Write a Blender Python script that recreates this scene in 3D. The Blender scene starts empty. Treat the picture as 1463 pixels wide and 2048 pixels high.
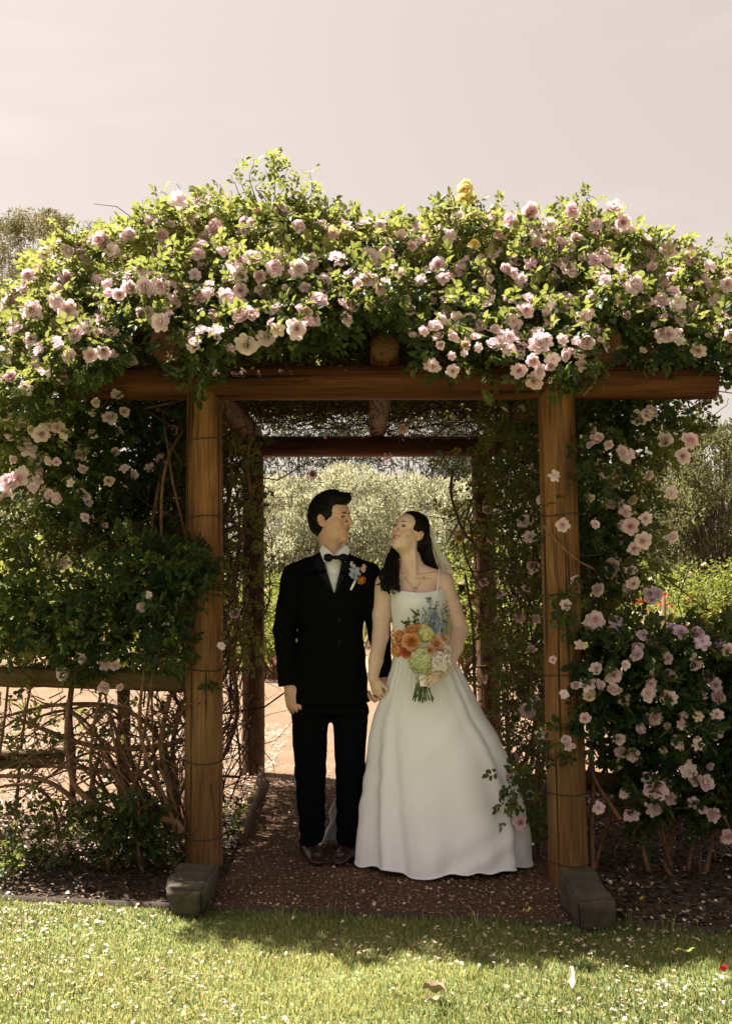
import bpy, math, random
import numpy as np
from mathutils import Vector, Matrix

random.seed(7)
rng = np.random.default_rng(7)
SC = bpy.context.scene
COL = SC.collection
pi = math.pi

# ------------------------------------------------------------------ camera
FPX, CXP, CYP = 2133.0, 731.5, 1024.0          # focal length and centre in photo pixels
CAM_H = 1.40
PITCH = math.atan(136.0 / FPX)
cam = bpy.data.cameras.new('camera')
cam.sensor_fit = 'HORIZONTAL'; cam.sensor_width = 24.0
cam.lens = FPX / 1463.0 * 24.0
cam.clip_start = 0.1; cam.clip_end = 3000.0
camo = bpy.data.objects.new('camera', cam); COL.objects.link(camo)
camo.location = (0, 0, CAM_H)
camo.rotation_euler = (pi / 2 + PITCH, 0, 0)
SC.camera = camo

# ------------------------------------------------------------------ sky, sun, exposure
SUN_TRAVEL = Vector((0.52, -0.26, -1.0)).normalized()   # direction the light travels
s_to = -SUN_TRAVEL
world = bpy.data.worlds.new('World'); SC.world = world; world.use_nodes = True
wn = world.node_tree; wn.nodes.clear()
def wnode(t, **k):
    n = wn.nodes.new(t)
    for a, b in k.items(): setattr(n, a, b)
    return n
w_out = wnode('ShaderNodeOutputWorld'); w_bg = wnode('ShaderNodeBackground')
w_sky = wnode('ShaderNodeTexSky'); w_sky.sky_type = 'NISHITA'; w_sky.sun_disc = False
w_sky.sun_elevation = math.asin(s_to.z)
w_sky.sun_rotation = math.atan2(s_to.x, s_to.y)
w_sky.dust_density = 4.0; w_sky.air_density = 1.0; w_sky.ozone_density = 1.0
w_bw = wnode('ShaderNodeRGBToBW'); wn.links.new(w_sky.outputs[0], w_bw.inputs[0])
# thin warm veil of high cloud: the sky's own brightness, its blue taken out
w_pw = wnode('ShaderNodeMath', operation='POWER'); w_pw.inputs[1].default_value = 0.34
wn.links.new(w_bw.outputs[0], w_pw.inputs[0])
w_sc = wnode('ShaderNodeMath', operation='MULTIPLY'); w_sc.inputs[1].default_value = 2.15
wn.links.new(w_pw.outputs[0], w_sc.inputs[0])
w_tint = wnode('ShaderNodeVectorMath', operation='SCALE'); w_tint.inputs[0].default_value = (1.0, 0.856, 0.752)
wn.links.new(w_sc.outputs[0], w_tint.inputs['Scale'])
w_mix = wnode('ShaderNodeMix', data_type='RGBA'); w_mix.inputs[0].default_value = 0.93
wn.links.new(w_sky.outputs[0], w_mix.inputs[6]); wn.links.new(w_tint.outputs[0], w_mix.inputs[7])
# wisps of cloud
w_tc = wnode('ShaderNodeTexCoord'); w_map = wnode('ShaderNodeMapping'); w_map.inputs['Scale'].default_value = (3.0, 3.0, 14.0)
wn.links.new(w_tc.outputs['Generated'], w_map.inputs[0])
w_no = wnode('ShaderNodeTexNoise'); w_no.inputs['Scale'].default_value = 1.6; w_no.inputs['Detail'].default_value = 6.0
wn.links.new(w_map.outputs[0], w_no.inputs['Vector'])
w_mr = wnode('ShaderNodeMapRange'); w_mr.inputs[1].default_value = 0.52; w_mr.inputs[2].default_value = 0.74
w_mr.inputs[3].default_value = 0.0; w_mr.inputs[4].default_value = 0.22
wn.links.new(w_no.outputs['Fac'], w_mr.inputs[0])
w_mix2 = wnode('ShaderNodeMix', data_type='RGBA')
w_cl = wnode('ShaderNodeVectorMath', operation='SCALE'); w_cl.inputs['Scale'].default_value = 1.35
wn.links.new(w_mix.outputs[2], w_cl.inputs[0])
wn.links.new(w_mr.outputs[0], w_mix2.inputs[0]); wn.links.new(w_mix.outputs[2], w_mix2.inputs[6]); wn.links.new(w_cl.outputs[0], w_mix2.inputs[7])
wn.links.new(w_mix2.outputs[2], w_bg.inputs[0]); w_bg.inputs[1].default_value = 0.063
wn.links.new(w_bg.outputs[0], w_out.inputs[0])

sun = bpy.data.lights.new('sun', 'SUN'); sun.energy = 5.0; sun.angle = math.radians(0.6); sun.color = (1.0, 0.93, 0.82)
suno = bpy.data.objects.new('sun', sun); COL.objects.link(suno)
suno.location = (-8, 8, 20)
suno.rotation_euler = SUN_TRAVEL.to_track_quat('-Z', 'Y').to_euler()

vs = SC.view_settings
vs.view_transform = 'Standard'; vs.look = 'None'; vs.exposure = 2.05; vs.gamma = 1.0; vs.use_curve_mapping = False
SC.render.engine = 'CYCLES'
cy = SC.cycles
cy.max_bounces = 7; cy.diffuse_bounces = 3; cy.glossy_bounces = 3; cy.transmission_bounces = 4; cy.transparent_max_bounces = 6
cy.use_denoising = True; cy.caustics_reflective = False; cy.caustics_refractive = False
cy.sample_clamp_indirect = 6.0

# ------------------------------------------------------------------ geometry helpers
_cp, _sp = math.cos(PITCH), math.sin(PITCH)
def ray(px, py):
    a = (px - CXP) / FPX; b = -(py - CYP) / FPX
    return np.array([a, _cp - b * _sp, _sp + b * _cp])
def P(px, py, Y):
    d = ray(px, py); t = Y / d[1]
    return np.array([d[0] * t, Y, CAM_H + d[2] * t])
def G(px, py, z=0.0):
    d = ray(px, py); t = (z - CAM_H) / d[2]
    return np.array([d[0] * t, d[1] * t, z])
def mpp(Y): return Y / FPX                       # metres per photo pixel at depth Y
def nrm(v):
    v = np.asarray(v, float); return v / (np.linalg.norm(v, axis=-1, keepdims=True) + 1e-12)

def mesh_np(name, V, faces, mat=None, attrs=None, smooth=False, vattrs=None):
    """V (n,3); faces: list of int arrays (m,k) of different k."""
    me = bpy.data.meshes.new(name)
    V = np.asarray(V, np.float32)
    faces = [np.asarray(f, np.int32) for f in faces if len(f)]
    nl = sum(f.size for f in faces); nf = sum(len(f) for f in faces)
    me.vertices.add(len(V)); me.vertices.foreach_set('co', V.ravel())
    me.loops.add(nl); me.polygons.add(nf)
    me.loops.foreach_set('vertex_index', np.concatenate([f.ravel() for f in faces]))
    tot = np.concatenate([np.full(len(f), f.shape[1], np.int32) for f in faces])
    st = np.concatenate([[0], np.cumsum(tot)[:-1]]).astype(np.int32)
    me.polygons.foreach_set('loop_start', st)
    me.update(calc_edges=True); me.validate()
    if smooth: me.polygons.foreach_set('use_smooth', np.ones(len(me.polygons), bool))
    for k, a in (attrs or {}).items():
        at = me.attributes.new(k, 'FLOAT', 'FACE'); at.data.foreach_set('value', np.asarray(a, np.float32))
    for k, a in (vattrs or {}).items():
        at = me.attributes.new(k, 'FLOAT', 'POINT'); at.data.foreach_set('value', np.asarray(a, np.float32))
    if mat: me.materials.append(mat)
    return me
def link(name, me, parent=None, loc=None, kind=None):
    o = bpy.data.objects.new(name, me); COL.objects.link(o)
    if parent is not None: o.parent = parent
    if loc is not None: o.location = loc
    if kind: o['kind'] = kind
    return o
def thing(name, label, cat, loc=(0, 0, 0), group=None):
    o = bpy.data.objects.new(name, None); COL.objects.link(o); o.location = loc
    o.empty_display_size = 0.1
    o['label'] = label; o['category'] = cat
    if group: o['group'] = group
    return o
def tag(o, label, cat=None, group=None, kind=None):
    o['label'] = label
    if cat: o['category'] = cat
    if group: o['group'] = group
    if kind: o['kind'] = kind
    return o

def catmull(pts, n):
    """smooth polyline through control points (k,d) -> (n,d)"""
    p = np.asarray(pts, float); k = len(p)
    if k < 3:
        t = np.linspace(0, 1, n)[:, None]; return p[0] * (1 - t) + p[-1] * t
    q = np.vstack([2 * p[0] - p[1], p, 2 * p[-1] - p[-2]])
    u = np.linspace(0, k - 1 - 1e-9, n); i = u.astype(int); f = (u - i)[:, None]
    a, b, c, d = q[i], q[i + 1], q[i + 2], q[i + 3]
    return 0.5 * (2 * b + (c - a) * f + (2 * a - 5 * b + 4 * c - d) * f ** 2 + (3 * b - a - 3 * c + d) * f ** 3)
def interp(x, tab):
    tab = np.asarray(tab, float); return np.interp(x, tab[:, 0], tab[:, 1])

def tubes(polys, sides=5, cap=True):
    """polys: list of (pts (n,3), radii (n,)) -> V, [quads, tris...]"""
    Vs, Q, N, base = [], [], [], 0
    ang = np.arange(sides) / sides * 2 * pi
    ca, sa = np.cos(ang), np.sin(ang)
    for pts, r in polys:
        pts = np.asarray(pts, float); n = len(pts); r = np.broadcast_to(np.asarray(r, float), (n,))
        t = np.gradient(pts, axis=0); t = nrm(t)
        ref = np.array([0.31, 0.83, 0.47]) if abs(t[0] @ np.array([0.31, 0.83, 0.47])) < 0.9 else np.array([1., 0, 0])
        u = nrm(np.cross(t, ref)); v = np.cross(t, u)
        ring = pts[:, None, :] + r[:, None, None] * (ca[None, :, None] * u[:, None, :] + sa[None, :, None] * v[:, None, :])
        Vs.append(ring.reshape(-1, 3))
        i = np.arange(n - 1)[:, None] * sides; j = np.arange(sides)[None, :]; j2 = (j + 1) % sides
        Q.append(np.stack([i + j, i + j2, i + sides + j2, i + sides + j], -1).reshape(-1, 4) + base)
        if cap:
            N.append(np.arange(sides)[None, ::-1] + base); N.append(np.arange(sides)[None, :] + base + (n - 1) * sides)
        base += n * sides
    F = [np.vstack(Q)]
    if cap: F.append(np.vstack(N))
    return np.vstack(Vs), F

def fnoise(p, seed=0, octaves=3, scale=1.0):
    """cheap smooth pseudo-noise (n,3)->(n,) in about -1..1"""
    r = np.random.default_rng(seed); out = np.zeros(len(p)); amp = 1.0; tot = 0
    for o in range(octaves):
        for k in range(4):
            w = r.normal(size=3) * scale * (2 ** o); ph = r.uniform(0, 2 * pi)
            out += amp * np.sin(p @ w + ph) / 2.0
        tot += amp; amp *= 0.5
    return out / tot

# ------------------------------------------------------------------ material helpers
def new_mat(name):
    m = bpy.data.materials.new(name); m.use_nodes = True
    nt = m.node_tree; nt.nodes.clear()
    out = nt.nodes.new('ShaderNodeOutputMaterial'); b = nt.nodes.new('ShaderNodeBsdfPrincipled')
    nt.links.new(b.outputs[0], out.inputs[0])
    return m, nt, b, out
def N(nt, t, **k):
    n = nt.nodes.new(t)
    for a, v in k.items(): setattr(n, a, v)
    return n
def ramp(nt, stops, fac=None, interp='LINEAR'):
    n = nt.nodes.new('ShaderNodeValToRGB'); cr = n.color_ramp; cr.interpolation = interp
    while len(cr.elements) < len(stops): cr.elements.new(0.5)
    for e, (p, c) in zip(cr.elements, stops): e.position = p; e.color = (c[0], c[1], c[2], 1)
    if fac is not None: nt.links.new(fac, n.inputs[0])
    return n
def noise(nt, scale, detail=4, vec=None, rough=0.55):
    n = nt.nodes.new('ShaderNodeTexNoise'); n.inputs['Scale'].default_value = scale; n.inputs['Detail'].default_value = detail
    n.inputs['Roughness'].default_value = rough
    if vec is not None: nt.links.new(vec, n.inputs['Vector'])
    return n
def mapping(nt, scale=(1, 1, 1), coord='Object', src=None):
    tc = nt.nodes.new('ShaderNodeTexCoord'); m = nt.nodes.new('ShaderNodeMapping'); m.inputs['Scale'].default_value = scale
    nt.links.new(src if src is not None else tc.outputs[coord], m.inputs[0]); return m
def bump(nt, b, h, strength=0.4, dist=0.01):
    n = nt.nodes.new('ShaderNodeBump'); n.inputs['Strength'].default_value = strength; n.inputs['Distance'].default_value = dist
    nt.links.new(h, n.inputs['Height']); nt.links.new(n.outputs[0], b.inputs['Normal']); return n
def mixc(nt, fac, a, b, mode='MIX'):
    n = nt.nodes.new('ShaderNodeMix'); n.data_type = 'RGBA'; n.blend_type = mode
    for sock, v in ((0, fac), (6, a), (7, b)):
        if isinstance(v, (int, float)): n.inputs[sock].default_value = v
        elif isinstance(v, tuple): n.inputs[sock].default_value = (v[0], v[1], v[2], 1)
        else: nt.links.new(v, n.inputs[sock])
    return n.outputs[2]
def plain(name, col, rough=0.6, spec=0.3, nscale=0, namp=0.15, bumps=0):
    m, nt, b, out = new_mat(name)
    b.inputs['Roughness'].default_value = rough; b.inputs['Specular IOR Level'].default_value = spec
    if nscale:
        mp = mapping(nt); n = noise(nt, nscale, 5, mp.outputs[0])
        r = ramp(nt, [(0.3, tuple(c * (1 - namp) for c in col)), (0.7, tuple(min(1, c * (1 + namp)) for c in col))], n.outputs['Fac'])
        nt.links.new(r.outputs[0], b.inputs['Base Color'])
        if bumps: bump(nt, b, n.outputs['Fac'], bumps, 0.01)
    else: b.inputs['Base Color'].default_value = (*col, 1)
    return m
def leaf_mat(name, stops, trans=(0.30, 0.42, 0.05), tfac=0.4, rough=0.45, attr='rnd', spec=0.12):
    """leaf colour from a per-leaf random value; light passes through the blade"""
    m, nt, b, out = new_mat(name)
    at = N(nt, 'ShaderNodeAttribute', attribute_name=attr)
    r = ramp(nt, stops, at.outputs['Fac'])
    nt.links.new(r.outputs[0], b.inputs['Base Color'])
    b.inputs['Roughness'].default_value = rough; b.inputs['Specular IOR Level'].default_value = spec
    tr = N(nt, 'ShaderNodeBsdfTranslucent')
    c = mixc(nt, 0.55, r.outputs[0], trans)
    nt.links.new(c, tr.inputs[0])
    mx = N(nt, 'ShaderNodeMixShader'); mx.inputs[0].default_value = tfac
    nt.links.new(b.outputs[0], mx.inputs[1]); nt.links.new(tr.outputs[0], mx.inputs[2]); nt.links.new(mx.outputs[0], out.inputs[0])
    return m
def wood_mat(name, dark, mid, light, grey, grey_top=0.0, rough=0.6):
    """rounded pine log: grain along local Z, weathered grey-olive patches, dark checks"""
    m, nt, b, out = new_mat(name)
    oi = N(nt, 'ShaderNodeObjectInfo'); tc = N(nt, 'ShaderNodeTexCoord')
    off = N(nt, 'ShaderNodeVectorMath', operation='SCALE'); off.inputs[0].default_value = (7, 5, 3)
    nt.links.new(oi.outputs['Random'], off.inputs['Scale'])
    ad = N(nt, 'ShaderNodeVectorMath', operation='ADD'); nt.links.new(tc.outputs['Object'], ad.inputs[0]); nt.links.new(off.outputs[0], ad.inputs[1])
    mp = mapping(nt, (1, 1, 0.045), src=ad.outputs[0]); fine = noise(nt, 95, 6, mp.outputs[0], 0.6)
    mp2 = mapping(nt, (1, 1, 0.16), src=ad.outputs[0]); big = noise(nt, 9, 5, mp2.outputs[0], 0.6)
    mp3 = mapping(nt, (1, 1, 0.5), src=ad.outputs[0]); pat = noise(nt, 3.2, 4, mp3.outputs[0])
    r1 = ramp(nt, [(0.28, dark), (0.5, mid), (0.74, light)], fine.outputs['Fac'])
    r2 = ramp(nt, [(0.34, (0.38, 0.34, 0.30)), (0.64, (1.15, 1.1, 1.02))], big.outputs['Fac'])
    c = mixc(nt, 1.0, r1.outputs[0], r2.outputs[0], 'MULTIPLY')
    # weathering climbs from the foot of the log
    sp = N(nt, 'ShaderNodeSeparateXYZ'); nt.links.new(tc.outputs['Object'], sp.inputs[0])
    mr = N(nt, 'ShaderNodeMapRange'); mr.inputs[1].default_value = 0.05; mr.inputs[2].default_value = max(0.06, grey_top)
    mr.inputs[3].default_value = 0.85; mr.inputs[4].default_value = 0.22
    nt.links.new(sp.outputs['Z'], mr.inputs[0])
    mu = N(nt, 'ShaderNodeMath', operation='MULTIPLY'); mu.use_clamp = True
    pr = N(nt, 'ShaderNodeMapRange'); pr.inputs[1].default_value = 0.32; pr.inputs[2].default_value = 0.66; pr.inputs[3].default_value = 0.25; pr.inputs[4].default_value = 1.25
    nt.links.new(pat.outputs['Fac'], pr.inputs[0])
    nt.links.new(mr.outputs[0], mu.inputs[0]); nt.links.new(pr.outputs[0], mu.inputs[1])
    g = mixc(nt, 1.0, r2.outputs[0], grey, 'MULTIPLY')
    g2 = mixc(nt, 0.5, g, r1.outputs[0])
    c2 = mixc(nt, mu.outputs[0], c, g2)
    # dark narrow checks
    mp4 = mapping(nt, (1, 1, 0.02), src=ad.outputs[0]); ck = noise(nt, 42, 3, mp4.outputs[0], 0.5)
    ckr = ramp(nt, [(0.60, (1, 1, 1)), (0.66, (0.22, 0.19, 0.17))], ck.outputs['Fac'])
    c3 = mixc(nt, 1.0, c2, ckr.outputs[0], 'MULTIPLY')
    nt.links.new(c3, b.inputs['Base Color'])
    b.inputs['Roughness'].default_value = rough; b.inputs['Specular IOR Level'].default_value = 0.15
    bump(nt, b, fine.outputs['Fac'], 0.8, 0.006)
    return m

# ================================================================== materials
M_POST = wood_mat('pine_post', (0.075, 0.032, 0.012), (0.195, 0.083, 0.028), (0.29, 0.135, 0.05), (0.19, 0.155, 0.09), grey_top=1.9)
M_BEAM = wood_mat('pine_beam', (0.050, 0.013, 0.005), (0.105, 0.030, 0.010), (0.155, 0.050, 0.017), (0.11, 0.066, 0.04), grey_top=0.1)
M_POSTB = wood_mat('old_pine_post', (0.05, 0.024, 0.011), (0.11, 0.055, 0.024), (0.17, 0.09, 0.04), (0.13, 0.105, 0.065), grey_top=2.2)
M_RAIL = wood_mat('old_rail', (0.06, 0.032, 0.014), (0.125, 0.070, 0.03), (0.19, 0.115, 0.052), (0.16, 0.135, 0.09), grey_top=0.9)
M_WIRE = plain('rusty_wire', (0.045, 0.03, 0.022), 0.7, 0.4)
M_BOLT = plain('bolt_hole', (0.02, 0.015, 0.012), 0.8, 0.2)
M_CANE = plain('rose_cane', (0.155, 0.082, 0.045), 0.75, 0.25, 30, 0.45, 0.4)
M_TWIG = plain('dry_twig', (0.05, 0.028, 0.016), 0.85, 0.2, 12, 0.5)
M_STEMG = plain('green_stem', (0.10, 0.13, 0.04), 0.6, 0.3)
M_STONE = None

# ================================================================== ground
def sheet(name, quad_pts, mat, z, n=(1, 1), kind='structure', rough_amp=0.0, seed=1):
    """quad_pts: four (x,y) corners, ordered round"""
    a, b, c, d = [np.array(q, float) for q in quad_pts]
    us = np.linspace(0, 1, n[0] + 1); vs_ = np.linspace(0, 1, n[1] + 1)
    U, W = np.meshgrid(us, vs_, indexing='ij')
    xy = (a * (1 - U[..., None]) * (1 - W[..., None]) + b * U[..., None] * (1 - W[..., None]) + c * U[..., None] * W[..., None] + d * (1 - U[..., None]) * W[..., None]).reshape(-1, 2)
    V = np.column_stack([xy, np.full(len(xy), z)])
    if rough_amp: V[:, 2] += rough_amp * fnoise(np.column_stack([xy, np.zeros(len(xy))]), seed, 4, 3.0)
    i = np.arange(n[0])[:, None] * (n[1] + 1) + np.arange(n[1])[None, :]
    F = np.stack([i, i + n[1] + 1, i + n[1] + 2, i + 1], -1).reshape(-1, 4)
    o = link(name, mesh_np(name, V, [F], mat, smooth=True)); o['kind'] = kind
    return o

def earth_mat(name, c1, c2, c3, s1=3.0, s2=60, s3=260, bs=0.5):
    m, nt, b, out = new_mat(name)
    mp = mapping(nt)
    n1 = noise(nt, s1, 4, mp.outputs[0]); n2 = noise(nt, s2, 6, mp.outputs[0], 0.7); n3 = noise(nt, s3, 4, mp.outputs[0], 0.7)
    r = ramp(nt, [(0.34, c1), (0.5, c2), (0.68, c3)], n2.outputs['Fac'])
    r1 = ramp(nt, [(0.3, (0.8, 0.79, 0.78)), (0.7, (1.15, 1.12, 1.1))], n1.outputs['Fac'])
    c = mixc(nt, 1.0, r.outputs[0], r1.outputs[0], 'MULTIPLY')
    r3 = ramp(nt, [(0.36, (0.55, 0.53, 0.52)), (0.6, (1.1, 1.1, 1.1))], n3.outputs['Fac'])
    c = mixc(nt, 0.8, c, r3.outputs[0], 'MULTIPLY')
    nt.links.new(c, b.inputs['Base Color']); b.inputs['Roughness'].default_value = 0.95; b.inputs['Specular IOR Level'].default_value = 0.15
    bump(nt, b, n3.outputs['Fac'], bs, 0.012)
    return m
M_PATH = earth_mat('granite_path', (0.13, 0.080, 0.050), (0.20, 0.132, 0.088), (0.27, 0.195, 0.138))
M_GRAV = earth_mat('shade_darkened_gravel', (0.06, 0.034, 0.02), (0.125, 0.070, 0.043), (0.21, 0.130, 0.086), 3.0, 70, 300, .9)  # canopy shade painted into the gravel colour, darker than the court beyond
M_SOIL = earth_mat('garden_soil', (0.16, 0.11, 0.07), (0.26, 0.185, 0.12), (0.36, 0.27, 0.18), 1.0, 20, 90)
M_MULCH = earth_mat('mulch_bed', (0.045, 0.032, 0.024), (0.085, 0.06, 0.042), (0.15, 0.11, 0.08), 4, 40, 120, 0.9)
M_LAWN = earth_mat('lawn_base', (0.07, 0.11, 0.04), (0.16, 0.20, 0.08), (0.28, 0.28, 0.15), 2.0, 50, 200)
M_FIELD = earth_mat('dry_field', (0.14, 0.13, 0.05), (0.22, 0.19, 0.08), (0.30, 0.25, 0.12), 0.15, 2.0, 12)

EL, ER = G(0, 1803)[:2], G(1463, 1868)[:2]           # lawn edge seen in the photo
ed = (ER - EL) / np.linalg.norm(ER - EL)
EL2, ER2 = EL - ed * 14, ER + ed * 14                # carried on to both sides
def edge_y(x): return EL[1] + (x - EL[0]) * ed[1] / ed[0]
sheet('ground', [(-900, -60), (900, -60), (900, 1500), (-900, 1500)], M_FIELD, -0.030, (24, 24))
o = sheet('lawn', [(EL2[0], -14), (ER2[0], -14), (ER2[0], ER2[1]), (EL2[0], EL2[1])], M_LAWN, 0.0, (60, 40)); o['label'] = 'short lawn in front of the rose arbour'
sheet('sandy_court', [(-60, 3.2), (60, 3.2), (60, 17.0), (-60, 17.0)], M_PATH, -0.016, (10, 4))
# gravel path under the arbour, mulch beds either side
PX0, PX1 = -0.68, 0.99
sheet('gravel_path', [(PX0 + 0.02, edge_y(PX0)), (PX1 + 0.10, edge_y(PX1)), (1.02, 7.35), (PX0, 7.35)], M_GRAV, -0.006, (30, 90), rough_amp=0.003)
sheet('mulch_bed', [(-9, edge_y(-9)), (PX0, edge_y(PX0)), (PX0, 6.5), (-9, 6.1)], M_MULCH, 0.006, (120, 30), rough_amp=0.008)['label'] = 'dark mulch bed under the roses left of the path'
sheet('mulch_bed', [(PX1 + 0.08, edge_y(PX1 + 0.08)), (9, edge_y(9)), (9, 7.4), (PX1, 7.6)], M_MULCH, 0.006, (120, 30), rough_amp=0.008, seed=4)['label'] = 'dark mulch bed under the roses right of the path'

# lawn edging strip
def strip(name, a, b, w, h, z0, mat, n=40, wob=0.004, seed=3):
    a, b = np.array(a, float), np.array(b, float); d = nrm(b - a); p = np.array([-d[1], d[0]])
    t = np.linspace(0, 1, n); r = np.random.default_rng(seed); wv = np.cumsum(r.normal(size=n)) * wob * 0.5
    ctr = a + (b - a) * t[:, None] + p * wv[:, None]
    V = []
    for s, zz in ((-1, z0), (-1, z0 + h), (1, z0 + h), (1, z0)):
        V.append(np.column_stack([ctr + p * s * w / 2, zz + 0.003 * np.sin(t * 37 + s)]))
    V = np.stack(V, 1).reshape(-1, 3)
    i = np.arange(n - 1)[:, None] * 4 + np.arange(4)[None, :]; j = np.arange(n - 1)[:, None] * 4 + (np.arange(4)[None, :] + 1) % 4
    F = np.stack([i, j, j + 4, i + 4], -1).reshape(-1, 4)
    caps = np.array([[3, 2, 1, 0], [4 * n - 4, 4 * n - 3, 4 * n - 2, 4 * n - 1]])
    return mesh_np(name, V, [F, caps], mat)
off = np.array([-ed[1], ed[0]])
tag(link('lawn_edging', strip('lawn_edging', EL - ed * 6 + off * .012, ER + ed * 6 + off * .012, 0.016, 0.052, -0.03, plain('rubber_edging', (0.045, 0.03, 0.024), 0.8), 120)),
    'thin dark edging strip between lawn and beds', 'edging')

# ================================================================== pergola
def log_mesh(name, L, r0, r1, mat, seed=0, nth=72, nz=70, cracks=(), chamfer=0.012, wob=0.006, dome=0.0):
    """log along +Z from 0 to L; cracks: (theta0, dtheta, z0, z1, depth, width_rad)"""
    rr = np.random.default_rng(seed)
    zs = np.concatenate([[0, chamfer * 0.4, chamfer], np.linspace(chamfer * 2, L - chamfer * 2, nz), [L - chamfer, L - chamfer * 0.4, L]])
    th = np.arange(nth) / nth * 2 * pi
    T, Z = np.meshgrid(th, zs)
    t = Z / L
    R = r0 * (1 - t) + r1 * t
    pts = np.column_stack([np.cos(T).ravel(), np.sin(T).ravel(), (Z * 0.6).ravel()])
    R = R * (1 + wob * 2 * fnoise(pts * 1.5, seed, 3).reshape(R.shape) + 0.004 * fnoise(np.column_stack([6 * np.cos(T).ravel(), 6 * np.sin(T).ravel(), Z.ravel() * .8]), seed + 5, 3).reshape(R.shape))
    for (a, da, z0, z1, dep, w) in cracks:
        u = np.clip((Z - z0) / (z1 - z0), 0, 1); inside = np.clip(np.minimum((Z - z0), (z1 - Z)) / 0.12, 0, 1)
        ac = a + da * u + 0.06 * np.sin(Z * 9 + seed) + 0.03 * np.sin(Z * 31)
        dth = np.angle(np.exp(1j * (T - ac)))
        R = R - dep * inside * np.exp(-(dth / w) ** 2)
    ends = np.ones_like(zs); ends[0] = ends[-1] = 1 - chamfer / r0 * 0.9; ends[1] = ends[-2] = 1 - chamfer / r0 * 0.3
    R = R * ends[:, None]
    V = np.stack([R * np.cos(T), R * np.sin(T), Z], -1).reshape(-1, 3)
    nz2 = len(zs)
    i = np.arange(nz2 - 1)[:, None] * nth; j = np.arange(nth)[None, :]; j2 = (j + 1) % nth
    F = np.stack([i + j, i + j2, i + nth + j2, i + nth + j], -1).reshape(-1, 4)
    V = np.vstack([V, [[0, 0, 0]], [[0, 0, L + dome]]]); c0 = len(V) - 2
    jj = np.arange(nth)
    T0 = np.column_stack([(jj + 1) % nth, jj, np.full(nth, c0)]); T1 = np.column_stack([jj + (nz2 - 1) * nth, (jj + 1) % nth + (nz2 - 1) * nth, np.full(nth, c0 + 1)])
    return mesh_np(name, V, [F, T0, T1], mat, smooth=True)
def orient(o, a, b):
    a, b = Vector(a), Vector(b); o.location = a
    o.rotation_mode = 'QUATERNION'; o.rotation_quaternion = (b - a).to_track_quat('Z', 'Y')
def ring_mesh(name, R, r, mat, seed=0):
    n = 48; a = np.arange(n + 1) / n * 2 * pi
    pts = np.column_stack([R * np.cos(a), R * np.sin(a), 0.004 * np.sin(a * 2 + seed)])
    V, F = tubes([(pts, np.full(n + 1, r))], 6, False)
    return mesh_np(name, V, F, mat, smooth=True)

FL, FR = G(407, 1736), G(1137, 1762)
BL, BR = G(507, 1543), G(982, 1540)
perg = thing('rose_pergola', 'rustic pergola of round orange-brown pine logs carrying the climbing roses', 'pergola', (0.1, 6.4, 0))
def padd(name, me, a, b):
    o = link(name, me, perg); orient(o, Vector(a) - perg.location, Vector(b) - perg.location); return o
def zat(py, Y): return P(731, py, Y)[2]
beam_r = 0.084
FLt = P(409, 790, FL[1]); FRt = P(1112, 800, FR[1])
BLt = P(506, 905, BL[1]); BRt = P(962, 905, BR[1])
posts = []
post_spec = [(FL, FLt, 0.090, [880, 1035, 1190, 1338, 1520, 1672], [(4.9, 0.15, 1.55, 2.05, 0.006, 0.035), (4.55, 0.05, 0.15, 0.55, 0.006, 0.03)]),
             (FR, FRt, 0.089, [1030, 1190, 1350, 1582, 1722], [(4.52, 0.5, 0.75, 1.95, 0.022, 0.045), (4.9, -0.2, 0.05, 0.75, 0.010, 0.03), (4.62, 0.0, 1.9, 2.35, .012, .04)]),
             (BL, BLt, 0.080, [1190, 1338, 1450], []),
             (BR, BRt, 0.082, [1330, 1430], [(4.7, 0.2, 0.6, 1.6, 0.01, 0.04)])]
for k, (g, t, r, bands, cr) in enumerate(post_spec):
    L = float(np.linalg.norm(t - g)) + 0.10
    dirv = nrm(t - g); a = g - dirv * 0.12
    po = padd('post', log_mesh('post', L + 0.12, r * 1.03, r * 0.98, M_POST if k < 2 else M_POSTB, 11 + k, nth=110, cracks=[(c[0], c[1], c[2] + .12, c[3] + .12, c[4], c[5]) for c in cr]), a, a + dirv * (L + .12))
    posts.append(po)
    for i, py in enumerate(bands):
        s = (P(731, py, g[1])[2] - a[2]) / dirv[2]
        w = link('wire_band', ring_mesh('wire_band', r * 1.03 + 0.001, 0.0032, M_WIRE, i), po)
        w.location = (0, 0, s); w.rotation_euler = (0.03 * math.sin(i * 2.3 + k), 0.05 * math.cos(i * 1.7 + k), 0)
# front crossbeam and back crossbeam
def yline(px):                                  # front post line
    X = (px - CXP) / FPX * 5.2
    return FL[1] + (X - FL[0]) * (FR[1] - FL[1]) / (FR[0] - FL[0])
a = P(66, 768, yline(66)); b = P(1433, 763, yline(1433))
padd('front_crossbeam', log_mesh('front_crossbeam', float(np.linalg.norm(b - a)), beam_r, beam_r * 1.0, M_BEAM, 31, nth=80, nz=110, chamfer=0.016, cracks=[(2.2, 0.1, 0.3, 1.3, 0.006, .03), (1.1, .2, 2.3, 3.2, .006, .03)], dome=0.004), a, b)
beam_front_z = (a[2] + b[2]) / 2
a2 = P(418, 893, BL[1]); b2 = P(1090, 893, BR[1]); 
padd('back_crossbeam', log_mesh('back_crossbeam', float(np.linalg.norm(b2 - a2)), .078, .078, M_BEAM, 33, nth=60, nz=60), a2, b2)
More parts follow.
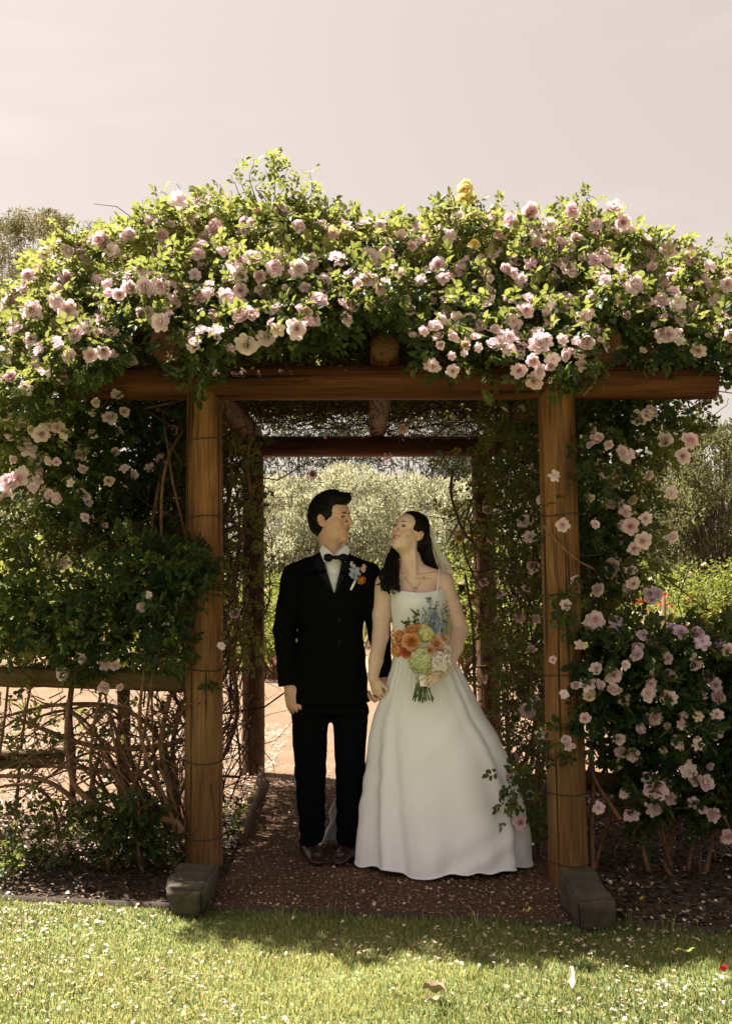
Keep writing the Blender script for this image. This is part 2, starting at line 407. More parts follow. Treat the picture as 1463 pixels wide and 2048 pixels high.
# rafters laid front to back over the crossbeams
bz0 = beam_front_z; bz1 = a2[2]
for k, (xf, y0, rr_, y1) in enumerate([(-0.90, 4.79, 0.086, 8.15), (0.09, 4.98, 0.070, 8.05), (1.08, 4.77, 0.086, 8.15)]):
    def raf_z(Y): return bz0 + (bz1 - bz0) * (Y - 5.15) / (8.0 - 5.15) + beam_r + rr_ * 0.92 - (0.05 if rr_ > .08 else 0.01)
    A = (xf, y0, raf_z(y0)); B = (xf * 0.97 + 0.0, y1, raf_z(y1) - 0.003)
    padd('rafter', log_mesh('rafter', y1 - y0, rr_, rr_ * .95, M_BEAM, 41 + k, nth=60, nz=60, chamfer=0.02), A, B)
# bolt holes on the left post
for (px, py) in [(399, 1407), (357, 1375)]:
    if px > 370:
        c = P(px, py, FL[1] - 0.088)
        V, F = tubes([(np.array([c + [0, 0.012, 0], c - [0, 0.003, 0]]), [0.006, 0.006])], 8)
        link('bolt', mesh_np('bolt', V - np.array(perg.location), F, M_BOLT), perg)

# ------------------------------------------------------------------ blocks at the feet of the front posts
def block(name, pts_top, h, mat, seed, label, group=None):
    """rough-hewn block: four top corners (world), height h"""
    n = 14; a, b, c, d = [np.array(p, float) for p in pts_top]
    # cube-sphere style grid box
    def q(u, v): return a * (1 - u) * (1 - v) + b * u * (1 - v) + c * u * v + d * (1 - u) * v
    import bmesh
    bm = bmesh.new(); bmesh.ops.create_cube(bm, size=1.0)
    bmesh.ops.bevel(bm, geom=bm.edges[:] , offset=0.06, segments=2, affect='EDGES')
    bmesh.ops.subdivide_edges(bm, edges=bm.edges[:], cuts=4, use_grid_fill=True)
    V = np.array([v.co[:] for v in bm.verts])
    W = np.array([q(x + .5, y + .5) for x, y, z in V]); W[:, 2] -= (0.5 - V[:, 2]) * h
    nn = fnoise(W, seed, 4, 14.0); nn2 = fnoise(W, seed + 1, 3, 45.0)
    ctr = W.mean(0); dirs = nrm(W - ctr)
    W = W + dirs * (0.020 * nn + 0.007 * nn2)[:, None]
    base = np.array([ctr[0], ctr[1], 0.0])
    for v, w in zip(bm.verts, W - base): v.co = w
    me = bpy.data.meshes.new(name); bm.to_mesh(me); bm.free(); me.materials.append(mat)
    me.polygons.foreach_set('use_smooth', np.ones(len(me.polygons), bool))
    o = link(name, me, None, base); tag(o, label, 'stone block', group); return o
def stone_mat():
    m, nt, b, out = new_mat('mossy_stone')
    mp = mapping(nt); n1 = noise(nt, 9, 6, mp.outputs[0], 0.65); n2 = noise(nt, 70, 5, mp.outputs[0], 0.7); n3 = noise(nt, 4, 3, mp.outputs[0])
    r = ramp(nt, [(0.3, (0.030, 0.022, 0.015)), (0.55, (0.075, 0.056, 0.038)), (0.75, (0.14, 0.105, 0.072))], n1.outputs['Fac'])
    r2 = ramp(nt, [(0.35, (0.6, 0.6, 0.6)), (0.65, (1.1, 1.1, 1.1))], n2.outputs['Fac'])
    c = mixc(nt, 1.0, r.outputs[0], r2.outputs[0], 'MULTIPLY')
    r3 = ramp(nt, [(0.52, (0, 0, 0)), (0.68, (1, 1, 1))], n3.outputs['Fac'])
    c = mixc(nt, r3.outputs[0], c, (0.06, 0.065, 0.025))
    nt.links.new(c, b.inputs['Base Color']); b.inputs['Roughness'].default_value = 0.9
    bump(nt, b, n2.outputs['Fac'], 0.6, 0.01); return m
M_STONE = stone_mat()
h = 0.115
block('stone_block', [G(331, 1778, h), G(402, 1784, h), G(441, 1722, h), G(358, 1722, h)], h, M_STONE, 3, 'rough stone block at the foot of the left front post')
block('stone_block', [G(1158, 1806, .13), G(1228, 1798, .13), G(1188, 1734, .13), G(1116, 1738, .13)], .13, M_STONE, 9, 'rough stone block at the foot of the right front post')

# ------------------------------------------------------------------ timber edging along the path, rail fences
def plank(name, a, b, w, h, mat, parent=None, seed=0, roundness=0.3, n=30):
    """squared timber from a to b, centre line; w across, h tall, eased edges, slight wander"""
    a, b = np.array(a, float), np.array(b, float); L = np.linalg.norm(b - a)
    k = 16; th = np.arange(k) / k * 2 * pi
    c, s = np.cos(th), np.sin(th); e = roundness
    sx = np.sign(c) * np.abs(c) ** e * w / 2; sy = np.sign(s) * np.abs(s) ** e * h / 2
    zs = np.concatenate([[0, .006], np.linspace(.02, L - .02, n), [L - .006, L]])
    sc = np.ones(len(zs)); sc[0] = sc[-1] = .93
    V = np.stack([sx[None] * sc[:, None], sy[None] * sc[:, None], np.repeat(zs[:, None], k, 1)], -1)
    V[..., 0] += 0.006 * np.sin(zs * 3 + seed)[:, None]; V[..., 1] += 0.008 * np.sin(zs * 2.1 + seed * 2)[:, None]
    V = V.reshape(-1, 3)
    V[:, :2] += 0.004 * np.column_stack([fnoise(V, seed, 3, 12), fnoise(V, seed + 9, 3, 12)])
    m = len(zs); i = np.arange(m - 1)[:, None] * k; j = np.arange(k)[None, :]; j2 = (j + 1) % k
    F = np.stack([i + j, i + j2, i + k + j2, i + k + j], -1).reshape(-1, 4)
    caps = np.vstack([np.arange(k)[None, ::-1], np.arange(k)[None, :] + (m - 1) * k])
    o = link(name, mesh_np(name, V, [F, caps], mat, smooth=False), parent)
    o.location = a if parent is None else Vector(a) - parent.location
    # keep local X horizontal
    d = Vector(b - a).normalized(); x = d.cross(Vector((0, 0, 1))); x.normalize(); y = d.cross(x)
    o.rotation_euler = Matrix((x, y, d)).transposed().to_euler()
    return o
e0 = G(524, 1556); e1 = G(484, 1690)
o = plank('timber_edging', (e0[0], e0[1], 0.03), (e1[0], e1[1], 0.03), 0.035, 0.09, M_RAIL, None, 2)
tag(o, 'dark timber board edging the left side of the path', 'board')

fence = thing('rail_fence', 'weathered timber rail fence buried in roses left of the pergola', 'fence', (-2.0, 5.4, 0))
r0 = P(380, 1366, 5.36); r1 = P(0, 1356, 5.40); dd = r1 - r0
plank('rail', r0, r0 + dd * 2.2, 0.075, 0.105, M_RAIL, fence, 5, 0.6)
r0 = P(340, 1512, 5.75); r1 = P(0, 1518, 5.55); dd = r1 - r0
plank('rail', P(130, 1516, 5.62), P(130, 1516, 5.62) + dd * 2.0, 0.07, 0.10, M_RAIL, fence, 6, 0.6)
for px, Yp in [(246, 6.1)]:
    g = P(px, 1620, Yp); plank('fence_post', (g[0], Yp, -0.02), (g[0], Yp, 0.95), 0.07, 0.07, M_RAIL, fence, 8, 0.4)
plank('fence_post', (-3.6, 5.48, -0.02), (-3.6, 5.48, 1.0), 0.1, 0.1, M_RAIL, fence, 8, 0.4)
fence2 = thing('rail_fence', 'weathered timber rail fence buried in roses right of the pergola', 'fence', (2.2, 5.2, 0))
r0 = P(1160, 1418, 5.22); r1 = P(1463, 1440, 5.22); dd = r1 - r0
plank('rail', r0, r0 + dd * 2.6, 0.075, 0.105, M_RAIL, fence2, 15, 0.6)
r0 = P(1165, 1560, 5.3); r1 = P(1463, 1576, 5.3); dd = r1 - r0
plank('rail', r0, r0 + dd * 2.6, 0.07, 0.095, M_RAIL, fence2, 16, 0.6)
plank('fence_post', (3.0, 5.32, -0.02), (3.0, 5.32, 1.0), 0.1, 0.1, M_RAIL, fence2, 18, 0.4)

# ================================================================== leaves, blooms, canes: builders
def leaf_batch(pos, axis, normal, length, width, fold=0.18, bend=0.15):
    """one folded six-point blade per row -> V, quads"""
    n = len(pos); a = nrm(axis); s = nrm(np.cross(a, normal)); u = np.cross(s, a)
    L = np.asarray(length)[:, None]; W = np.asarray(width)[:, None]
    def pt(t, w, h): return pos + a * L * t + s * W * w + u * L * h
    V = np.stack([pt(0, 0, 0), pt(.30, .42, fold * .5 + bend * .1), pt(.68, .38, fold * .45 - bend * .1), pt(1, 0, -bend), pt(.68, -.38, fold * .45 - bend * .1), pt(.30, -.42, fold * .5 + bend * .1)], 1).reshape(-1, 3)
    b = np.arange(n)[:, None] * 6
    F = np.concatenate([b + np.array([[0, 1, 2, 3]]), b + np.array([[0, 3, 4, 5]])], 1).reshape(-1, 4)
    return V, F
def spray_leaves(p, d, u, size, rnd, r):
    """compound rose leaves: five leaflets on each stalk. p,d,u (n,3); size,rnd (n,)"""
    n = len(p); d = nrm(d); s = nrm(np.cross(d, u)); u = np.cross(s, d)
    PV, AX, NO, LE, WI, RN = [], [], [], [], [], []
    for t, sd in ((.38, -1), (.38, 1), (.72, -1), (.72, 1), (.86, 0)):
        j = r.normal(size=(n, 3)) * 0.16
        pos = p + d * (size * 1.55 * t)[:, None] + s * (sd * size * .06)[:, None]
        ax = d * (0.55 if sd else 1.0) + s * sd * 0.85 + j
        no = u + r.normal(size=(n, 3)) * 0.28 - d * 0.1
        k = r.uniform(.75, 1.12, n) * (1.12 if sd == 0 else (0.88 if t < .5 else 1.0))
        PV.append(pos); AX.append(ax); NO.append(no); LE.append(size * .82 * k); WI.append(size * .62 * k); RN.append(np.clip(rnd + r.normal(size=n) * .06, 0, 1))
    V, F = leaf_batch(np.vstack(PV), np.vstack(AX), np.vstack(NO), np.concatenate(LE), np.concatenate(WI))
    return V, F, np.repeat(np.concatenate(RN), 2)

class Blobs:
    def __init__(s): s.c, s.r, s.w, s.y = [], [], [], []
    def add(s, c, r, w=1.0, young=0.3): s.c.append(c); s.r.append(r); s.w.append(w); s.y.append(young)
    def px(s, px, py, Y, rpx, rpy, rY, w=1.0, young=0.3):
        k = mpp(Y); s.add(P(px, py, Y), (rpx * k, rY, rpy * k), w, young)
    def done(s): s.c = np.array(s.c); s.r = np.array(s.r); s.w = np.array(s.w); s.y = np.array(s.y); return s
    def hit(s, px, py, scale=1.0):
        """nearest point along the ray through a photo pixel on the union's skin"""
        o = np.array([0, 0, CAM_H]); d = ray(px, py)
        oc = (o - s.c) / (s.r * scale); dd = d / (s.r * scale)
        A = (dd * dd).sum(1); Bq = (oc * dd).sum(1); C = (oc * oc).sum(1) - 1
        disc = Bq * Bq - A * C; ok = disc > 0
        if not ok.any(): return None
        t = np.where(ok, (-Bq - np.sqrt(np.maximum(disc, 0))) / A, 1e9); i = int(np.argmin(t))
        return o + d * t[i], nrm((o + d * t[i] - s.c[i]) / s.r[i] ** 2)
    def sample(s, dens, r, inner=0.25, keep=None, shell=(0.82, 1.08)):
        """points on and under the union's skin; returns p, outward normal, young"""
        out_p, out_n, out_y = [], [], []
        for c, rad, w, y in zip(s.c, s.r, s.w, s.y):
            a, b, cc = rad; area = 4 * pi * (((a * b) ** 1.6 + (a * cc) ** 1.6 + (b * cc) ** 1.6) / 3) ** (1 / 1.6)
            n = int(r.poisson(max(1, dens * area * w)))
            d = nrm(r.normal(size=(n, 3)))
            k = np.where(r.random(n) < inner, r.uniform(.3, .85, n), r.uniform(shell[0], shell[1], n))
            p = c + d * rad * k[:, None]; nn = nrm(d / rad)
            out_p.append(p); out_n.append(nn); out_y.append(np.full(n, y))
        p = np.vstack(out_p); nn = np.vstack(out_n); y = np.concatenate(out_y)
        deep = np.zeros(len(p), int)
        for c, rad in zip(s.c, s.r): deep += ((((p - c) / rad) ** 2).sum(1) < 0.5)
        ok = (deep < 2) | (r.random(len(p)) < 0.2)
        if keep is not None: ok &= keep(p, nn, r)
        return p[ok], nn[ok], y[ok]

def foliage_obj(name, parent, p, nn, y, size, mat, r, up=0.55, origin=None, droop=0.15):
    n = len(p)
    d = nn * 0.6 + r.normal(size=(n, 3)) * 0.55 + np.array([0, 0, up * 0.25 - droop])
    u = nn * 0.55 + np.array([0, 0, up]) + r.normal(size=(n, 3)) * 0.35
    sz = size * r.uniform(.7, 1.25, n)
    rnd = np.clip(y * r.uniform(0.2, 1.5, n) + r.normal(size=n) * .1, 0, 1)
    V, F, R = spray_leaves(p, d, u, sz, rnd, r)
    o0 = np.array(parent.location) if parent is not None else np.zeros(3)
    o = link(name, mesh_np(name, V - o0, [F], mat, {'rnd': R}), parent); o['kind'] = 'stuff'
    return o

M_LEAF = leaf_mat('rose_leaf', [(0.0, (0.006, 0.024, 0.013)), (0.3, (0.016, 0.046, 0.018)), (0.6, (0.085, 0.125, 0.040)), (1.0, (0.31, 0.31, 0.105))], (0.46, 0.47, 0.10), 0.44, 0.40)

# ---- blooms (a few shared meshes)
def petal(az, L, W, e0, e1, r0, z0, cup=0.25, r=None, nu=4, nv=4):
    """curved petal: leaves the centre at radius r0 with elevation e0 bending to e1"""
    v = np.linspace(0, 1, nv); el = e0 + (e1 - e0) * v
    ds = L / (nv - 1); rad = r0 + np.concatenate([[0], np.cumsum(np.cos(el[:-1]) * ds)]); z = z0 + np.concatenate([[0], np.cumsum(np.sin(el[:-1]) * ds)])
    w = W * np.array([.35, .85, 1.0, .62])[:nv] if nv == 4 else W * np.sin(pi * (.15 + .72 * v))
    u = np.linspace(-1, 1, nu)
    X = rad[:, None] - (np.abs(u)[None, :] ** 2) * w[:, None] * .15; Y = u[None, :] * w[:, None] / 2
    Z = z[:, None] + cup * (u ** 2)[None, :] * w[:, None] * .5
    if r is not None: Z = Z + r.normal(size=Z.shape) * 0.02 * L; X = X + r.normal(size=X.shape) * 0.02 * L
    c, s = math.cos(az), math.sin(az)
    V = np.stack([X * c - Y * s, X * s + Y * c, Z], -1).reshape(-1, 3)
    i = np.arange(nv - 1)[:, None] * nu + np.arange(nu - 1)[None, :]
    return V, np.stack([i, i + nu, i + nu + 1, i + 1], -1).reshape(-1, 4)
def bloom_mesh(name, mat, layers, seed, centre=0, sepal=None):
    """layers: (count, length, width, e0deg, e1deg, r0, z0, tone); unit radius"""
    r = np.random.default_rng(seed); Vs, Fs, T, b = [], [], [], 0
    for k, (n, L, W, e0, e1, r0, z0, tone) in enumerate(layers):
        a0 = r.uniform(0, 6.28)
        for i in range(n):
            v, f = petal(a0 + i / n * 2 * pi + r.normal() * .13, L * r.uniform(.86, 1.1), W * r.uniform(.9, 1.12), math.radians(e0 + r.normal() * 7), math.radians(e1 + r.normal() * 10), r0, z0, r=r)
            Vs.append(v); Fs.append(f + b); b += len(v); T += [np.clip(tone + r.normal() * .06, 0, 1)] * len(f)
    me = mesh_np(name, np.vstack(Vs), [np.vstack(Fs)], mat, {'tone': np.array(T)}, smooth=True)
    return me
def bloom_mat(name, outer, mid, inner, tfac=0.35, vary=0.35, alt=None):
    m, nt, b, out = new_mat(name)
    at = N(nt, 'ShaderNodeAttribute', attribute_name='tone'); oi = N(nt, 'ShaderNodeObjectInfo')
    r = ramp(nt, [(0.0, outer), (0.5, mid), (1.0, inner)], at.outputs['Fac'])
    mr = N(nt, 'ShaderNodeMapRange'); mr.inputs[3].default_value = 0.0; mr.inputs[4].default_value = vary
    nt.links.new(oi.outputs['Random'], mr.inputs[0])
    c = mixc(nt, mr.outputs[0], r.outputs[0], alt or outer)
    nt.links.new(c, b.inputs['Base Color']); b.inputs['Roughness'].default_value = 0.65; b.inputs['Specular IOR Level'].default_value = 0.15
    tr = N(nt, 'ShaderNodeBsdfTranslucent'); nt.links.new(c, tr.inputs[0])
    mx = N(nt, 'ShaderNodeMixShader'); mx.inputs[0].default_value = tfac
    nt.links.new(b.outputs[0], mx.inputs[1]); nt.links.new(tr.outputs[0], mx.inputs[2]); nt.links.new(mx.outputs[0], out.inputs[0])
    return m
M_PINK = bloom_mat('pink_petals', (0.87, 0.685, 0.72), (0.85, 0.595, 0.645), (0.79, 0.44, 0.52), 0.38, 0.7, (0.89, 0.765, 0.775))
M_LILAC = bloom_mat('lilac_petals', (0.66, 0.50, 0.64), (0.63, 0.46, 0.62), (0.56, 0.36, 0.56), 0.35, 0.4, (0.80, 0.64, 0.68))
M_TANB = bloom_mat('faded_petals', (0.66, 0.50, 0.38), (0.60, 0.43, 0.30), (0.50, 0.34, 0.20), 0.3, 0.5, (0.80, 0.68, 0.58))
M_YELL = bloom_mat('yellow_petals', (0.88, 0.76, 0.36), (0.86, 0.68, 0.24), (0.82, 0.55, 0.12), 0.40, 0.5, (0.90, 0.84, 0.55))
FULL = [(7, .95, .80, -12, 28, .10, -.10, .05), (7, .86, .74, 8, 50, .10, 0.0, .2), (6, .70, .62, 30, 72, .09, .04, .38), (6, .56, .5, 48, 95, .07, .08, .6), (5, .42, .40, 62, 105, .05, .1, .78), (4, .32, .3, 75, 110, .03, .12, .95)]
CUP = [(6, .95, .82, 15, 70, .08, -.12, .1), (6, .9, .76, 35, 92, .08, -.05, .25), (5, .75, .6, 50, 105, .07, .02, .5), (5, .55, .45, 65, 110, .05, .1, .8)]
BLOWN = [(6, 1.0, .82, -20, 10, .08, 0, .0), (5, .85, .7, 10, 30, .08, .03, .1), (5, .35, .2, 60, 80, .02, .05, .9)]
HANG = [(5, 1.0, .8, -35, -5, .08, 0, .05), (5, .9, .7, 10, 70, .08, 0, .15), (4, .6, .5, 60, 100, .05, .05, .4)]
BUD = [(4, 1.0, .62, 55, 112, .05, -.2, .7), (3, .9, .5, 68, 100, .03, -.1, .95)]
def bloom_set(mat, pre):
    return [bloom_mesh(pre + '_full', mat, FULL, 1), bloom_mesh(pre + '_full', mat, FULL, 2), bloom_mesh(pre + '_cup', mat, CUP, 3), bloom_mesh(pre + '_full', mat, FULL, 6),
            bloom_mesh(pre + '_blown', mat, BLOWN, 4), bloom_mesh(pre + '_hang', mat, HANG, 5), bloom_mesh(pre + '_bud', mat, BUD, 7)]
BL_PINK = bloom_set(M_PINK, 'pink_bloom'); BL_LIL = bloom_set(M_LILAC, 'lilac_bloom'); BL_YEL = bloom_set(M_YELL, 'yellow_bloom')
BL_TAN = bloom_set(M_TANB, 'faded_bloom')
BL_PINK2 = [bloom_mesh('pink_bloom', M_PINK, L_, 30 + i) for i, L_ in enumerate([FULL, FULL, CUP, CUP, BLOWN, HANG, BUD])]
def add_bloom(parent, meshes, p, facing, rad, r, kind=None):
    k = kind if kind is not None else int(r.choice(7, p=[.20, .17, .19, .15, .10, .12, .07]))
    if meshes is BL_PINK and kind is None:
        q_ = r.random(); meshes = BL_TAN if (q_ < .09 and rad < .036) else (BL_PINK2 if q_ < .55 else BL_PINK)
    o = bpy.data.objects.new('bloom', meshes[k]); COL.objects.link(o); o.parent = parent
    o.location = Vector(p) - parent.location
    o.rotation_mode = 'QUATERNION'
    q = Vector(nrm(facing)).to_track_quat('Z', 'Y'); q2 = Vector((0, 0, 1)); from_z = Matrix.Rotation(r.uniform(0, 6.28), 3, 'Z').to_quaternion()
    o.rotation_quaternion = q @ from_z
    s = rad * (0.6 if k == 6 else 1.0) * r.uniform(.86, 1.14); o.scale = (s, s * r.uniform(.88, 1.1), s * r.uniform(.75, 1.1))
    return o

# ---- canes and twigs
def wander(a, b, n, amp, r, sag=0.0):
    t = np.linspace(0, 1, n)[:, None]; p = np.array(a) * (1 - t) + np.array(b) * t
    k = 5; ph = r.uniform(0, 6.28, (k, 3)); am = r.normal(size=(k, 3)) * amp / np.arange(1, k + 1)[:, None]
    w = sum(am[i] * np.sin(t * pi * (i + 1) + 0 * ph[i]) for i in range(k))
    p = p + w; p[:, 2] -= sag * (4 * t * (1 - t))[:, 0]
    return p
def twig_obj(name, parent, polys, mat, sides=4):
    V, F = tubes(polys, sides, False); o0 = np.array(parent.location)
    o = link(name, mesh_np(name, V - o0, F, mat), parent); o['kind'] = 'stuff'; return o
def cane_obj(parent, pts, r0, r1, mat=None, sides=7, n=None):
    p = catmull(pts, n or 8 * len(pts)); R = np.linspace(r0, r1, len(p))
    V, F = tubes([(p, R)], sides); return link('cane', mesh_np('cane', V - np.array(parent.location), F, mat or M_CANE, smooth=True), parent)

# ================================================================== the climbing roses over the pergola
rL = np.random.default_rng(21)
top_tab = [(-200, 760), (-60, 650), (0, 625), (40, 588), (80, 545), (130, 490), (200, 482), (240, 468), (300, 436), (350, 418), (440, 410), (520, 425), (620, 425), (700, 450), (780, 462), (870, 440), (935, 425), (980, 455), (1080, 450), (1200, 440), (1250, 475), (1310, 500), (1360, 530), (1463, 535), (1560, 590), (1650, 700)]
bot_tab = [(-200, 860), (-60, 850), (0, 840), (60, 815), (120, 790), (200, 740), (255, 690), (272, 640), (348, 642), (365, 760), (440, 765), (455, 735), (480, 705), (560, 700), (640, 690), (720, 640), (735, 625), (805, 625), (830, 690), (860, 735), (900, 760), (1000, 760), (1100, 765), (1155, 745), (1175, 720), (1195, 650), (1268, 622), (1290, 710), (1330, 735), (1400, 735), (1463, 745), (1650, 800)]
top_f = lambda x: float(interp(x, top_tab)); bot_f = lambda x: float(interp(x, bot_tab))
climbL, climbR = Blobs(), Blobs()
def cl(px): return climbL if px < 725 else climbR
for px in np.arange(-10, 1600, 46):
    tp, bt = top_f(px), bot_f(px); h = bt - tp; nlev = max(2, int(round(h / 85)))
    for k in range(nlev):
        f = (k + .5) / nlev; py = tp + h * f
        rp = 48 + rL.uniform(-6, 10)
        py = min(max(py, tp + rp * .75), bt - rp * .8)
        Yc = 4.72 + 0.60 * (1 - f) ** 1.1 + rL.normal() * .07 + 0.10 * abs(px - 740) / 800
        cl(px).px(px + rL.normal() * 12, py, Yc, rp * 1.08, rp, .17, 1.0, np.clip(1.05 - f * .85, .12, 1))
    # second row behind the first
    cl(px).px(px, tp + 75, 5.75 + rL.normal() * .05, 58, 55, .28, .8, .7)
    cl(px).px(px + 20, min(tp + 160, 640), 5.7, 58, 50, .28, .6, .35)
# roof of the canopy, going back
for X in np.arange(-1.62, 1.95, .27):
    for Y in np.arange(5.75, 8.1, .30):
        z = 2.86 + .05 * rL.normal() - 0.02 * (Y - 5.7)
        (climbL if X < 0 else climbR).add((X + rL.normal() * .04, Y, z), (.24, .24, .15 + .03 * rL.random()), 1.5, .55)
# left side wall
for py in np.arange(800, 1120, 56):
    for px in np.arange(-20, 370, 58):
        if px < 90 and py > 960: continue
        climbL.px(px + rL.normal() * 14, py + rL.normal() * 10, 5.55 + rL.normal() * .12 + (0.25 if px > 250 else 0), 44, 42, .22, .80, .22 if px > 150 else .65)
for py in np.arange(850, 1100, 70):
    for px in np.arange(-20, 110, 62):
        climbL.px(px + rL.normal() * 16, py, 5.3, 30, 30, .14, .45, .55)
# right column beside the right post
right_edge = [(800, 1400), (850, 1380), (900, 1330), (960, 1300), (1040, 1300), (1110, 1305), (1180, 1265), (1230, 1220)]
for py in np.arange(810, 1225, 50):
    re = float(interp(py, right_edge))
    for px in np.arange(1172, re, 50):
        climbR.px(px + rL.normal() * 12, py + rL.normal() * 12, 5.30 + rL.normal() * .12, 34, 34, .20, .72 if px < re - 50 else .5, .2)
# sparse leaves on the right inner wall
for py in np.arange(830, 1650, 62):
    for px in (985, 1035, 1075):
        climbR.px(px + rL.normal() * 20, py, 6.3 - (px - 985) * .011 + rL.normal() * .15, 30, 34, .22, .32 if py < 1350 else .2, .18)
climbL.done(); climbR.done()

rose_L = thing('climbing_rose', 'pale pink climbing rose smothering the left half of the pergola and its left side', 'climbing rose', (FL[0] - .25, FL[1] + .15, 0))
rose_R = thing('climbing_rose', 'pale pink climbing rose covering the right half of the pergola and its right post', 'climbing rose', (FR[0] + .2, FR[1] + .25, 0))
def keep_c(p, nn, r):
    under = (nn[:, 2] < -0.15) & (p[:, 1] > 5.35) & (p[:, 2] > 2.5)
    ok = ~under | (r.random(len(p)) < .12)
    # keep the beam face and the middle of the arch clear
    return ok & ~((p[:, 2] < 2.50) & (p[:, 1] < 5.3) & (p[:, 0] > -0.78) & (p[:, 0] < 0.85) & (r.random(len(p)) < .8))
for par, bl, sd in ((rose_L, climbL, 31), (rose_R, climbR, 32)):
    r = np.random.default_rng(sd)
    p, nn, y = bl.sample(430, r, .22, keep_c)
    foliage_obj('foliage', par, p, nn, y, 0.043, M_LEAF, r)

# shoots standing up from the top of the canopy
def shoots(par, specs, r, size=.042):
    polys, PP, DD, YY = [], [], [], []; buds = []
    for (px, py, px1, py1, Y, nl) in specs:
        a = P(px, py, Y); b = P(px1, py1, Y + r.normal() * .05)
        pts = wander(a, b, 12, .02, r); polys.append((pts, np.linspace(.0035, .0012, 12)))
        for i in range(nl):
            t = r.uniform(.1, 1.0); q = pts[int(t * 11)]; PP.append(q); DD.append(nrm(r.normal(size=3) * .9 + np.array([0, 0, .35]))); YY.append(r.uniform(.45, 1.0))
        if r.random() < .8: buds.append((pts[-1], nrm(pts[-1] - pts[-3])))
    twig_obj('shoots', par, polys, M_STEMG, 4)
    if PP:
        n = len(PP); V, F, R = spray_leaves(np.array(PP), np.array(DD), np.array([0, 0, 1.]) + r.normal(size=(n, 3)) * .4, size * r.uniform(.6, 1.1, n), np.array(YY), r)
        o = link('shoot_leaves', mesh_np('shoot_leaves', V - np.array(par.location), [F], M_LEAF, {'rnd': R}), par); o['kind'] = 'stuff'
    return buds
r = np.random.default_rng(5)
spL = [(500, 440, 470, 318, 5.15, 12), (520, 440, 505, 312, 5.1, 10), (560, 450, 557, 308, 5.1, 18), (580, 450, 600, 350, 5.1, 20), (600, 450, 640, 372, 5.1, 16), (560, 430, 575, 335, 5.15, 16), (610, 450, 618, 345, 5.12, 12), (540, 430, 530, 340, 5.12, 12), (430, 430, 440, 370, 5.1, 8), (350, 430, 352, 366, 5.1, 6), (330, 430, 322, 384, 5.1, 6),
       (290, 450, 285, 400, 5.1, 6), (120, 500, 118, 425, 5.1, 14), (150, 500, 160, 440, 5.1, 12), (670, 450, 680, 405, 5.1, 8), (700, 450, 716, 415, 5.1, 8), (640, 440, 655, 395, 5.1, 8), (480, 430, 462, 350, 5.1, 8), (80, 560, 60, 520, 5.1, 6), (30, 600, 18, 560, 5.1, 6)]
spR = [(780, 460, 785, 420, 5.1, 8), (850, 450, 860, 395, 5.1, 8), (900, 440, 905, 400, 5.1, 8), (1000, 450, 1010, 410, 5.1, 8), (1180, 450, 1190, 398, 5.1, 8), (1110, 450, 1150, 405, 5.1, 8), (1230, 460, 1215, 410, 5.1, 6), (1310, 490, 1312, 455, 5.1, 8), (1350, 500, 1380, 480, 5.1, 8), (1400, 520, 1420, 488, 5.1, 8), (1440, 520, 1458, 495, 5.1, 8), (1330, 500, 1340, 470, 5.1, 6),
       (1330, 840, 1420, 815, 5.25, 6), (1380, 830, 1455, 800, 5.2, 8), (1300, 850, 1395, 860, 5.25, 5), (1400, 700, 1450, 780, 5.1, 8), (1300, 900, 1390, 905, 5.3, 4)]
for k in range(46):
    px = r.uniform(-20, 1463); t = top_f(px); (spL if px < 725 else spR).append((px, t + 30, px + r.normal() * 16, t - r.uniform(2, 34), 5.12, int(r.integers(3, 8))))
budsL = shoots(rose_L, spL, r); budsR = shoots(rose_R, spR, r)

# thatch of old twigs under the roof and down the side walls
def thatch(par, seed, xs, side):
    r = np.random.default_rng(seed); polys = []
    for k in range(620):
        a = np.array([r.uniform(*xs), r.uniform(5.3, 8.3), r.uniform(2.5, 2.75)]); d = nrm(r.normal(size=3) * [1, .8, .18]); L = r.uniform(.25, .9)
        polys.append((wander(a, a + d * L, 7, .06, r), np.linspace(r.uniform(.003, .007), .0015, 7)))
    wx = -1.0 if side < 0 else 1.12
    for k in range(560 if side < 0 else 330):
        y0 = r.uniform(5.35, 8.0); z0 = r.uniform(.1, 2.3) if side < 0 else r.uniform(0.6, 2.4)
        a = np.array([wx + r.normal() * .11, y0, z0]); d = nrm(np.array([r.normal() * .25, r.normal() * .6, r.normal() * .9 + .3])); L = r.uniform(.25, .9)
        polys.append((wander(a, a + d * L, 7, .07, r), np.linspace(r.uniform(.003, .008), .0015, 7)))
    twig_obj('old_twigs', par, polys, M_TWIG, 4)
    # long canes rising through the wall
    for k in range(16 if side < 0 else 12):
        y0 = r.uniform(5.5, 7.9); x0 = wx + r.normal() * .10
        pts = [np.array([x0, y0, 0.0])] + [np.array([wx + r.normal() * .09, y0 + r.normal() * .16, z]) for z in (.5, 1.0, 1.5, 2.0, 2.45)] + [np.array([wx * .7 + r.normal() * .2, y0 + r.normal() * .3, 2.62])]
        cane_obj(par, pts, r.uniform(.008, .016), .004)
thatch(rose_L, 61, (-1.7, .15), -1); thatch(rose_R, 62, (.0, 1.75), 1)
r = np.random.default_rng(64)
for par, x0, x1, n in ((rose_L, -1.7, .1, 5200), (rose_R, .1, 1.75, 4600)):
    p = np.column_stack([r.uniform(x0, x1, n), r.uniform(5.35, 8.1, n), r.uniform(2.66, 2.86, n)])
    foliage_obj('roof_foliage', par, p, nrm(r.normal(size=(n, 3)) * [1, 1, .5]), np.full(n, .12), .05, M_LEAF, r)
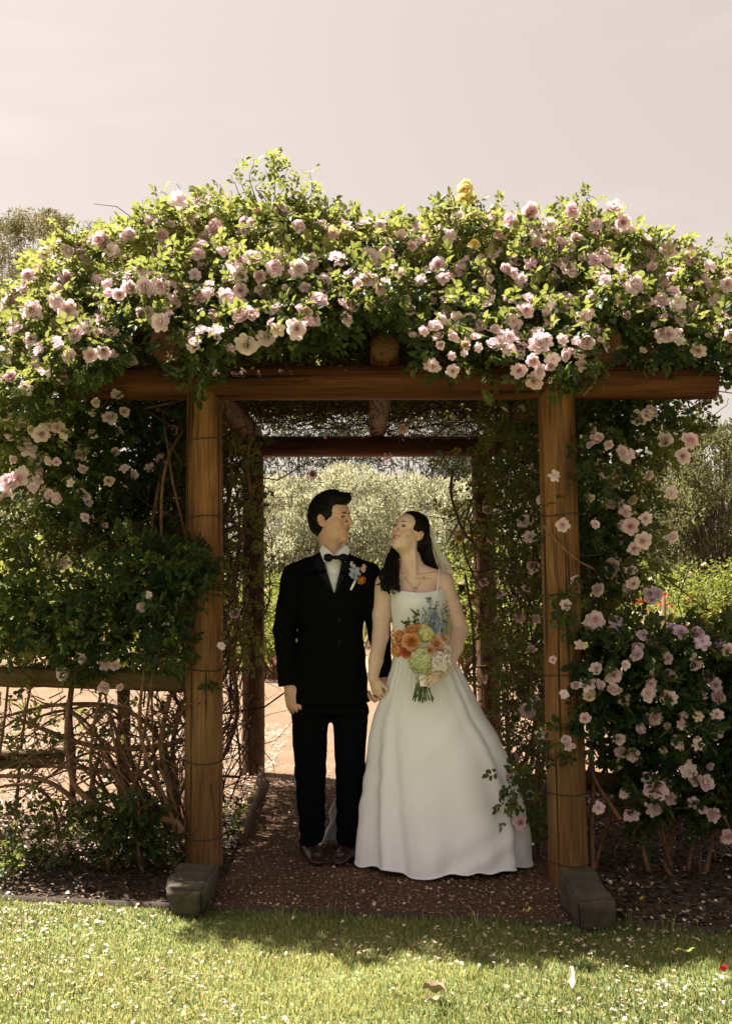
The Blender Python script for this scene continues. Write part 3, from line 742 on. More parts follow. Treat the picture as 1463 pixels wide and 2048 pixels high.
# hidden inner leaves that keep the side wall dark
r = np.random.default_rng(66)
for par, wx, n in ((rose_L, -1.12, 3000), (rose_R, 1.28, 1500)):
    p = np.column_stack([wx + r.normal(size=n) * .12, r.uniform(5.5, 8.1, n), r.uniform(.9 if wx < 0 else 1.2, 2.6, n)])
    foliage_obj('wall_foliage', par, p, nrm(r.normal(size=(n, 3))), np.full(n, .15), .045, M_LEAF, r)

# named canes seen in front on the left
for pts, r0, r1 in [([(137, 1400, 5.3), (133, 1470, 5.3), (140, 1540, 5.28), (160, 1584, 5.25), (234, 1627, 5.22), (344, 1642, 5.2), (362, 1668, 5.18)], .008, .016),
                    ([(40, 1440, 5.4), (137, 1478, 5.4), (215, 1498, 5.4), (312, 1494, 5.4), (366, 1480, 5.4)], .009, .012),
                    ([(-20, 1552, 5.3), (70, 1556, 5.3), (129, 1584, 5.3), (180, 1640, 5.25), (220, 1690, 5.2)], .008, .012),
                    ([(289, 1330, 5.2), (279, 1447, 5.2), (297, 1525, 5.2), (335, 1610, 5.2), (352, 1668, 5.2)], .006, .010),
                    ([(340, 1390, 5.35), (322, 1486, 5.33), (336, 1564, 5.3), (355, 1650, 5.3)], .010, .014),
                    ([(366, 1400, 5.45), (346, 1486, 5.45), (350, 1560, 5.42), (360, 1660, 5.4)], .009, .013),
                    ([(150, 1330, 5.5), (139, 1423, 5.5), (146, 1530, 5.5), (141, 1660, 5.5)], .011, .015),
                    ([(203, 1500, 5.6), (186, 1560, 5.6), (180, 1650, 5.6)], .010, .013),
                    ([(310, 1280, 5.3), (318, 1210, 5.4), (300, 1100, 5.5), (320, 950, 5.6)], .012, .008),
                    ([(352, 1660, 5.5), (330, 1500, 5.5), (250, 1420, 5.5), (120, 1410, 5.5), (-20, 1440, 5.5)], .012, .006),
                    ([(345, 1660, 5.3), (300, 1560, 5.35), (200, 1540, 5.4), (90, 1530, 5.4), (-30, 1500, 5.4)], .011, .006),
                    ([(230, 1680, 5.3), (250, 1600, 5.35), (300, 1520, 5.4), (350, 1440, 5.5)], .008, .005),
                    ([(120, 1680, 5.4), (100, 1600, 5.4), (50, 1570, 5.4), (-30, 1580, 5.4)], .009, .005),
                    ([(500, 870, 6.2), (494, 930, 6.2), (500, 1000, 6.2), (480, 1080, 6.2), (470, 1160, 6.2), (476, 1260, 6.2)], .010, .008)]:
    cane_obj(rose_L, [P(*q) for q in pts], r0 * 1.25, r1 * 1.25)
for pts, r0, r1 in [([(905, 940, 6.9), (902, 990, 6.9), (925, 1060, 6.8), (955, 1100, 6.7), (985, 1180, 6.6)], .010, .008),
                    ([(930, 1150, 6.9), (945, 1250, 6.8), (948, 1360, 6.8), (955, 1480, 6.8)], .009, .012),
                    ([(1010, 1400, 6.2), (1016, 1500, 6.2), (1018, 1640, 6.2)], .011, .014),
                    ([(1060, 1480, 5.7), (1080, 1540, 5.7), (1075, 1620, 5.7), (1078, 1720, 5.6)], .010, .014),
                    ([(1180, 1480, 5.15), (1186, 1560, 5.15), (1183, 1660, 5.15), (1185, 1755, 5.1)], .009, .013),
                    ([(1086, 1052, 4.93), (1115, 1085, 4.92), (1150, 1118, 4.95), (1190, 1140, 5.1)], .006, .005),
                    ([(1165, 790, 4.93), (1190, 760, 4.88), (1185, 720, 4.85), (1200, 690, 4.85)], .009, .007),
                    ([(1240, 1640, 5.0), (1190, 1560, 5.1), (1175, 1500, 5.15)], .010, .006)]:
    cane_obj(rose_R, [P(*q) for q in pts], r0, r1)
r = np.random.default_rng(70)
for k in range(16):                                # arching bare canes under the left rail
    x0, x1 = r.uniform(230, 365), r.uniform(-40, 200); yb = r.uniform(1600, 1670); Yq = r.uniform(5.2, 5.75); top = r.uniform(1410, 1560)
    cane_obj(rose_L, [P(x0, yb, Yq), P(x0 * .8 + x1 * .2 + r.normal() * 12, (yb + top) / 2, Yq), P((x0 + x1) / 2, top + r.normal() * 15, Yq + .05), P(x1, top + r.uniform(0, 90), Yq + .1)], r.uniform(.008, .014), .005)
r = np.random.default_rng(71); polys = []
for k in range(190):                               # fine tangle under the left rail
    a = P(r.uniform(-20, 372), r.uniform(1385, 1650), r.uniform(5.15, 5.9)); d = nrm(r.normal(size=3) * [1.2, .5, .7]); L = r.uniform(.1, .45)
    polys.append((wander(a, a + d * L, 8, .05, r), np.linspace(r.uniform(.0025, .006), .0012, 8)))
twig_obj('tangle_twigs', rose_L, polys, M_CANE, 4)
polys = []
for k in range(150):
    a = P(r.uniform(1000, 1100), r.uniform(1350, 1700), r.uniform(5.4, 6.6)); d = nrm(r.normal(size=3) * [.7, .5, 1.2]); L = r.uniform(.1, .5)
    polys.append((wander(a, a + d * L, 8, .05, r), np.linspace(r.uniform(.0025, .006), .0012, 8)))
for k in range(120):
    a = P(r.uniform(1180, 1463), r.uniform(1480, 1740), r.uniform(5.1, 5.9)); d = nrm(r.normal(size=3) * [.7, .5, 1.0]); L = r.uniform(.1, .5)
    polys.append((wander(a, a + d * L, 8, .05, r), np.linspace(r.uniform(.003, .008), .0015, 8)))
twig_obj('tangle_twigs', rose_R, polys, M_CANE, 4)
def leaf_scatter(par, spec, size, r, young=.3, name='low_foliage'):
    pp, yy = [], []
    for (x0, x1, y0, y1, Y0, Y1, n) in spec:
        for k in range(n): pp.append(P(r.uniform(x0, x1), r.uniform(y0, y1), r.uniform(Y0, Y1))); yy.append(young)
    p = np.array(pp); foliage_obj(name, par, p, nrm(r.normal(size=p.shape)), np.array(yy), size, M_LEAF, r)
leaf_scatter(rose_L, [(0, 370, 1400, 1600, 5.2, 5.7, 130), (0, 360, 1600, 1720, 5.1, 5.5, 260), (180, 310, 1600, 1700, 5.05, 5.3, 170), (445, 530, 850, 1350, 5.6, 7.5, 170), (445, 500, 1600, 1690, 5.8, 6.6, 30), (395, 430, 1350, 1385, 5.2, 5.22, 3), (-20, 40, 1690, 1760, 4.9, 5.1, 40)], .042, r)
leaf_scatter(rose_R, [(1000, 1090, 1350, 1720, 5.3, 6.2, 130), (1000, 1060, 1540, 1640, 4.95, 5.2, 34), (1095, 1180, 1440, 1520, 4.88, 4.98, 30), (1110, 1170, 1180, 1260, 4.88, 4.95, 30), (950, 1080, 810, 1000, 5.6, 7.4, 220), (880, 980, 900, 1100, 7, 7.8, 80)], .042, r)

# ================================================================== fence-height rose bushes
bushL, bushR, bushE = Blobs(), Blobs(), Blobs()
for (px, py, rx) in [(330, 1125, 52), (260, 1120, 55), (380, 1130, 38), (200, 1160, 52), (300, 1180, 55), (360, 1190, 48), (240, 1215, 52), (150, 1215, 50), (320, 1240, 50), (200, 1265, 48), (270, 1285, 46), (120, 1270, 48), (340, 1300, 40), (170, 1310, 42), (400, 1160, 26), (405, 1110, 20)]:
    bushL.px(px, py, 5.12 + .0004 * abs(px - 330) + rL.normal() * .04, rx * .9, rx * .8, .18, 1.0, .22)
for (px, py, rx) in [(20, 1150, 50), (90, 1180, 48), (-40, 1200, 60), (40, 1230, 55), (100, 1255, 50), (-20, 1280, 55), (60, 1300, 48), (-90, 1250, 60), (10, 1080, 40)]:
    bushE.px(px, py, 5.45 + rL.normal() * .05, rx, rx * .85, .2, 1.0, .55)
for py in np.arange(1275, 1640, 48):
    for px in np.arange(1185 if py < 1430 else 1235, 1580, 52):
        if py > 1560 and px < 1250: continue
        bushR.px(px + rL.normal() * 12, py + rL.normal() * 10 + (px - 1300) * -.02, 5.02 + rL.normal() * .05 + (.12 if py > 1500 else 0), 36, 34, .16, .95 if py < 1480 else .8, .15)
bushL.px(180, 1340, 5.2, 40, 30, .12, .5, .3)
for b_ in (bushL, bushR, bushE): b_.done()
rose_bL = thing('rose_bush', 'dark green rose bush against the left post above the fence rail', 'rose bush', (-1.15, 5.2, 0))
rose_bE = thing('rose_bush', 'sunlit light green rose bush at the left edge above the fence rail', 'rose bush', (-1.75, 5.5, 0))
rose_bR = thing('rose_bush', 'low rose bush full of pink and lilac blooms right of the right post', 'rose bush', (1.45, 5.05, 0))
for par, bl, sd, dens in ((rose_bL, bushL, 81, 480), (rose_bE, bushE, 82, 420), (rose_bR, bushR, 83, 430)):
    r = np.random.default_rng(sd); p, nn, y = bl.sample(dens, r, .3)
    foliage_obj('foliage', par, p, nn, y, .046 if sd != 81 else .042, M_LEAF, r)
r = np.random.default_rng(84)
for par, base, tops in ((rose_bL, (-1.05, 5.25, 0), [(250, 1200), (330, 1150), (180, 1230), (300, 1280)]), (rose_bE, (-1.9, 5.55, 0), [(30, 1200), (90, 1230), (-40, 1240)]), (rose_bR, (1.5, 5.15, 0), [(1220, 1300), (1300, 1350), (1400, 1330), (1450, 1420), (1340, 1500), (1260, 1450)])):
    for (px, py) in tops:
        t = P(px, py, base[1] + .02); b0 = np.array(base) + np.array([r.normal() * .12, r.normal() * .05, 0]); m1 = (b0 + t) / 2 + r.normal(size=3) * .06
        cane_obj(par, [b0, b0 * .7 + m1 * .3 + r.normal(size=3) * .03, m1, t], .012, .005)

# ================================================================== blooms, placed on the foliage where the photograph shows them
top_left = [(23, 606, 20), (48, 573, 18), (56, 551, 14), (66, 621, 16), (134, 558, 16), (137, 500, 18), (207, 480, 20), (223, 503, 18), (258, 470, 14), (324, 472, 16), (349, 495, 17), (395, 508, 14), (357, 399, 17), (430, 457, 17), (470, 495, 17), (463, 518, 15), (506, 518, 18), (440, 546, 20), (478, 548, 18), (518, 553, 15), (549, 535, 19), (597, 538, 18), (620, 525, 16), (258, 578, 17), (238, 589, 14), (291, 573, 18), (321, 573, 17), (296, 629, 19), (280, 625, 14), (321, 644, 19), (397, 594, 19), (374, 578, 15), (389, 548, 15), (321, 508, 17), (450, 591, 16), (475, 609, 16), (486, 632, 18), (501, 629, 15), (432, 629, 15), (430, 669, 12), (463, 654, 16), (493, 690, 20), (531, 677, 18), (592, 657, 18), (554, 659, 14), (526, 586, 17), (544, 616, 16), (612, 624, 14), (627, 639, 15), (637, 601, 18), (700, 614, 16), (716, 475, 17), (223, 662, 15), (253, 677, 13), (200, 634, 16), (174, 654, 17), (154, 667, 14), (137, 621, 16), (119, 692, 14), (180, 710, 15), (207, 705, 14), (139, 712, 14), (235, 728, 12), (260, 720, 15), (230, 768, 14), (169, 786, 12), (109, 806, 15), (51, 776, 15), (23, 755, 14), (8, 710, 16), (15, 652, 14), (116, 854, 13), (129, 867, 11), (185, 869, 11), (266, 877, 10), (83, 867, 15), (321, 879, 12), (10, 826, 15), (597, 452, 15),
            (170, 520, 14), (110, 600, 15), (190, 590, 14), (60, 680, 14), (90, 740, 13), (280, 540, 14), (410, 470, 14), (560, 500, 13), (650, 560, 15), (680, 520, 14), (660, 490, 13), (300, 440, 14), (380, 430, 14), (490, 450, 14), (640, 450, 13), (690, 450, 14), (20, 965, 20), (40, 955, 16), (10, 990, 14), (165, 940, 10), (100, 920, 12), (135, 925, 11), (265, 950, 10), (160, 985, 9), (170, 1035, 9), (210, 1050, 8), (300, 935, 9), (340, 930, 9), (90, 985, 11), (60, 900, 14), (40, 850, 12), (230, 905, 10), (480, 580, 13), (570, 580, 14), (610, 575, 12), (350, 600, 13)]
top_right = [(976, 423, 17), (1059, 423, 18), (1143, 421, 17), (1229, 416, 17), (1244, 444, 15), (1072, 464, 14), (1128, 494, 17), (1082, 509, 15), (1138, 537, 17), (1107, 560, 13), (875, 530, 16), (940, 583, 19), (973, 583, 17), (915, 643, 18), (938, 636, 14), (870, 651, 13), (1171, 573, 17), (1158, 598, 18), (1133, 605, 17), (1115, 600, 15), (1166, 636, 16), (1026, 643, 17), (1052, 621, 16), (1186, 661, 16), (1171, 686, 17), (1209, 689, 18), (1077, 686, 20), (1090, 681, 14), (1105, 719, 14), (1126, 711, 12), (1064, 722, 14), (1037, 741, 15), (1080, 742, 15), (1069, 762, 15), (1100, 762, 14), (1100, 732, 12), (933, 742, 15), (905, 742, 11), (867, 732, 11), (1267, 570, 18), (1257, 542, 18), (1284, 540, 16), (1322, 603, 19), (1355, 605, 17), (1350, 633, 17), (1327, 638, 15), (1325, 669, 16), (1338, 669, 14), (1396, 702, 13), (1277, 836, 16), (1300, 828, 15), (1330, 879, 18), (1380, 881, 15), (1365, 912, 13), (1193, 879, 16), (1067, 869, 13), (1305, 719, 12), (771, 512, 18), (738, 517, 18), (943, 509, 16), (910, 542, 15), (986, 502, 14), (1343, 557, 16), (1335, 497, 17), (1380, 517, 16), (1454, 568, 14), (1431, 603, 14), (1446, 633, 13), (1456, 674, 14),
             (1189, 929, 14), (1212, 943, 15), (1232, 947, 13), (1228, 968, 11), (1250, 1023, 14), (1236, 1007, 12), (1261, 1052, 17), (1246, 1050, 12), (1236, 1076, 13), (1203, 1087, 15), (1285, 1082, 14), (1290, 1037, 11), (1224, 1132, 16), (1234, 1156, 12), (1195, 1179, 12), (1253, 1177, 11), (1343, 1074, 13), (1343, 986, 12), (1199, 1025, 9), (1179, 996, 10), (1252, 910, 14), (1244, 905, 12),
             (800, 470, 14), (840, 560, 13), (820, 620, 12), (900, 470, 14), (1010, 540, 15), (1000, 470, 14), (1040, 560, 13), (1020, 700, 12), (985, 690, 12), (960, 650, 13), (1010, 600, 14), (1190, 520, 14), (1210, 560, 13), (1290, 480, 15), (1300, 510, 14), (1400, 560, 14), (1390, 620, 13), (1420, 670, 13), (1290, 650, 13), (1360, 680, 12), (1100, 640, 13), (1060, 590, 12), (760, 580, 12), (790, 540, 14), (850, 500, 14), (730, 560, 13), (780, 680, 9), (770, 700, 8), (880, 690, 10), (930, 690, 11), (1150, 480, 13), (1190, 450, 14), (1100, 450, 14), (1020, 440, 14), (1290, 605, 13), (1240, 600, 12), (760, 450, 13), (830, 450, 13), (1420, 530, 14)]
wall_right = [(1045, 1045, 16, 5.55), (1059, 1074, 14, 5.5), (1125, 1050, 15, 4.9), (982, 1079, 11, 6.4), (997, 1128, 12, 6.3), (1065, 1130, 14, 5.5), (967, 1164, 10, 6.5), (1130, 1210, 13, 4.88), (1036, 1235, 12, 5.7), (1069, 1238, 12, 5.5), (997, 1243, 9, 6.3), (1011, 1267, 11, 6.2), (1017, 1298, 11, 6.1), (1109, 951, 13, 4.9), (1082, 998, 14, 5.2), (994, 953, 12, 6.3), (1015, 957, 11, 6.2), (1041, 1365, 12, 5.7), (1056, 1423, 17, 5.5), (966, 1357, 10, 6.6), (1031, 1516, 12, 5.6), (1037, 1543, 11, 5.6), (1015, 1556, 11, 5.15), (1134, 1490, 14, 4.87), (1130, 1478, 10, 4.86), (1082, 1468, 12, 5.1), (1127, 1388, 11, 4.88), (1041, 1646, 14, 5.2), (945, 970, 9, 7.2), (806, 858, 9, 7.4), (775, 910, 8, 7.9), (1040, 985, 9, 5.8), (1065, 935, 10, 5.5), (540, 910, 9, 7.9), (625, 948, 9, 7.95), (530, 1010, 8, 7.8), (1015, 1030, 10, 6.0), (1050, 1180, 11, 5.6), (1000, 1190, 10, 6.2), (1030, 1320, 11, 5.8), (1062, 1300, 10, 5.5), (985, 1290, 9, 6.4), (1010, 1420, 10, 6.0), (1070, 1400, 10, 5.4), (1025, 1610, 11, 5.3), (1060, 1590, 10, 5.4), (975, 1020, 10, 6.5), (1035, 900, 10, 5.9), (1160, 1290, 12, 4.9), (1150, 1160, 10, 4.95), (1085, 905, 11, 5.1), (1105, 1320, 9, 4.9)]
bush_l = [(285, 1215, 13), (143, 1243, 14), (337, 1249, 12), (127, 1348, 14), (209, 1373, 14), (210, 1330, 11), (230, 1332, 9), (165, 1318, 9), (297, 1190, 7)]
bush_lx = [(491, 1272, 13, 5.9), (443, 1292, 9, 5.12), (470, 1228, 10, 5.9), (125, 1125, 8, 5.4), (240, 1375, 8, 5.15)]
bush_r = [(1175, 1367, 15), (1150, 1371, 10), (1226, 1351, 14), (1228, 1378, 13), (1212, 1398, 14), (1246, 1396, 16), (1179, 1392, 10), (1335, 1351, 14), (1306, 1347, 10), (1335, 1395, 15), (1296, 1388, 13), (1285, 1421, 13), (1308, 1434, 15), (1285, 1457, 12), (1330, 1451, 11), (1431, 1464, 12), (1433, 1429, 11), (1437, 1394, 15), (1416, 1353, 14), (1431, 1326, 14), (1169, 1436, 12), (1203, 1445, 9), (1396, 1490, 12), (1396, 1509, 12), (1377, 1541, 16), (1408, 1566, 15), (1390, 1560, 13), (1310, 1580, 18), (1330, 1568, 12), (1298, 1558, 13), (1310, 1615, 18), (1291, 1607, 14), (1261, 1630, 14), (1341, 1597, 12), (1359, 1593, 9), (1425, 1630, 14), (1455, 1673, 15), (1263, 1509, 12), (1380, 1310, 11), (1455, 1300, 13), (1250, 1330, 10), (1450, 1560, 12), (1240, 1480, 11), (1350, 1480, 10), (1189, 1240, 17), (1173, 1257, 13)]
bush_lil = [(1232, 1246, 13), (1220, 1262, 9), (1404, 1283, 14), (1394, 1267, 13), (1361, 1265, 14), (1300, 1278, 13), (1273, 1294, 14), (1273, 1308, 12), (1298, 1187, 12), (1314, 1187, 12), (1303, 1200, 10), (1345, 1255, 12), (1285, 1270, 10), (1325, 1300, 11), (1440, 1290, 12), (1390, 1330, 10), (1430, 1370, 11)]
TOCAM = np.array([0, -1.0, .0])
def facing(nn, r): return nrm(nn * .55 + TOCAM * .75 + np.array([0, 0, .12]) + r.normal(size=3) * .38)
r = np.random.default_rng(91)
used = []
def put(par, bl, lst, meshes, r, dflt=5.0, scale=1.0):
    for (px, py, rp) in lst:
        h = bl.hit(px, py); 
        if h is None: p, nn = P(px, py, dflt), TOCAM
        else: p, nn = h
        if h is not None and p[1] > 5.9: p, nn = P(px, py, 5.3), TOCAM
        p = p + nrm(p - np.array([0, 0, CAM_H])) * -.02
        add_bloom(par, meshes, p, facing(nn, r), rp * mpp(p[1]) * 1.18 * scale, r)
        used.append((p[0], p[1], p[2]))
put(rose_L, climbL, top_left, BL_PINK, r); put(rose_R, climbR, top_right, BL_PINK, r)
rw = np.random.default_rng(88)
top_left2 = [(rw.uniform(0, 360), rw.uniform(790, 1010), rw.uniform(8, 13)) for k in range(34)]
put(rose_L, climbL, top_left2, BL_PINK, rw)
put(rose_R, climbR, [(rw.uniform(1155, 1300), rw.uniform(820, 1200), rw.uniform(8, 13)) for k in range(22)], BL_PINK, rw)
put(rose_bR, bushR, [(rw.uniform(1180, 1463), rw.uniform(1290, 1620), rw.uniform(8, 13)) for k in range(26)], BL_PINK, rw, 5.0)
for (px, py, rp, Y) in wall_right:
    add_bloom(rose_R if px > 700 else rose_L, BL_PINK, P(px, py, Y), facing(TOCAM, r), rp * mpp(Y) * 1.05, r)
put(rose_bL, bushL, bush_l, BL_PINK, r, 5.1)
for (px, py, rp, Y) in bush_lx: add_bloom(rose_bL if py > 1290 else rose_L, BL_PINK, P(px, py, Y), facing(TOCAM, r), rp * mpp(Y), r)
put(rose_bR, bushR, bush_r, BL_PINK, r, 5.0); put(rose_bR, bushR, bush_lil, BL_LIL, r, 5.0)
# more, smaller and half hidden, all over the canopy
for par, bl, sd, nb in ((rose_L, climbL, 95, 118), (rose_R, climbR, 96, 80)):
    r = np.random.default_rng(sd); p, nn, y = bl.sample(60, r, 0.0, None, (.98, 1.06))
    sc_ = (nn[:, 1] < .2) * 1.0 + (nn[:, 2] > .3) * .8 + r.random(len(p)) * .6; sc_[(p[:, 2] < 2.45)] -= .9; sc_[p[:, 1] > 6.2] -= .75; sc_[(nn[:, 2] < -.3)] -= 1
    idx = np.argsort(-sc_); n = 0
    for i in idx:
        if n >= nb: break
        if p[i, 1] > 5.3 and r.random() < .3: continue
        if any((abs(p[i, 0] - q[0]) < .055 and abs(p[i, 2] - q[2]) < .055 and abs(p[i, 1] - q[1]) < .3) for q in used): continue
        used.append(tuple(p[i])); add_bloom(par, BL_PINK, p[i], facing(nn[i] + np.array([0, 0, .4]), r), r.uniform(.026, .040), r); n += 1
# the many smallest blooms beyond the single ones, one joined part per plant
def small_blooms(par, bl, sd, nb):
    r = np.random.default_rng(sd); p, nn, y = bl.sample(70, r, 0.0, None, (1.0, 1.08)); m = (nn[:, 1] < .35) & (p[:, 2] > 2.3) & (p[:, 1] < 5.8) & (nn[:, 2] > -.35); p, nn = p[m], nn[m]
    w = np.clip((p[:, 2] - 2.3) * 2, .25, 1); sel = r.choice(len(p), min(nb, len(p)), replace=False, p=w / w.sum()); p, nn = p[sel], nn[sel]
    Vs, Fs, T, b = [], [], [], 0
    base = [bloom_mesh('b', None, [(6, .95, .8, 0, 45, .1, -.05, .1), (5, .7, .6, 35, 85, .08, .03, .45), (4, .4, .4, 60, 100, .04, .1, .85)], 50 + i) for i in range(3)]
    dat = []
    for me in base:
        v = np.zeros(len(me.vertices) * 3); me.vertices.foreach_get('co', v); f = np.zeros(len(me.polygons) * 4, int); me.loops.foreach_get('vertex_index', f); t = np.zeros(len(me.polygons)); me.attributes['tone'].data.foreach_get('value', t)
        dat.append((v.reshape(-1, 3), f.reshape(-1, 4), t)); bpy.data.meshes.remove(me)
    for q, n_ in zip(p, nn):
        v, f, t = dat[int(r.integers(3))]; d = facing(n_ + np.array([0, 0, .5]), r); R = np.array(Vector(d).to_track_quat('Z', 'Y').to_matrix()) * r.uniform(.018, .036)
        Vs.append(v @ R.T + q); Fs.append(f + b); b += len(v); T.append(np.clip(t + r.normal() * .15, 0, 1))
    o = link('small_blooms', mesh_np('small_blooms', np.vstack(Vs) - np.array(par.location), [np.vstack(Fs)], M_PINK, {'tone': np.concatenate(T)}, smooth=True), par); o['kind'] = 'stuff'
small_blooms(rose_L, climbL, 97, 900); small_blooms(rose_R, climbR, 98, 900)
for par, bd in ((rose_L, budsL), (rose_R, budsR)):
    for q, d in bd: add_bloom(par, BL_PINK, q, d, r.uniform(.012, .02), r, 6)
# the yellow climber at the back right post, its top bloom above the canopy
rose_Y = thing('climbing_rose', 'yellow climbing rose on the back right post, blooming above the canopy', 'climbing rose', (1.02, 7.6, 0))
for (px, py, rp, Y) in [(917, 1078, 13, 7.3), (950, 1066, 13, 7.2), (945, 1195, 13, 7.1), (930, 384, 20, 5.2), (925, 402, 17, 5.18), (938, 398, 16, 5.22), (930, 370, 12, 5.2), (948, 488, 15, 5.0)]:
    add_bloom(rose_Y, BL_YEL, P(px, py, Y), facing(TOCAM + np.array([0, 0, .3]), r), rp * mpp(Y), r, int(r.integers(0, 4)))
cane_obj(rose_Y, [np.array([1.02, 7.6, 0]), np.array([.95, 7.5, 1.0]), P(925, 1080, 7.35), np.array([.9, 7.2, 2.4]), np.array([.75, 6.2, 2.9]), P(928, 410, 5.25)], .010, .004)
leaf_scatter(rose_Y, [(905, 960, 1060, 1110, 7.2, 7.5, 30), (930, 960, 1170, 1220, 7.0, 7.3, 14)], .045, r, .5, 'foliage')

# ================================================================== lawn, mulch, gravel, fallen petals
r = np.random.default_rng(101)
M_GRASS = leaf_mat('grass_blade', [(0.0, (0.012, 0.045, 0.020)), (0.35, (0.085, 0.14, 0.045)), (0.65, (0.32, 0.32, 0.12)), (1.0, (0.56, 0.49, 0.26))], (0.68, 0.63, 0.21), 0.44, 0.5)
def blades(n, xr, yr, h, w, r, ok=None):
    x = r.uniform(*xr, n); y = r.uniform(*yr, n)
    m = y < (EL[1] + (x - EL[0]) * ed[1] / ed[0]) - .004
    x, y = x[m], y[m]; n = len(x); base = np.column_stack([x, y, np.full(n, -.002)])
    a = r.uniform(0, 2 * pi, n); lean = np.column_stack([np.cos(a), np.sin(a), np.zeros(n)]) * r.uniform(.1, .9, n)[:, None]
    cl_ = 1 + .35 * fnoise(base, 3, 3, 5.0)
    H = (h * r.uniform(.55, 1.25, n) * cl_)[:, None]; W = (w * r.uniform(.7, 1.3, n))[:, None]
    b2 = r.uniform(0, pi, n); s = np.column_stack([np.cos(b2), np.sin(b2), np.zeros(n)])
    up = np.array([0, 0, 1.0])
    m1 = base + up * H * .55 + lean * H * .25; t = base + up * H * (1 - .3 * np.linalg.norm(lean, axis=1)[:, None]) + lean * H * .8
    V = np.stack([base - s * W / 2, base + s * W / 2, m1 + s * W * .42, m1 - s * W * .42, t], 1).reshape(-1, 3)
    k = np.arange(n)[:, None] * 5
    Q = k + np.array([[0, 1, 2, 3]]); T = k + np.array([[3, 2, 4]])
    rn = np.clip(.42 + .28 * fnoise(base, 9, 3, 2.2) + r.normal(size=n) * .2, 0, 1)
    return V, Q, T, rn
V, Q, T, rn = blades(185000, (-2.5, 2.6), (2.5, 5.0), .028, .0042, r)
o = link('grass', mesh_np('grass', V, [Q, T], M_GRASS, {'rnd': np.concatenate([rn, rn])})); tag(o, 'short sunlit lawn grass with fallen petals', None, None, 'stuff')
# longer tufts along the edging
V, Q, T, rn = blades(9000, (-2.5, 2.6), (3.9, 4.9), .075, .004, r)
ey = EL[1] + (V[::5, 0] - EL[0]) * ed[1] / ed[0]; near = (ey - V[::5, 1] < .10) & ((fnoise(V[::5], 17, 3, 4.0) > .1))
kk = np.where(near)[0]; V2 = V.reshape(-1, 5, 3)[kk].reshape(-1, 3); b_ = np.arange(len(kk))[:, None] * 5
link('edge_grass', mesh_np('edge_grass', V2, [b_ + np.array([[0, 1, 2, 3]]), b_ + np.array([[3, 2, 4]])], M_GRASS, {'rnd': np.concatenate([rn[kk], rn[kk]])}), None, None, 'stuff')['label'] = 'longer grass tufts along the lawn edging'

M_FALLEN = leaf_mat('fallen_petal', [(0.0, (0.22, 0.13, 0.07)), (0.25, (0.50, 0.37, 0.25)), (0.6, (0.66, 0.53, 0.44)), (1.0, (0.78, 0.63, 0.60))], (0.8, 0.66, 0.58), 0.3, 0.6, spec=.15)
def petals(pos, size, r):
    n = len(pos); a = r.uniform(0, 2 * pi, n)
    ax = np.column_stack([np.cos(a), np.sin(a), r.normal(size=n) * .35]); no = np.column_stack([r.normal(size=n) * .5, r.normal(size=n) * .5, np.ones(n)])
    return leaf_batch(pos, ax, no, size, size * r.uniform(.55, .95, n), fold=.35, bend=-.15)
def petal_field(name, label, n, xr, yr, z, sz, r, pale, cond=None):
    x = r.uniform(*xr, n); y = r.uniform(*yr, n); p0 = np.column_stack([x, y, np.zeros(n)])
    m = r.random(n) < np.clip(.42 + 1.1 * fnoise(p0, 23, 4, 5.0), .05, 1)
    if cond is not None: m &= cond(x, y)
    x, y = x[m], y[m]; n = len(x)
    V, F = petals(np.column_stack([x, y, z[0] + r.uniform(0, z[1], n)]), sz * r.uniform(.6, 1.35, n), r)
    o = link(name, mesh_np(name, V, [F], M_FALLEN, {'rnd': np.repeat(np.clip(pale + r.normal(size=n) * .25, 0, 1), 2)})); tag(o, label, None, None, 'stuff'); return o
lawn_c = lambda x, y: y < edge_y(x) - .02
petal_field('fallen_petals', 'pale rose petals scattered over the lawn', 14000, (-2.5, 2.6), (2.5, 4.9), (.002, .024), .0155, r, .45, lawn_c)
petal_field('fallen_petals', 'rose petals littering the left mulch bed', 3600, (-2.6, -.72), (4.2, 6.4), (.016, .012), .018, r, .55, lambda x, y: y > edge_y(x) + .02)
petal_field('fallen_petals', 'rose petals littering the right mulch bed', 3400, (1.06, 2.8), (4.0, 7.2), (.016, .012), .018, r, .55, lambda x, y: y > edge_y(x) + .02)
petal_field('fallen_petals', 'rose petals scattered on the gravel path', 1300, (-.66, 1.05), (4.2, 8.5), (.002, .008), .017, r, .6, lambda x, y: (y > edge_y(x) + .02))
petal_field('fallen_petals', 'rose petals drifted on the sand beyond the left fence', 7000, (-3.6, -.7), (6.6, 10.5), (-.008, .01), .024, r, .62)
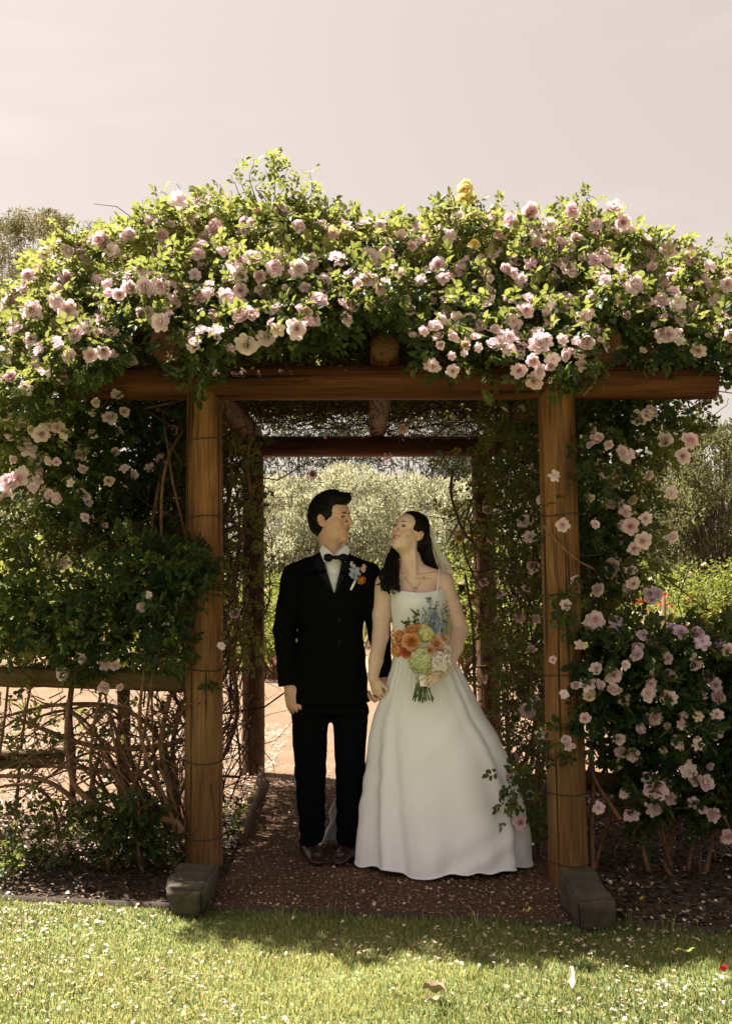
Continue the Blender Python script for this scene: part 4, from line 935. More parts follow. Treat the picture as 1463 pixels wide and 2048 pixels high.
# mulch chips
M_CHIP = leaf_mat('mulch_chip', [(0.0, (0.018, 0.012, 0.009)), (0.5, (0.05, 0.034, 0.023)), (0.85, (0.12, 0.085, 0.058)), (1.0, (0.26, 0.20, 0.14))], (0.1, 0.07, 0.05), 0.05, 0.85, spec=.15)
def chips(name, label, n, xr, yr, cond, r):
    x = r.uniform(*xr, n); y = r.uniform(*yr, n); m = cond(x, y); x, y = x[m], y[m]; n = len(x); a = r.uniform(0, 6.28, n)
    ax = np.column_stack([np.cos(a), np.sin(a), r.normal(size=n) * .3]); no = np.column_stack([r.normal(size=n) * .6, r.normal(size=n) * .6, np.ones(n)])
    L = r.uniform(.012, .045, n)
    V, F = leaf_batch(np.column_stack([x, y, .008 + r.uniform(0, .016, n)]), ax, no, L, L * r.uniform(.25, .6, n), .12, .05)
    o = link(name, mesh_np(name, V, [F], M_CHIP, {'rnd': np.repeat(np.clip(r.normal(size=n) * .26 + .45, 0, 1), 2)})); tag(o, label, None, None, 'stuff')
chips('bark_chips', 'dark bark chips and dead leaves on the left bed', 11000, (-2.6, -.67), (4.2, 6.4), lambda x, y: y > edge_y(x) + .02, r)
chips('bark_chips', 'dark bark chips and dead leaves on the right bed', 12000, (1.06, 2.8), (4.0, 7.3), lambda x, y: y > edge_y(x) + .02, r)
# gravel grains on the path
n = 9000; x = r.uniform(-.66, 1.04, n); y = 4.2 + 3.6 * r.random(n) ** 1.5; m = y > edge_y(x) + .03; x, y = x[m], y[m]; n = len(x)
oc = np.array([[1, 0, 0], [0, 1, 0], [-1, 0, 0], [0, -1, 0], [0, 0, .7], [0, 0, -.4]])
s = r.uniform(.002, .0065, n) * (1 + (r.random(n) < .05)); rot = r.uniform(0, 6.28, n); ca, sa = np.cos(rot)[:, None], np.sin(rot)[:, None]
jit = 1 + r.normal(size=(n, 6, 3)) * .2; pv = oc[None] * jit * s[:, None, None]
pv = np.stack([pv[..., 0] * ca - pv[..., 1] * sa, pv[..., 0] * sa + pv[..., 1] * ca, pv[..., 2]], -1) + np.column_stack([x, y, np.full(n, -.003)])[:, None, :]
tr = np.array([[0, 1, 4], [1, 2, 4], [2, 3, 4], [3, 0, 4], [1, 0, 5], [2, 1, 5], [3, 2, 5], [0, 3, 5]])
M_GRIT = leaf_mat('granite_grit', [(0.0, (0.14, 0.075, 0.045)), (0.5, (0.33, 0.20, 0.125)), (1.0, (0.55, 0.40, 0.30))], (.3, .2, .1), 0.0, 0.9, spec=.2)
tag(link('path_gravel', mesh_np('path_gravel', pv.reshape(-1, 3), [(np.arange(n)[:, None, None] * 6 + tr[None]).reshape(-1, 3)], M_GRIT, {'rnd': np.repeat(np.clip(r.normal(size=n) * .25 + .45, 0, 1), 8)})), 'loose reddish gravel on the path', None, None, 'stuff')

# single leaves and petals one can point to
def curl_leaf(name, px, py, z, L, W, az, col, label, cat, lift=.3, cup=.6, seed=0):
    c = G(px, py, z); nu, nv = 7, 12; rr = np.random.default_rng(seed)
    u = np.linspace(-1, 1, nu); v = np.linspace(0, 1, nv); w = W * np.sin(pi * np.clip(v * .92 + .05, 0, 1)) ** .7
    X = v[:, None] * L + 0 * u[None]; Yv = u[None] * w[:, None] / 2 * (1 - .25 * cup); Z = cup * (u ** 2)[None] * w[:, None] * .5 + lift * L * (v[:, None] ** 2) + .006 * np.sin(v * 9)[:, None]
    Vv = np.stack([X, Yv, Z + .01], -1).reshape(-1, 3) + rr.normal(size=(nu * nv, 3)) * .0012
    ca_, sa_ = math.cos(az), math.sin(az); Vv = np.column_stack([Vv[:, 0] * ca_ - Vv[:, 1] * sa_, Vv[:, 0] * sa_ + Vv[:, 1] * ca_, Vv[:, 2]])
    i = np.arange(nv - 1)[:, None] * nu + np.arange(nu - 1)[None]
    o = link(name, mesh_np(name, Vv, [np.stack([i, i + 1, i + nu + 1, i + nu], -1).reshape(-1, 4)], plain(name + '_skin', col, .7, .2, 60, .25), smooth=True), None, c)
    tag(o, label, cat)
curl_leaf('dead_leaf', 845, 1985, .03, .085, .05, -.55, (.30, .22, .15), 'curled brown dead leaf on the sunlit grass below the bride', 'leaf', .1, 1.2, 1)
curl_leaf('dead_leaf', 850, 2012, .028, .06, .035, .25, (.42, .33, .24), 'pale torn dead leaf just below the curled brown one on the grass', 'leaf', .05, .9, 2)
curl_leaf('fallen_petal', 1143, 1982, .03, .05, .024, 1.4, (.80, .72, .55), 'upright cream petal standing in the grass at the shade line', 'petal', 1.0, .6, 3)
curl_leaf('fallen_petal', 1440, 1948, .03, .03, .03, .4, (.45, .02, .03), 'single dark red petal on the grass at the right edge', 'petal', .2, 1, 4)
curl_leaf('fallen_leaf', 1350, 1908, .03, .085, .02, .1, (.34, .36, .08), 'long narrow yellow-green leaf on shaded grass at right', 'leaf', .02, .4, 5)
curl_leaf('fallen_leaf', 1045, 1828, .01, .04, .022, .2, (.60, .50, .12), 'yellow leaf on the gravel near the lawn edge', 'leaf', .1, .6, 6)
curl_leaf('fallen_leaf', 1280, 1805, .03, .026, .018, .8, (.50, .45, .08), 'small yellow leaf on the right mulch bed', 'leaf', .1, .6, 7)

# ================================================================== garden behind the arbour
def simple_leaves(p, size, r, mat_rnd, stretch=.45, up=.3):
    n = len(p); ax = r.normal(size=(n, 3)) + np.array([0, 0, up]); no = r.normal(size=(n, 3)) + np.array([0, 0, .6])
    L = size * r.uniform(.7, 1.3, n)
    return leaf_batch(p, ax, no, L, L * stretch, .15, .1)
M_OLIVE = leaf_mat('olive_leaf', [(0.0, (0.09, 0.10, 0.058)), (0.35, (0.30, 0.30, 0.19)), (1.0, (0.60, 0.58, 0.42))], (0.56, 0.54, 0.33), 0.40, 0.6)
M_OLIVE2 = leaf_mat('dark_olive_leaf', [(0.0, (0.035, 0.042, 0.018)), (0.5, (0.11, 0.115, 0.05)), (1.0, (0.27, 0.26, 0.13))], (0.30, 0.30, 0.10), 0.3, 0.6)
M_DARKT = leaf_mat('pine_leaf', [(0.0, (0.018, 0.026, 0.016)), (1.0, (0.06, 0.07, 0.035))], (0.08, 0.1, 0.03), 0.15, 0.6)
M_GUM = leaf_mat('gum_leaf', [(0.0, (0.09, 0.085, 0.04)), (0.6, (0.19, 0.17, 0.08)), (1.0, (0.30, 0.25, 0.13))], (0.35, 0.31, 0.12), 0.28, 0.55)
M_SHRUB = leaf_mat('shrub_leaf', [(0.0, (0.04, 0.065, 0.015)), (0.5, (0.13, 0.16, 0.034)), (1.0, (0.27, 0.28, 0.075))], (0.40, 0.42, 0.08), 0.36, 0.5)
M_STRAW = leaf_mat('dry_grass', [(0.0, (0.20, 0.16, 0.07)), (1.0, (0.46, 0.38, 0.20))], (0.5, 0.42, 0.2), 0.3, 0.7)
M_BARK = plain('dark_bark', (0.085, 0.062, 0.045), .9, .2, 14, .4, .5)
M_GUMB = plain('pale_bark', (0.26, 0.22, 0.17), .85, .2, 6, .3, .3)
def flower_mat(nm, c): return leaf_mat(nm, [(0, tuple(v * .7 for v in c)), (1, c)], c, .3, .6, spec=.15)
M_FRED = flower_mat('red_flowers', (.55, .09, .05)); M_FPK = flower_mat('pink_flowers', (.72, .36, .34)); M_FWH = flower_mat('cream_flowers', (.80, .70, .55)); M_FPU = flower_mat('salmon_flowers', (.72, .28, .16))
def tree(name, label, cat, X, Y, h, w, mat, bark, nl, size, r, trunk_h=.3, clumps=26, lean=0.0, stretch=.3, sparse=.0, crown_lo=.12, group=None, trunk_r=.12, flat=1.0, tuft=None):
    """tapered trunk, limbs to every clump, crown of leaf clumps"""
    t = thing(name, label, cat, (X, Y, 0), group)
    top = np.array([lean, 0, h]); fork = np.array([lean * .3, 0, h * trunk_h])
    polys = [(wander((0, 0, -.05), fork, 8, .03 * h / 4, r), np.linspace(trunk_r, trunk_r * .7, 8))]
    B_ = Blobs(); cs = []
    for k in range(clumps):
        u = r.random(); z = h * (crown_lo + (1 - crown_lo) * u ** .8); prof = math.sin(pi * np.clip((z / h - crown_lo) / (1 - crown_lo) * .82 + .14, 0, 1)) ** .6
        a = r.uniform(0, 6.28); rad = w / 2 * prof * r.uniform(.25, 1.0) ** .6
        c = np.array([math.cos(a) * rad + lean * z / h, math.sin(a) * rad * .9, min(z, h * .95)]); cs.append(c)
        s = w * (r.uniform(.10, .19) if clumps < 60 else r.uniform(.055, .12)) * (1 - .35 * sparse); B_.add(c, (s, s, s * .85 * flat), 1)
    for c in cs:
        m = fork + (c - fork) * .5 + np.array([0, 0, -.08 * h * .3]); p = catmull([fork - np.array([0, 0, .1]), m + r.normal(size=3) * .03 * h, c], 9)
        polys.append((p, np.linspace(trunk_r * (.14 if sparse < .5 else .2), trunk_r * .04, 9)))
    V, F = tubes(polys, 6, False); link('trunk', mesh_np('trunk', V, F, bark, smooth=True), t)['kind'] = 'stuff'
    B_.done(); area = sum(4 * pi * (q[0] ** 2) for q in B_.r); p, nn, y = B_.sample(nl / area, r, .3)
    n = len(p); ax = nn * .7 + r.normal(size=(n, 3)) * .6 + np.array([0, 0, tuft if tuft is not None else .3]); no = nn + r.normal(size=(n, 3)) * .7
    L = size * r.uniform(.6, 1.3, n); V, F = leaf_batch(p, ax, no, L, L * stretch, .12, .1)
    rn = np.clip(.5 + .25 * fnoise(p, int(r.integers(99)), 2, 8 / w) + r.normal(size=n) * .2, 0, 1)
    link('crown', mesh_np('crown', V, [F], mat, {'rnd': np.repeat(rn, 2)}), t)['kind'] = 'stuff'
    return t
def atX(px, Y): return (px - CXP) / FPX * Y
def hgt(py, Y): return float(P(731, py, Y)[2])
r = np.random.default_rng(201)
og = 'grey-green olive trees behind the garden'
for (px, Y, top, w, lab) in [(560, 27, 955, 3.2, 'grey-green olive tree behind the left back post'), (640, 30, 985, 3.2, 'low grey-green olive tree directly behind the groom\'s head'), (705, 28, 935, 3.4, 'tallest grey-green olive tree seen between the couple\'s heads'),
                             (800, 31, 958, 3.6, 'grey-green olive tree behind the bride\'s head'), (885, 28, 968, 3.4, 'grey-green olive tree left of the back right post'), (960, 30, 960, 3.4, 'grey-green olive tree behind the right inner wall of roses'),
                             (1330, 26, 925, 3.6, 'olive tree beside the right rose column'), (1430, 24, 850, 4.2, 'large olive tree with dark forked trunk at the right edge'), (1540, 27, 900, 4.0, 'olive tree cut off by the right edge behind the large forked one'),
                             (1190, 30, 950, 3.6, 'olive tree hidden behind the right front post'), (80, 30, 940, 4.5, 'olive tree glimpsed through the left roses'), (-60, 27, 900, 4.5, 'olive tree at the far left behind the rose bush'), (260, 32, 950, 4.5, 'olive tree deep behind the left rose wall')]:
    big = 'trunk' in lab
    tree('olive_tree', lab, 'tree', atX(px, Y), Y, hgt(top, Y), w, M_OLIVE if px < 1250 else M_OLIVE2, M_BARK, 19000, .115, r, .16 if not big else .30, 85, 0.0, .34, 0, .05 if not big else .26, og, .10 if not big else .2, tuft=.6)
for (px, Y, top, w, lab) in [(830, 46, 780, 7.0, 'dark pine above the olives right of the middle rafter'), (600, 48, 800, 6.5, 'dark pine above the olives behind the groom'), (960, 50, 800, 6.5, 'dark pine behind the right inner wall')]:
    tree('pine_tree', lab, 'tree', atX(px, Y), Y, hgt(top, Y), w, M_DARKT, M_BARK, 9000, .30, r, .35, 46, 0, .16, .4, .42, 'dark pines behind the olives', .2, .6)
for (px, Y, top, w, lab) in [(25, 48, 398, 4.4, 'tall thin gum tree at the left edge against the sky'), (72, 50, 400, 3.8, 'slender gum tree second from the left edge'), (155, 54, 425, 4.5, 'sparse gum tree just left of the rose canopy'), (-50, 50, 420, 5.0, 'gum tree cut off by the left edge of the picture')]:
    tree('gum_tree', lab, 'tree', atX(px, Y), Y, hgt(top, Y), w, M_GUM, M_GUMB, 8000, .21, r, .30, 90, .6, .22, .55, .30, 'tall gum trees at the left', .16, 1.3, tuft=-.5)
# far wood that closes the horizon
B_ = Blobs()
for X in np.arange(-75, 76, 2.6): B_.add((X + r.normal(), 72 + r.normal() * 4, 1.4 + r.random()), (2.4, 2, 1.8 + r.random() * 1.2), 1)
B_.done(); p, nn, y = B_.sample(14, r, .3); n = len(p); V, F = leaf_batch(p, r.normal(size=(n, 3)), nn + r.normal(size=(n, 3)) * .5, r.uniform(.4, .8, n), r.uniform(.2, .4, n))
tag(link('far_wood', mesh_np('far_wood', V, [F], M_OLIVE, {'rnd': np.repeat(np.clip(.35 + r.normal(size=n) * .2, 0, 1), 2)})), 'far grey-green wood along the horizon', None, None, 'stuff')

def shrub(name, label, X, Y, h, w, mat, nl, size, r, fl=None, nf=0, fs=.07, group=None, dense=.8):
    t = thing(name, label, 'shrub', (X, Y, 0), group); B_ = Blobs()
    for k in range(11):
        a = r.uniform(0, 6.28); q = r.random() ** .5 * w * .36; z = h * r.uniform(.3, .8)
        s = w * r.uniform(.16, .26); B_.add((math.cos(a) * q, math.sin(a) * q, z), (s, s, min(s, h * .3)), 1)
    B_.done(); area = sum(4 * pi * q[0] ** 2 for q in B_.r); p, nn, y = B_.sample(nl / area, r, .25); p = p[p[:, 2] > .02]
    V, F = simple_leaves(p, size, r, None, .55); link('foliage', mesh_np('foliage', V, [F], mat, {'rnd': np.repeat(np.clip(.5 + r.normal(size=len(p)) * .25, 0, 1), 2)}), t)['kind'] = 'stuff'
    polys = [(catmull([(r.normal() * .05, r.normal() * .05, -.02), c * [.4, .4, .5], c], 7), np.linspace(.02, .006, 7)) for c in B_.c]
    V, F = tubes(polys, 5, False); link('stems', mesh_np('stems', V, F, M_CANE), t)['kind'] = 'stuff'
    if fl:
        p, nn, y = B_.sample(nf / area * 1.3, r, 0, None, (1.0, 1.1)); p = p[p[:, 2] > .1][:nf]; n = len(p)
        Vs, Fs, b = [], [], 0
        for q in range(4):                            # four crossed petals to each flower head
            V, F = leaf_batch(p, r.normal(size=(n, 3)) + [0, -.5, .4], r.normal(size=(n, 3)), np.full(n, fs) * r.uniform(.6, 1.1, n), np.full(n, fs * .9), .3, .1); Vs.append(V); Fs.append(F + b); b += len(V)
        link('flowers', mesh_np('flowers', np.vstack(Vs), [np.vstack(Fs)], fl, {'rnd': r.random(n * 8)}), t)['kind'] = 'stuff'
    return t
sg = 'shrubs of the garden beds behind the arbour'
for (px, Y, top, w, nl, fl, nf, lab) in [
    (545, 15.5, 1255, 1.2, 1800, M_FPK, 60, 'pink-flowered shrub beside the left back post'), (545, 19, 1150, 1.8, 2200, None, 0, 'leafy green shrub above the pink one beyond the path'),
    (480, 17, 1180, 1.8, 2000, M_FPK, 30, 'shrub hidden behind the left back post'), (600, 21, 1160, 2.2, 2200, None, 0, 'green shrub behind the groom\'s shoulder'),
    (930, 15.5, 1235, 1.1, 2200, None, 0, 'bright yellow-green shrub below the bride\'s elbow'), (925, 19, 1120, 1.9, 2600, M_FWH, 20, 'tall yellow-green shrub beside the bride\'s arm'), (900, 22, 1060, 2.2, 2800, None, 0, 'sunlit round shrub by the bride\'s veil'),
    (985, 17, 1170, 2.0, 2200, M_FPK, 30, 'shrub behind the back right post'), (1060, 16, 1220, 1.8, 1600, None, 0, 'shrub behind the right inner wall'), (780, 23, 1130, 2.6, 2200, None, 0, 'dark leafy shrub between the couple'), (690, 22, 1150, 2.2, 1800, None, 0, 'leafy shrub behind the boutonniere'),
    (1215, 18, 1205, 1.6, 1500, M_FPU, 70, 'salmon-flowered shrub right of the right post'), (1290, 19, 1195, 1.7, 1500, M_FRED, 90, 'red-flowered low shrub above the lilac roses'), (1370, 18.5, 1205, 1.7, 1500, M_FRED, 80, 'red-flowered low shrub near the right edge'), (1330, 22, 1130, 2.6, 2600, M_FWH, 30, 'round green shrub below the olive trees at right'),
    (1240, 24, 1120, 2.4, 2200, M_FWH, 60, 'cream-flowered shrub beside the rose column'), (1445, 17, 1130, 1.5, 2600, None, 0, 'tall bright green shrub at the right edge'), (1500, 20, 1110, 2.2, 2000, None, 0, 'green shrub cut off by the right edge behind the tall bright one'), (1290, 16.3, 1215, 1.2, 900, M_FWH, 40, 'cream-flowered low shrub in the front bed at right'),
    (60, 16, 1140, 2.2, 1800, None, 0, 'shrub behind the left rose bush'), (-60, 18, 1060, 2.6, 2000, M_FPK, 20, 'shrub at the far left of the garden'), (200, 19, 1120, 2.6, 1800, None, 0, 'shrub behind the left wall of roses')]:
    shrub('garden_shrub', lab, atX(px, Y), Y, hgt(top, Y), w, M_SHRUB, nl, .085, r, fl, nf, .085, sg)
# garden bed soil and dry grass
sheet('garden_bed', [(-40, 16.2), (40, 16.2), (46, 26), (-46, 26)], M_SOIL, -.002, (4, 4))
n = 9000; X = r.uniform(-13, 13, n); Yy = 21 + 9 * r.random(n); V, F = leaf_batch(np.column_stack([X, Yy, np.zeros(n)]), np.column_stack([r.normal(size=n) * .3, r.normal(size=n) * .3, np.ones(n)]), r.normal(size=(n, 3)), r.uniform(.3, .8, n), np.full(n, .03), .05, .2)
tag(link('dry_grass', mesh_np('dry_grass', V, [F], M_STRAW, {'rnd': np.repeat(r.random(n), 2)})), 'dry straw-coloured grass below the olive trees', None, None, 'stuff')
# stakes in the rose beds
for px, py0, py1, Y, lab in [(1326, 1250, 1195, 15.0, 'thin brown garden stake above the lilac roses')]:
    a = P(px + 4, py0 + 90, Y); b = P(px, py0 - 58, Y); V, F = tubes([(np.array([[a[0], Y, 0], b]), [.03, .028])], 8); tag(link('garden_stake', mesh_np('garden_stake', V, F, M_RAIL)), lab, 'stake')

# ================================================================== bodies: smooth-blended volumes turned into one skin
class Vox:
    def __init__(s, lo, hi, h):
        s.lo = np.array(lo, float); s.h = h; s.n = np.ceil((np.array(hi) - s.lo) / h).astype(int) + 1
        s.F = np.full(s.n, 9.0, np.float32); s.fr = None
    def frame(s, o=None, R=None, sc=1.0):
        """following shapes are given in a local frame: rows of R are its axes in the world"""
        s.fr = None if o is None else (np.array(o, float), np.array(R, float), sc)
    def _w(s, p):
        p = np.array(p, float)
        if s.fr is None: return p
        o, R, sc = s.fr; return o + (p * sc) @ R
    def _sub(s, lo, hi):
        a = np.maximum(np.floor((lo - s.lo) / s.h).astype(int), 0); b = np.minimum(np.ceil((hi - s.lo) / s.h).astype(int) + 1, s.n)
        if (b <= a).any(): return None
        sl = tuple(slice(i, j) for i, j in zip(a, b))
        X, Y, Z = [(s.lo[k] + np.arange(a[k], b[k]) * s.h).astype(np.float32) for k in range(3)]
        return sl, X[:, None, None], Y[None, :, None], Z[None, None, :]
    def _put(s, sl, d, k, mode):
        F = s.F[sl]
        if mode == 'add':
            if k <= 0: s.F[sl] = np.minimum(F, d); return
            h = np.clip(.5 + .5 * (d - F) / k, 0, 1); s.F[sl] = d + (F - d) * h - k * h * (1 - h)
        else:
            d = -d
            if k <= 0: s.F[sl] = np.maximum(F, d); return
            h = np.clip(.5 - .5 * (d - F) / k, 0, 1); s.F[sl] = d + (F - d) * h + k * h * (1 - h)
    def ell(s, c, r, k=.01, rot=None, mode='add'):
        r = np.broadcast_to(np.array(r, float), (3,)).copy(); o = s._w(c); sc = 1.0; R = np.eye(3)
        if s.fr is not None: sc = s.fr[2]; R = s.fr[1]
        if rot is not None: R = np.array(rot) @ R
        r = r * sc; m = r.max() + k + 4 * s.h
        q = s._sub(o - m, o + m)
        if q is None: return
        sl, X, Y, Z = q; X = X - o[0]; Y = Y - o[1]; Z = Z - o[2]
        L = [X * R[i, 0] + Y * R[i, 1] + Z * R[i, 2] for i in range(3)]
        k0 = np.sqrt(sum((L[i] / r[i]) ** 2 for i in range(3))); k1 = np.sqrt(sum((L[i] / r[i] ** 2) ** 2 for i in range(3))) + 1e-9
        s._put(sl, (k0 * (k0 - 1) / k1).astype(np.float32), k, mode)
    def cap(s, a, b, ra, rb, k=.01, flat=0, mode='add', squash=None):
        """tapered capsule; flat=1 cuts square at b, 2 at both ends"""
        sc = 1.0 if s.fr is None else s.fr[2]; a, b = s._w(a), s._w(b); ra, rb = ra * sc, rb * sc
        m = max(ra, rb) + k + 4 * s.h; q = s._sub(np.minimum(a, b) - m, np.maximum(a, b) + m)
        if q is None: return
        sl, X, Y, Z = q; d = b - a; L2 = d @ d
        t = ((X - a[0]) * d[0] + (Y - a[1]) * d[1] + (Z - a[2]) * d[2]) / L2; tc = np.clip(t, 0, 1)
        dx, dy, dz = X - a[0] - tc * d[0], Y - a[1] - tc * d[1], Z - a[2] - tc * d[2]
        if squash is not None: dx, dy, dz = dx / squash[0], dy / squash[1], dz / squash[2]
        D = np.sqrt(dx ** 2 + dy ** 2 + dz ** 2) - (ra + (rb - ra) * tc)
        if flat: D = np.maximum(D, (t - 1) * math.sqrt(L2))
        if flat == 2: D = np.maximum(D, -t * math.sqrt(L2))
        s._put(sl, D.astype(np.float32), k, mode)
    def chain(s, pts, rad, k=.01, **kw):
        for i in range(len(pts) - 1): s.cap(pts[i], pts[i + 1], rad[i], rad[i + 1], k, **kw)
    def loft(s, rows, k=.01, power=2.2):
        """rows (z, x0, x1, y0, y1) rising or falling: rounded sections stacked along Z"""
        rows = np.array(sorted(rows, key=lambda q: q[0])); lo = np.array([rows[:, 1].min(), rows[:, 3].min(), rows[0, 0]]) - k - 4 * s.h; hi = np.array([rows[:, 2].max(), rows[:, 4].max(), rows[-1, 0]]) + k + 4 * s.h
        sl, X, Y, Z = s._sub(lo, hi); z = Z[0, 0]
        g = [np.interp(z, rows[:, 0], rows[:, i]).astype(np.float32)[None, None, :] for i in range(1, 5)]
        cx, rx, cy, ry = (g[0] + g[1]) / 2, (g[1] - g[0]) / 2, (g[2] + g[3]) / 2, (g[3] - g[2]) / 2
        e = (np.abs((X - cx) / rx) ** power + np.abs((Y - cy) / ry) ** power) ** (1 / power)
        D = (e - 1) * np.minimum(rx, ry); D = np.maximum(D, np.maximum(Z - rows[-1, 0], rows[0, 0] - Z))
        s._put(sl, D.astype(np.float32), k, 'add')
    def field(s, fn, lo, hi, k=.0, mode='add'):
        q = s._sub(np.array(lo, float), np.array(hi, float)); 
        if q is None: return
        sl, X, Y, Z = q; s._put(sl, fn(X, Y, Z).astype(np.float32), k, mode)
    def mesh(s, smooth=2):
        """naive surface nets"""
        F = s.F; ins = F < 0; nx, ny, nz = F.shape
        c = np.zeros((nx - 1, ny - 1, nz - 1), np.uint8)
        for i in (0, 1):
            for j in (0, 1):
                for k in (0, 1): c += ins[i:nx - 1 + i, j:ny - 1 + j, k:nz - 1 + k]
        act = (c > 0) & (c < 8); idx = np.argwhere(act); m = len(idx)
        vid = np.full(c.shape, -1, np.int32); vid[act] = np.arange(m)
        acc = np.zeros((m, 3)); cnt = np.zeros(m)
        cor = np.array([[i, j, k] for i in (0, 1) for j in (0, 1) for k in (0, 1)])
        vals = np.stack([F[idx[:, 0] + a, idx[:, 1] + b, idx[:, 2] + d] for a, b, d in cor], 1)
        for a in range(8):
            for b in range(a + 1, 8):
                if np.abs(cor[a] - cor[b]).sum() != 1: continue
                va, vb = vals[:, a], vals[:, b]; x = (va < 0) != (vb < 0)
                t = np.where(x, va / np.where(x, va - vb, 1), 0)
                acc[x] += (cor[a] + (cor[b] - cor[a]) * t[:, None])[x]; cnt[x] += 1
        V = s.lo + (idx + acc / np.maximum(cnt, 1)[:, None]) * s.h
        Q = []
        for ax in range(3):
            A = np.moveaxis(ins, ax, 0); ch = A[:-1] != A[1:]
            e = np.argwhere(ch); sgn = A[:-1][ch]
            # back to xyz index of the edge's lower corner
            o = np.empty_like(e); oth = [q for q in range(3) if q != ax]; o[:, ax] = e[:, 0]; o[:, oth[0]] = e[:, 1]; o[:, oth[1]] = e[:, 2]
            ok = (o[:, oth[0]] > 0) & (o[:, oth[1]] > 0) & (o[:, oth[0]] < c.shape[oth[0]]) & (o[:, oth[1]] < c.shape[oth[1]]); o, sgn = o[ok], sgn[ok]
            def at(d0, d1):
                q = o.copy(); q[:, oth[0]] -= d0; q[:, oth[1]] -= d1; return vid[q[:, 0], q[:, 1], q[:, 2]]
            f = np.stack([at(1, 1), at(0, 1), at(0, 0), at(1, 0)], 1)
            flip = sgn if ax != 1 else ~sgn
            f[~flip] = f[~flip][:, ::-1]; Q.append(f)
        Q = np.vstack(Q); Q = Q[(Q >= 0).all(1)]
        for _ in range(smooth):
            S = np.zeros_like(V); C = np.zeros(len(V))
            for i in range(4):
                np.add.at(S, Q[:, i], V[Q[:, (i + 1) % 4]]); np.add.at(C, Q[:, i], 1)
            V = V * .5 + .5 * S / np.maximum(C, 1)[:, None]
        return V, Q

def part(name, vx, mat, parent, smooth=2, vattrs=None):
    V, Q = vx.mesh(smooth)
    va = {k: f(V) for k, f in (vattrs or {}).items()}
    return link(name, mesh_np(name, V - np.array(parent.location), [Q], mat, smooth=True, vattrs=va), parent)
def basis(fwd, up):
    """rows: person's right, forward, up"""
    f = nrm(fwd); u = np.array(up, float); u = nrm(u - f * (u @ f)); x = np.cross(f, u); return np.array([x, f, u])
def rotx(a): c, s = math.cos(a), math.sin(a); return np.array([[1, 0, 0], [0, c, s], [0, -s, c]])
def rotz(a): c, s = math.cos(a), math.sin(a); return np.array([[c, s, 0], [-s, c, 0], [0, 0, 1]])

def skin_mat(name, col, lip, deep):
    m, nt, b, out = new_mat(name)
    mp = mapping(nt); n = noise(nt, 22, 4, mp.outputs[0]); n2 = noise(nt, 300, 3, mp.outputs[0])
    r_ = ramp(nt, [(.3, tuple(c * .93 for c in col)), (.7, tuple(min(1, c * 1.05) for c in col))], n.outputs['Fac'])
    a1 = N(nt, 'ShaderNodeAttribute', attribute_name='lip'); a2 = N(nt, 'ShaderNodeAttribute', attribute_name='flush')
    c = mixc(nt, a2.outputs['Fac'], r_.outputs[0], deep); c = mixc(nt, a1.outputs['Fac'], c, lip)
    nt.links.new(c, b.inputs['Base Color']); b.inputs['Roughness'].default_value = .52; b.inputs['Specular IOR Level'].default_value = .38
    b.inputs['Subsurface Weight'].default_value = .12; b.inputs['Subsurface Radius'].default_value = (.012, .005, .003); b.inputs['Subsurface Scale'].default_value = .6
    bump(nt, b, n2.outputs['Fac'], .06, .001); return m
M_SKIN_G = skin_mat('tanned_skin', (.64, .385, .275), (.56, .24, .20), (.68, .34, .25))
M_SKIN_B = skin_mat('fair_skin', (.77, .535, .425), (.60, .18, .18), (.77, .43, .36))
def hair_mat(name, col, rough=.32):
    m, nt, b, out = new_mat(name); mp = mapping(nt, (1, 1, .12)); n = noise(nt, 160, 4, mp.outputs[0])
    r_ = ramp(nt, [(.3, tuple(c * .6 for c in col)), (.7, tuple(c * 1.5 for c in col))], n.outputs['Fac']); nt.links.new(r_.outputs[0], b.inputs['Base Color'])
    b.inputs['Roughness'].default_value = rough; b.inputs['Specular IOR Level'].default_value = .14; bump(nt, b, n.outputs['Fac'], .7, .005); return m
M_HAIR_G = hair_mat('black_hair', (.006, .005, .0045), .5); M_HAIR_B = hair_mat('dark_brown_hair', (.009, .006, .005), .46)
M_EYE = plain('eye_dark', (.03, .02, .015), .15, .5); M_TOOTH = plain('teeth', (.80, .76, .68), .3, .5)

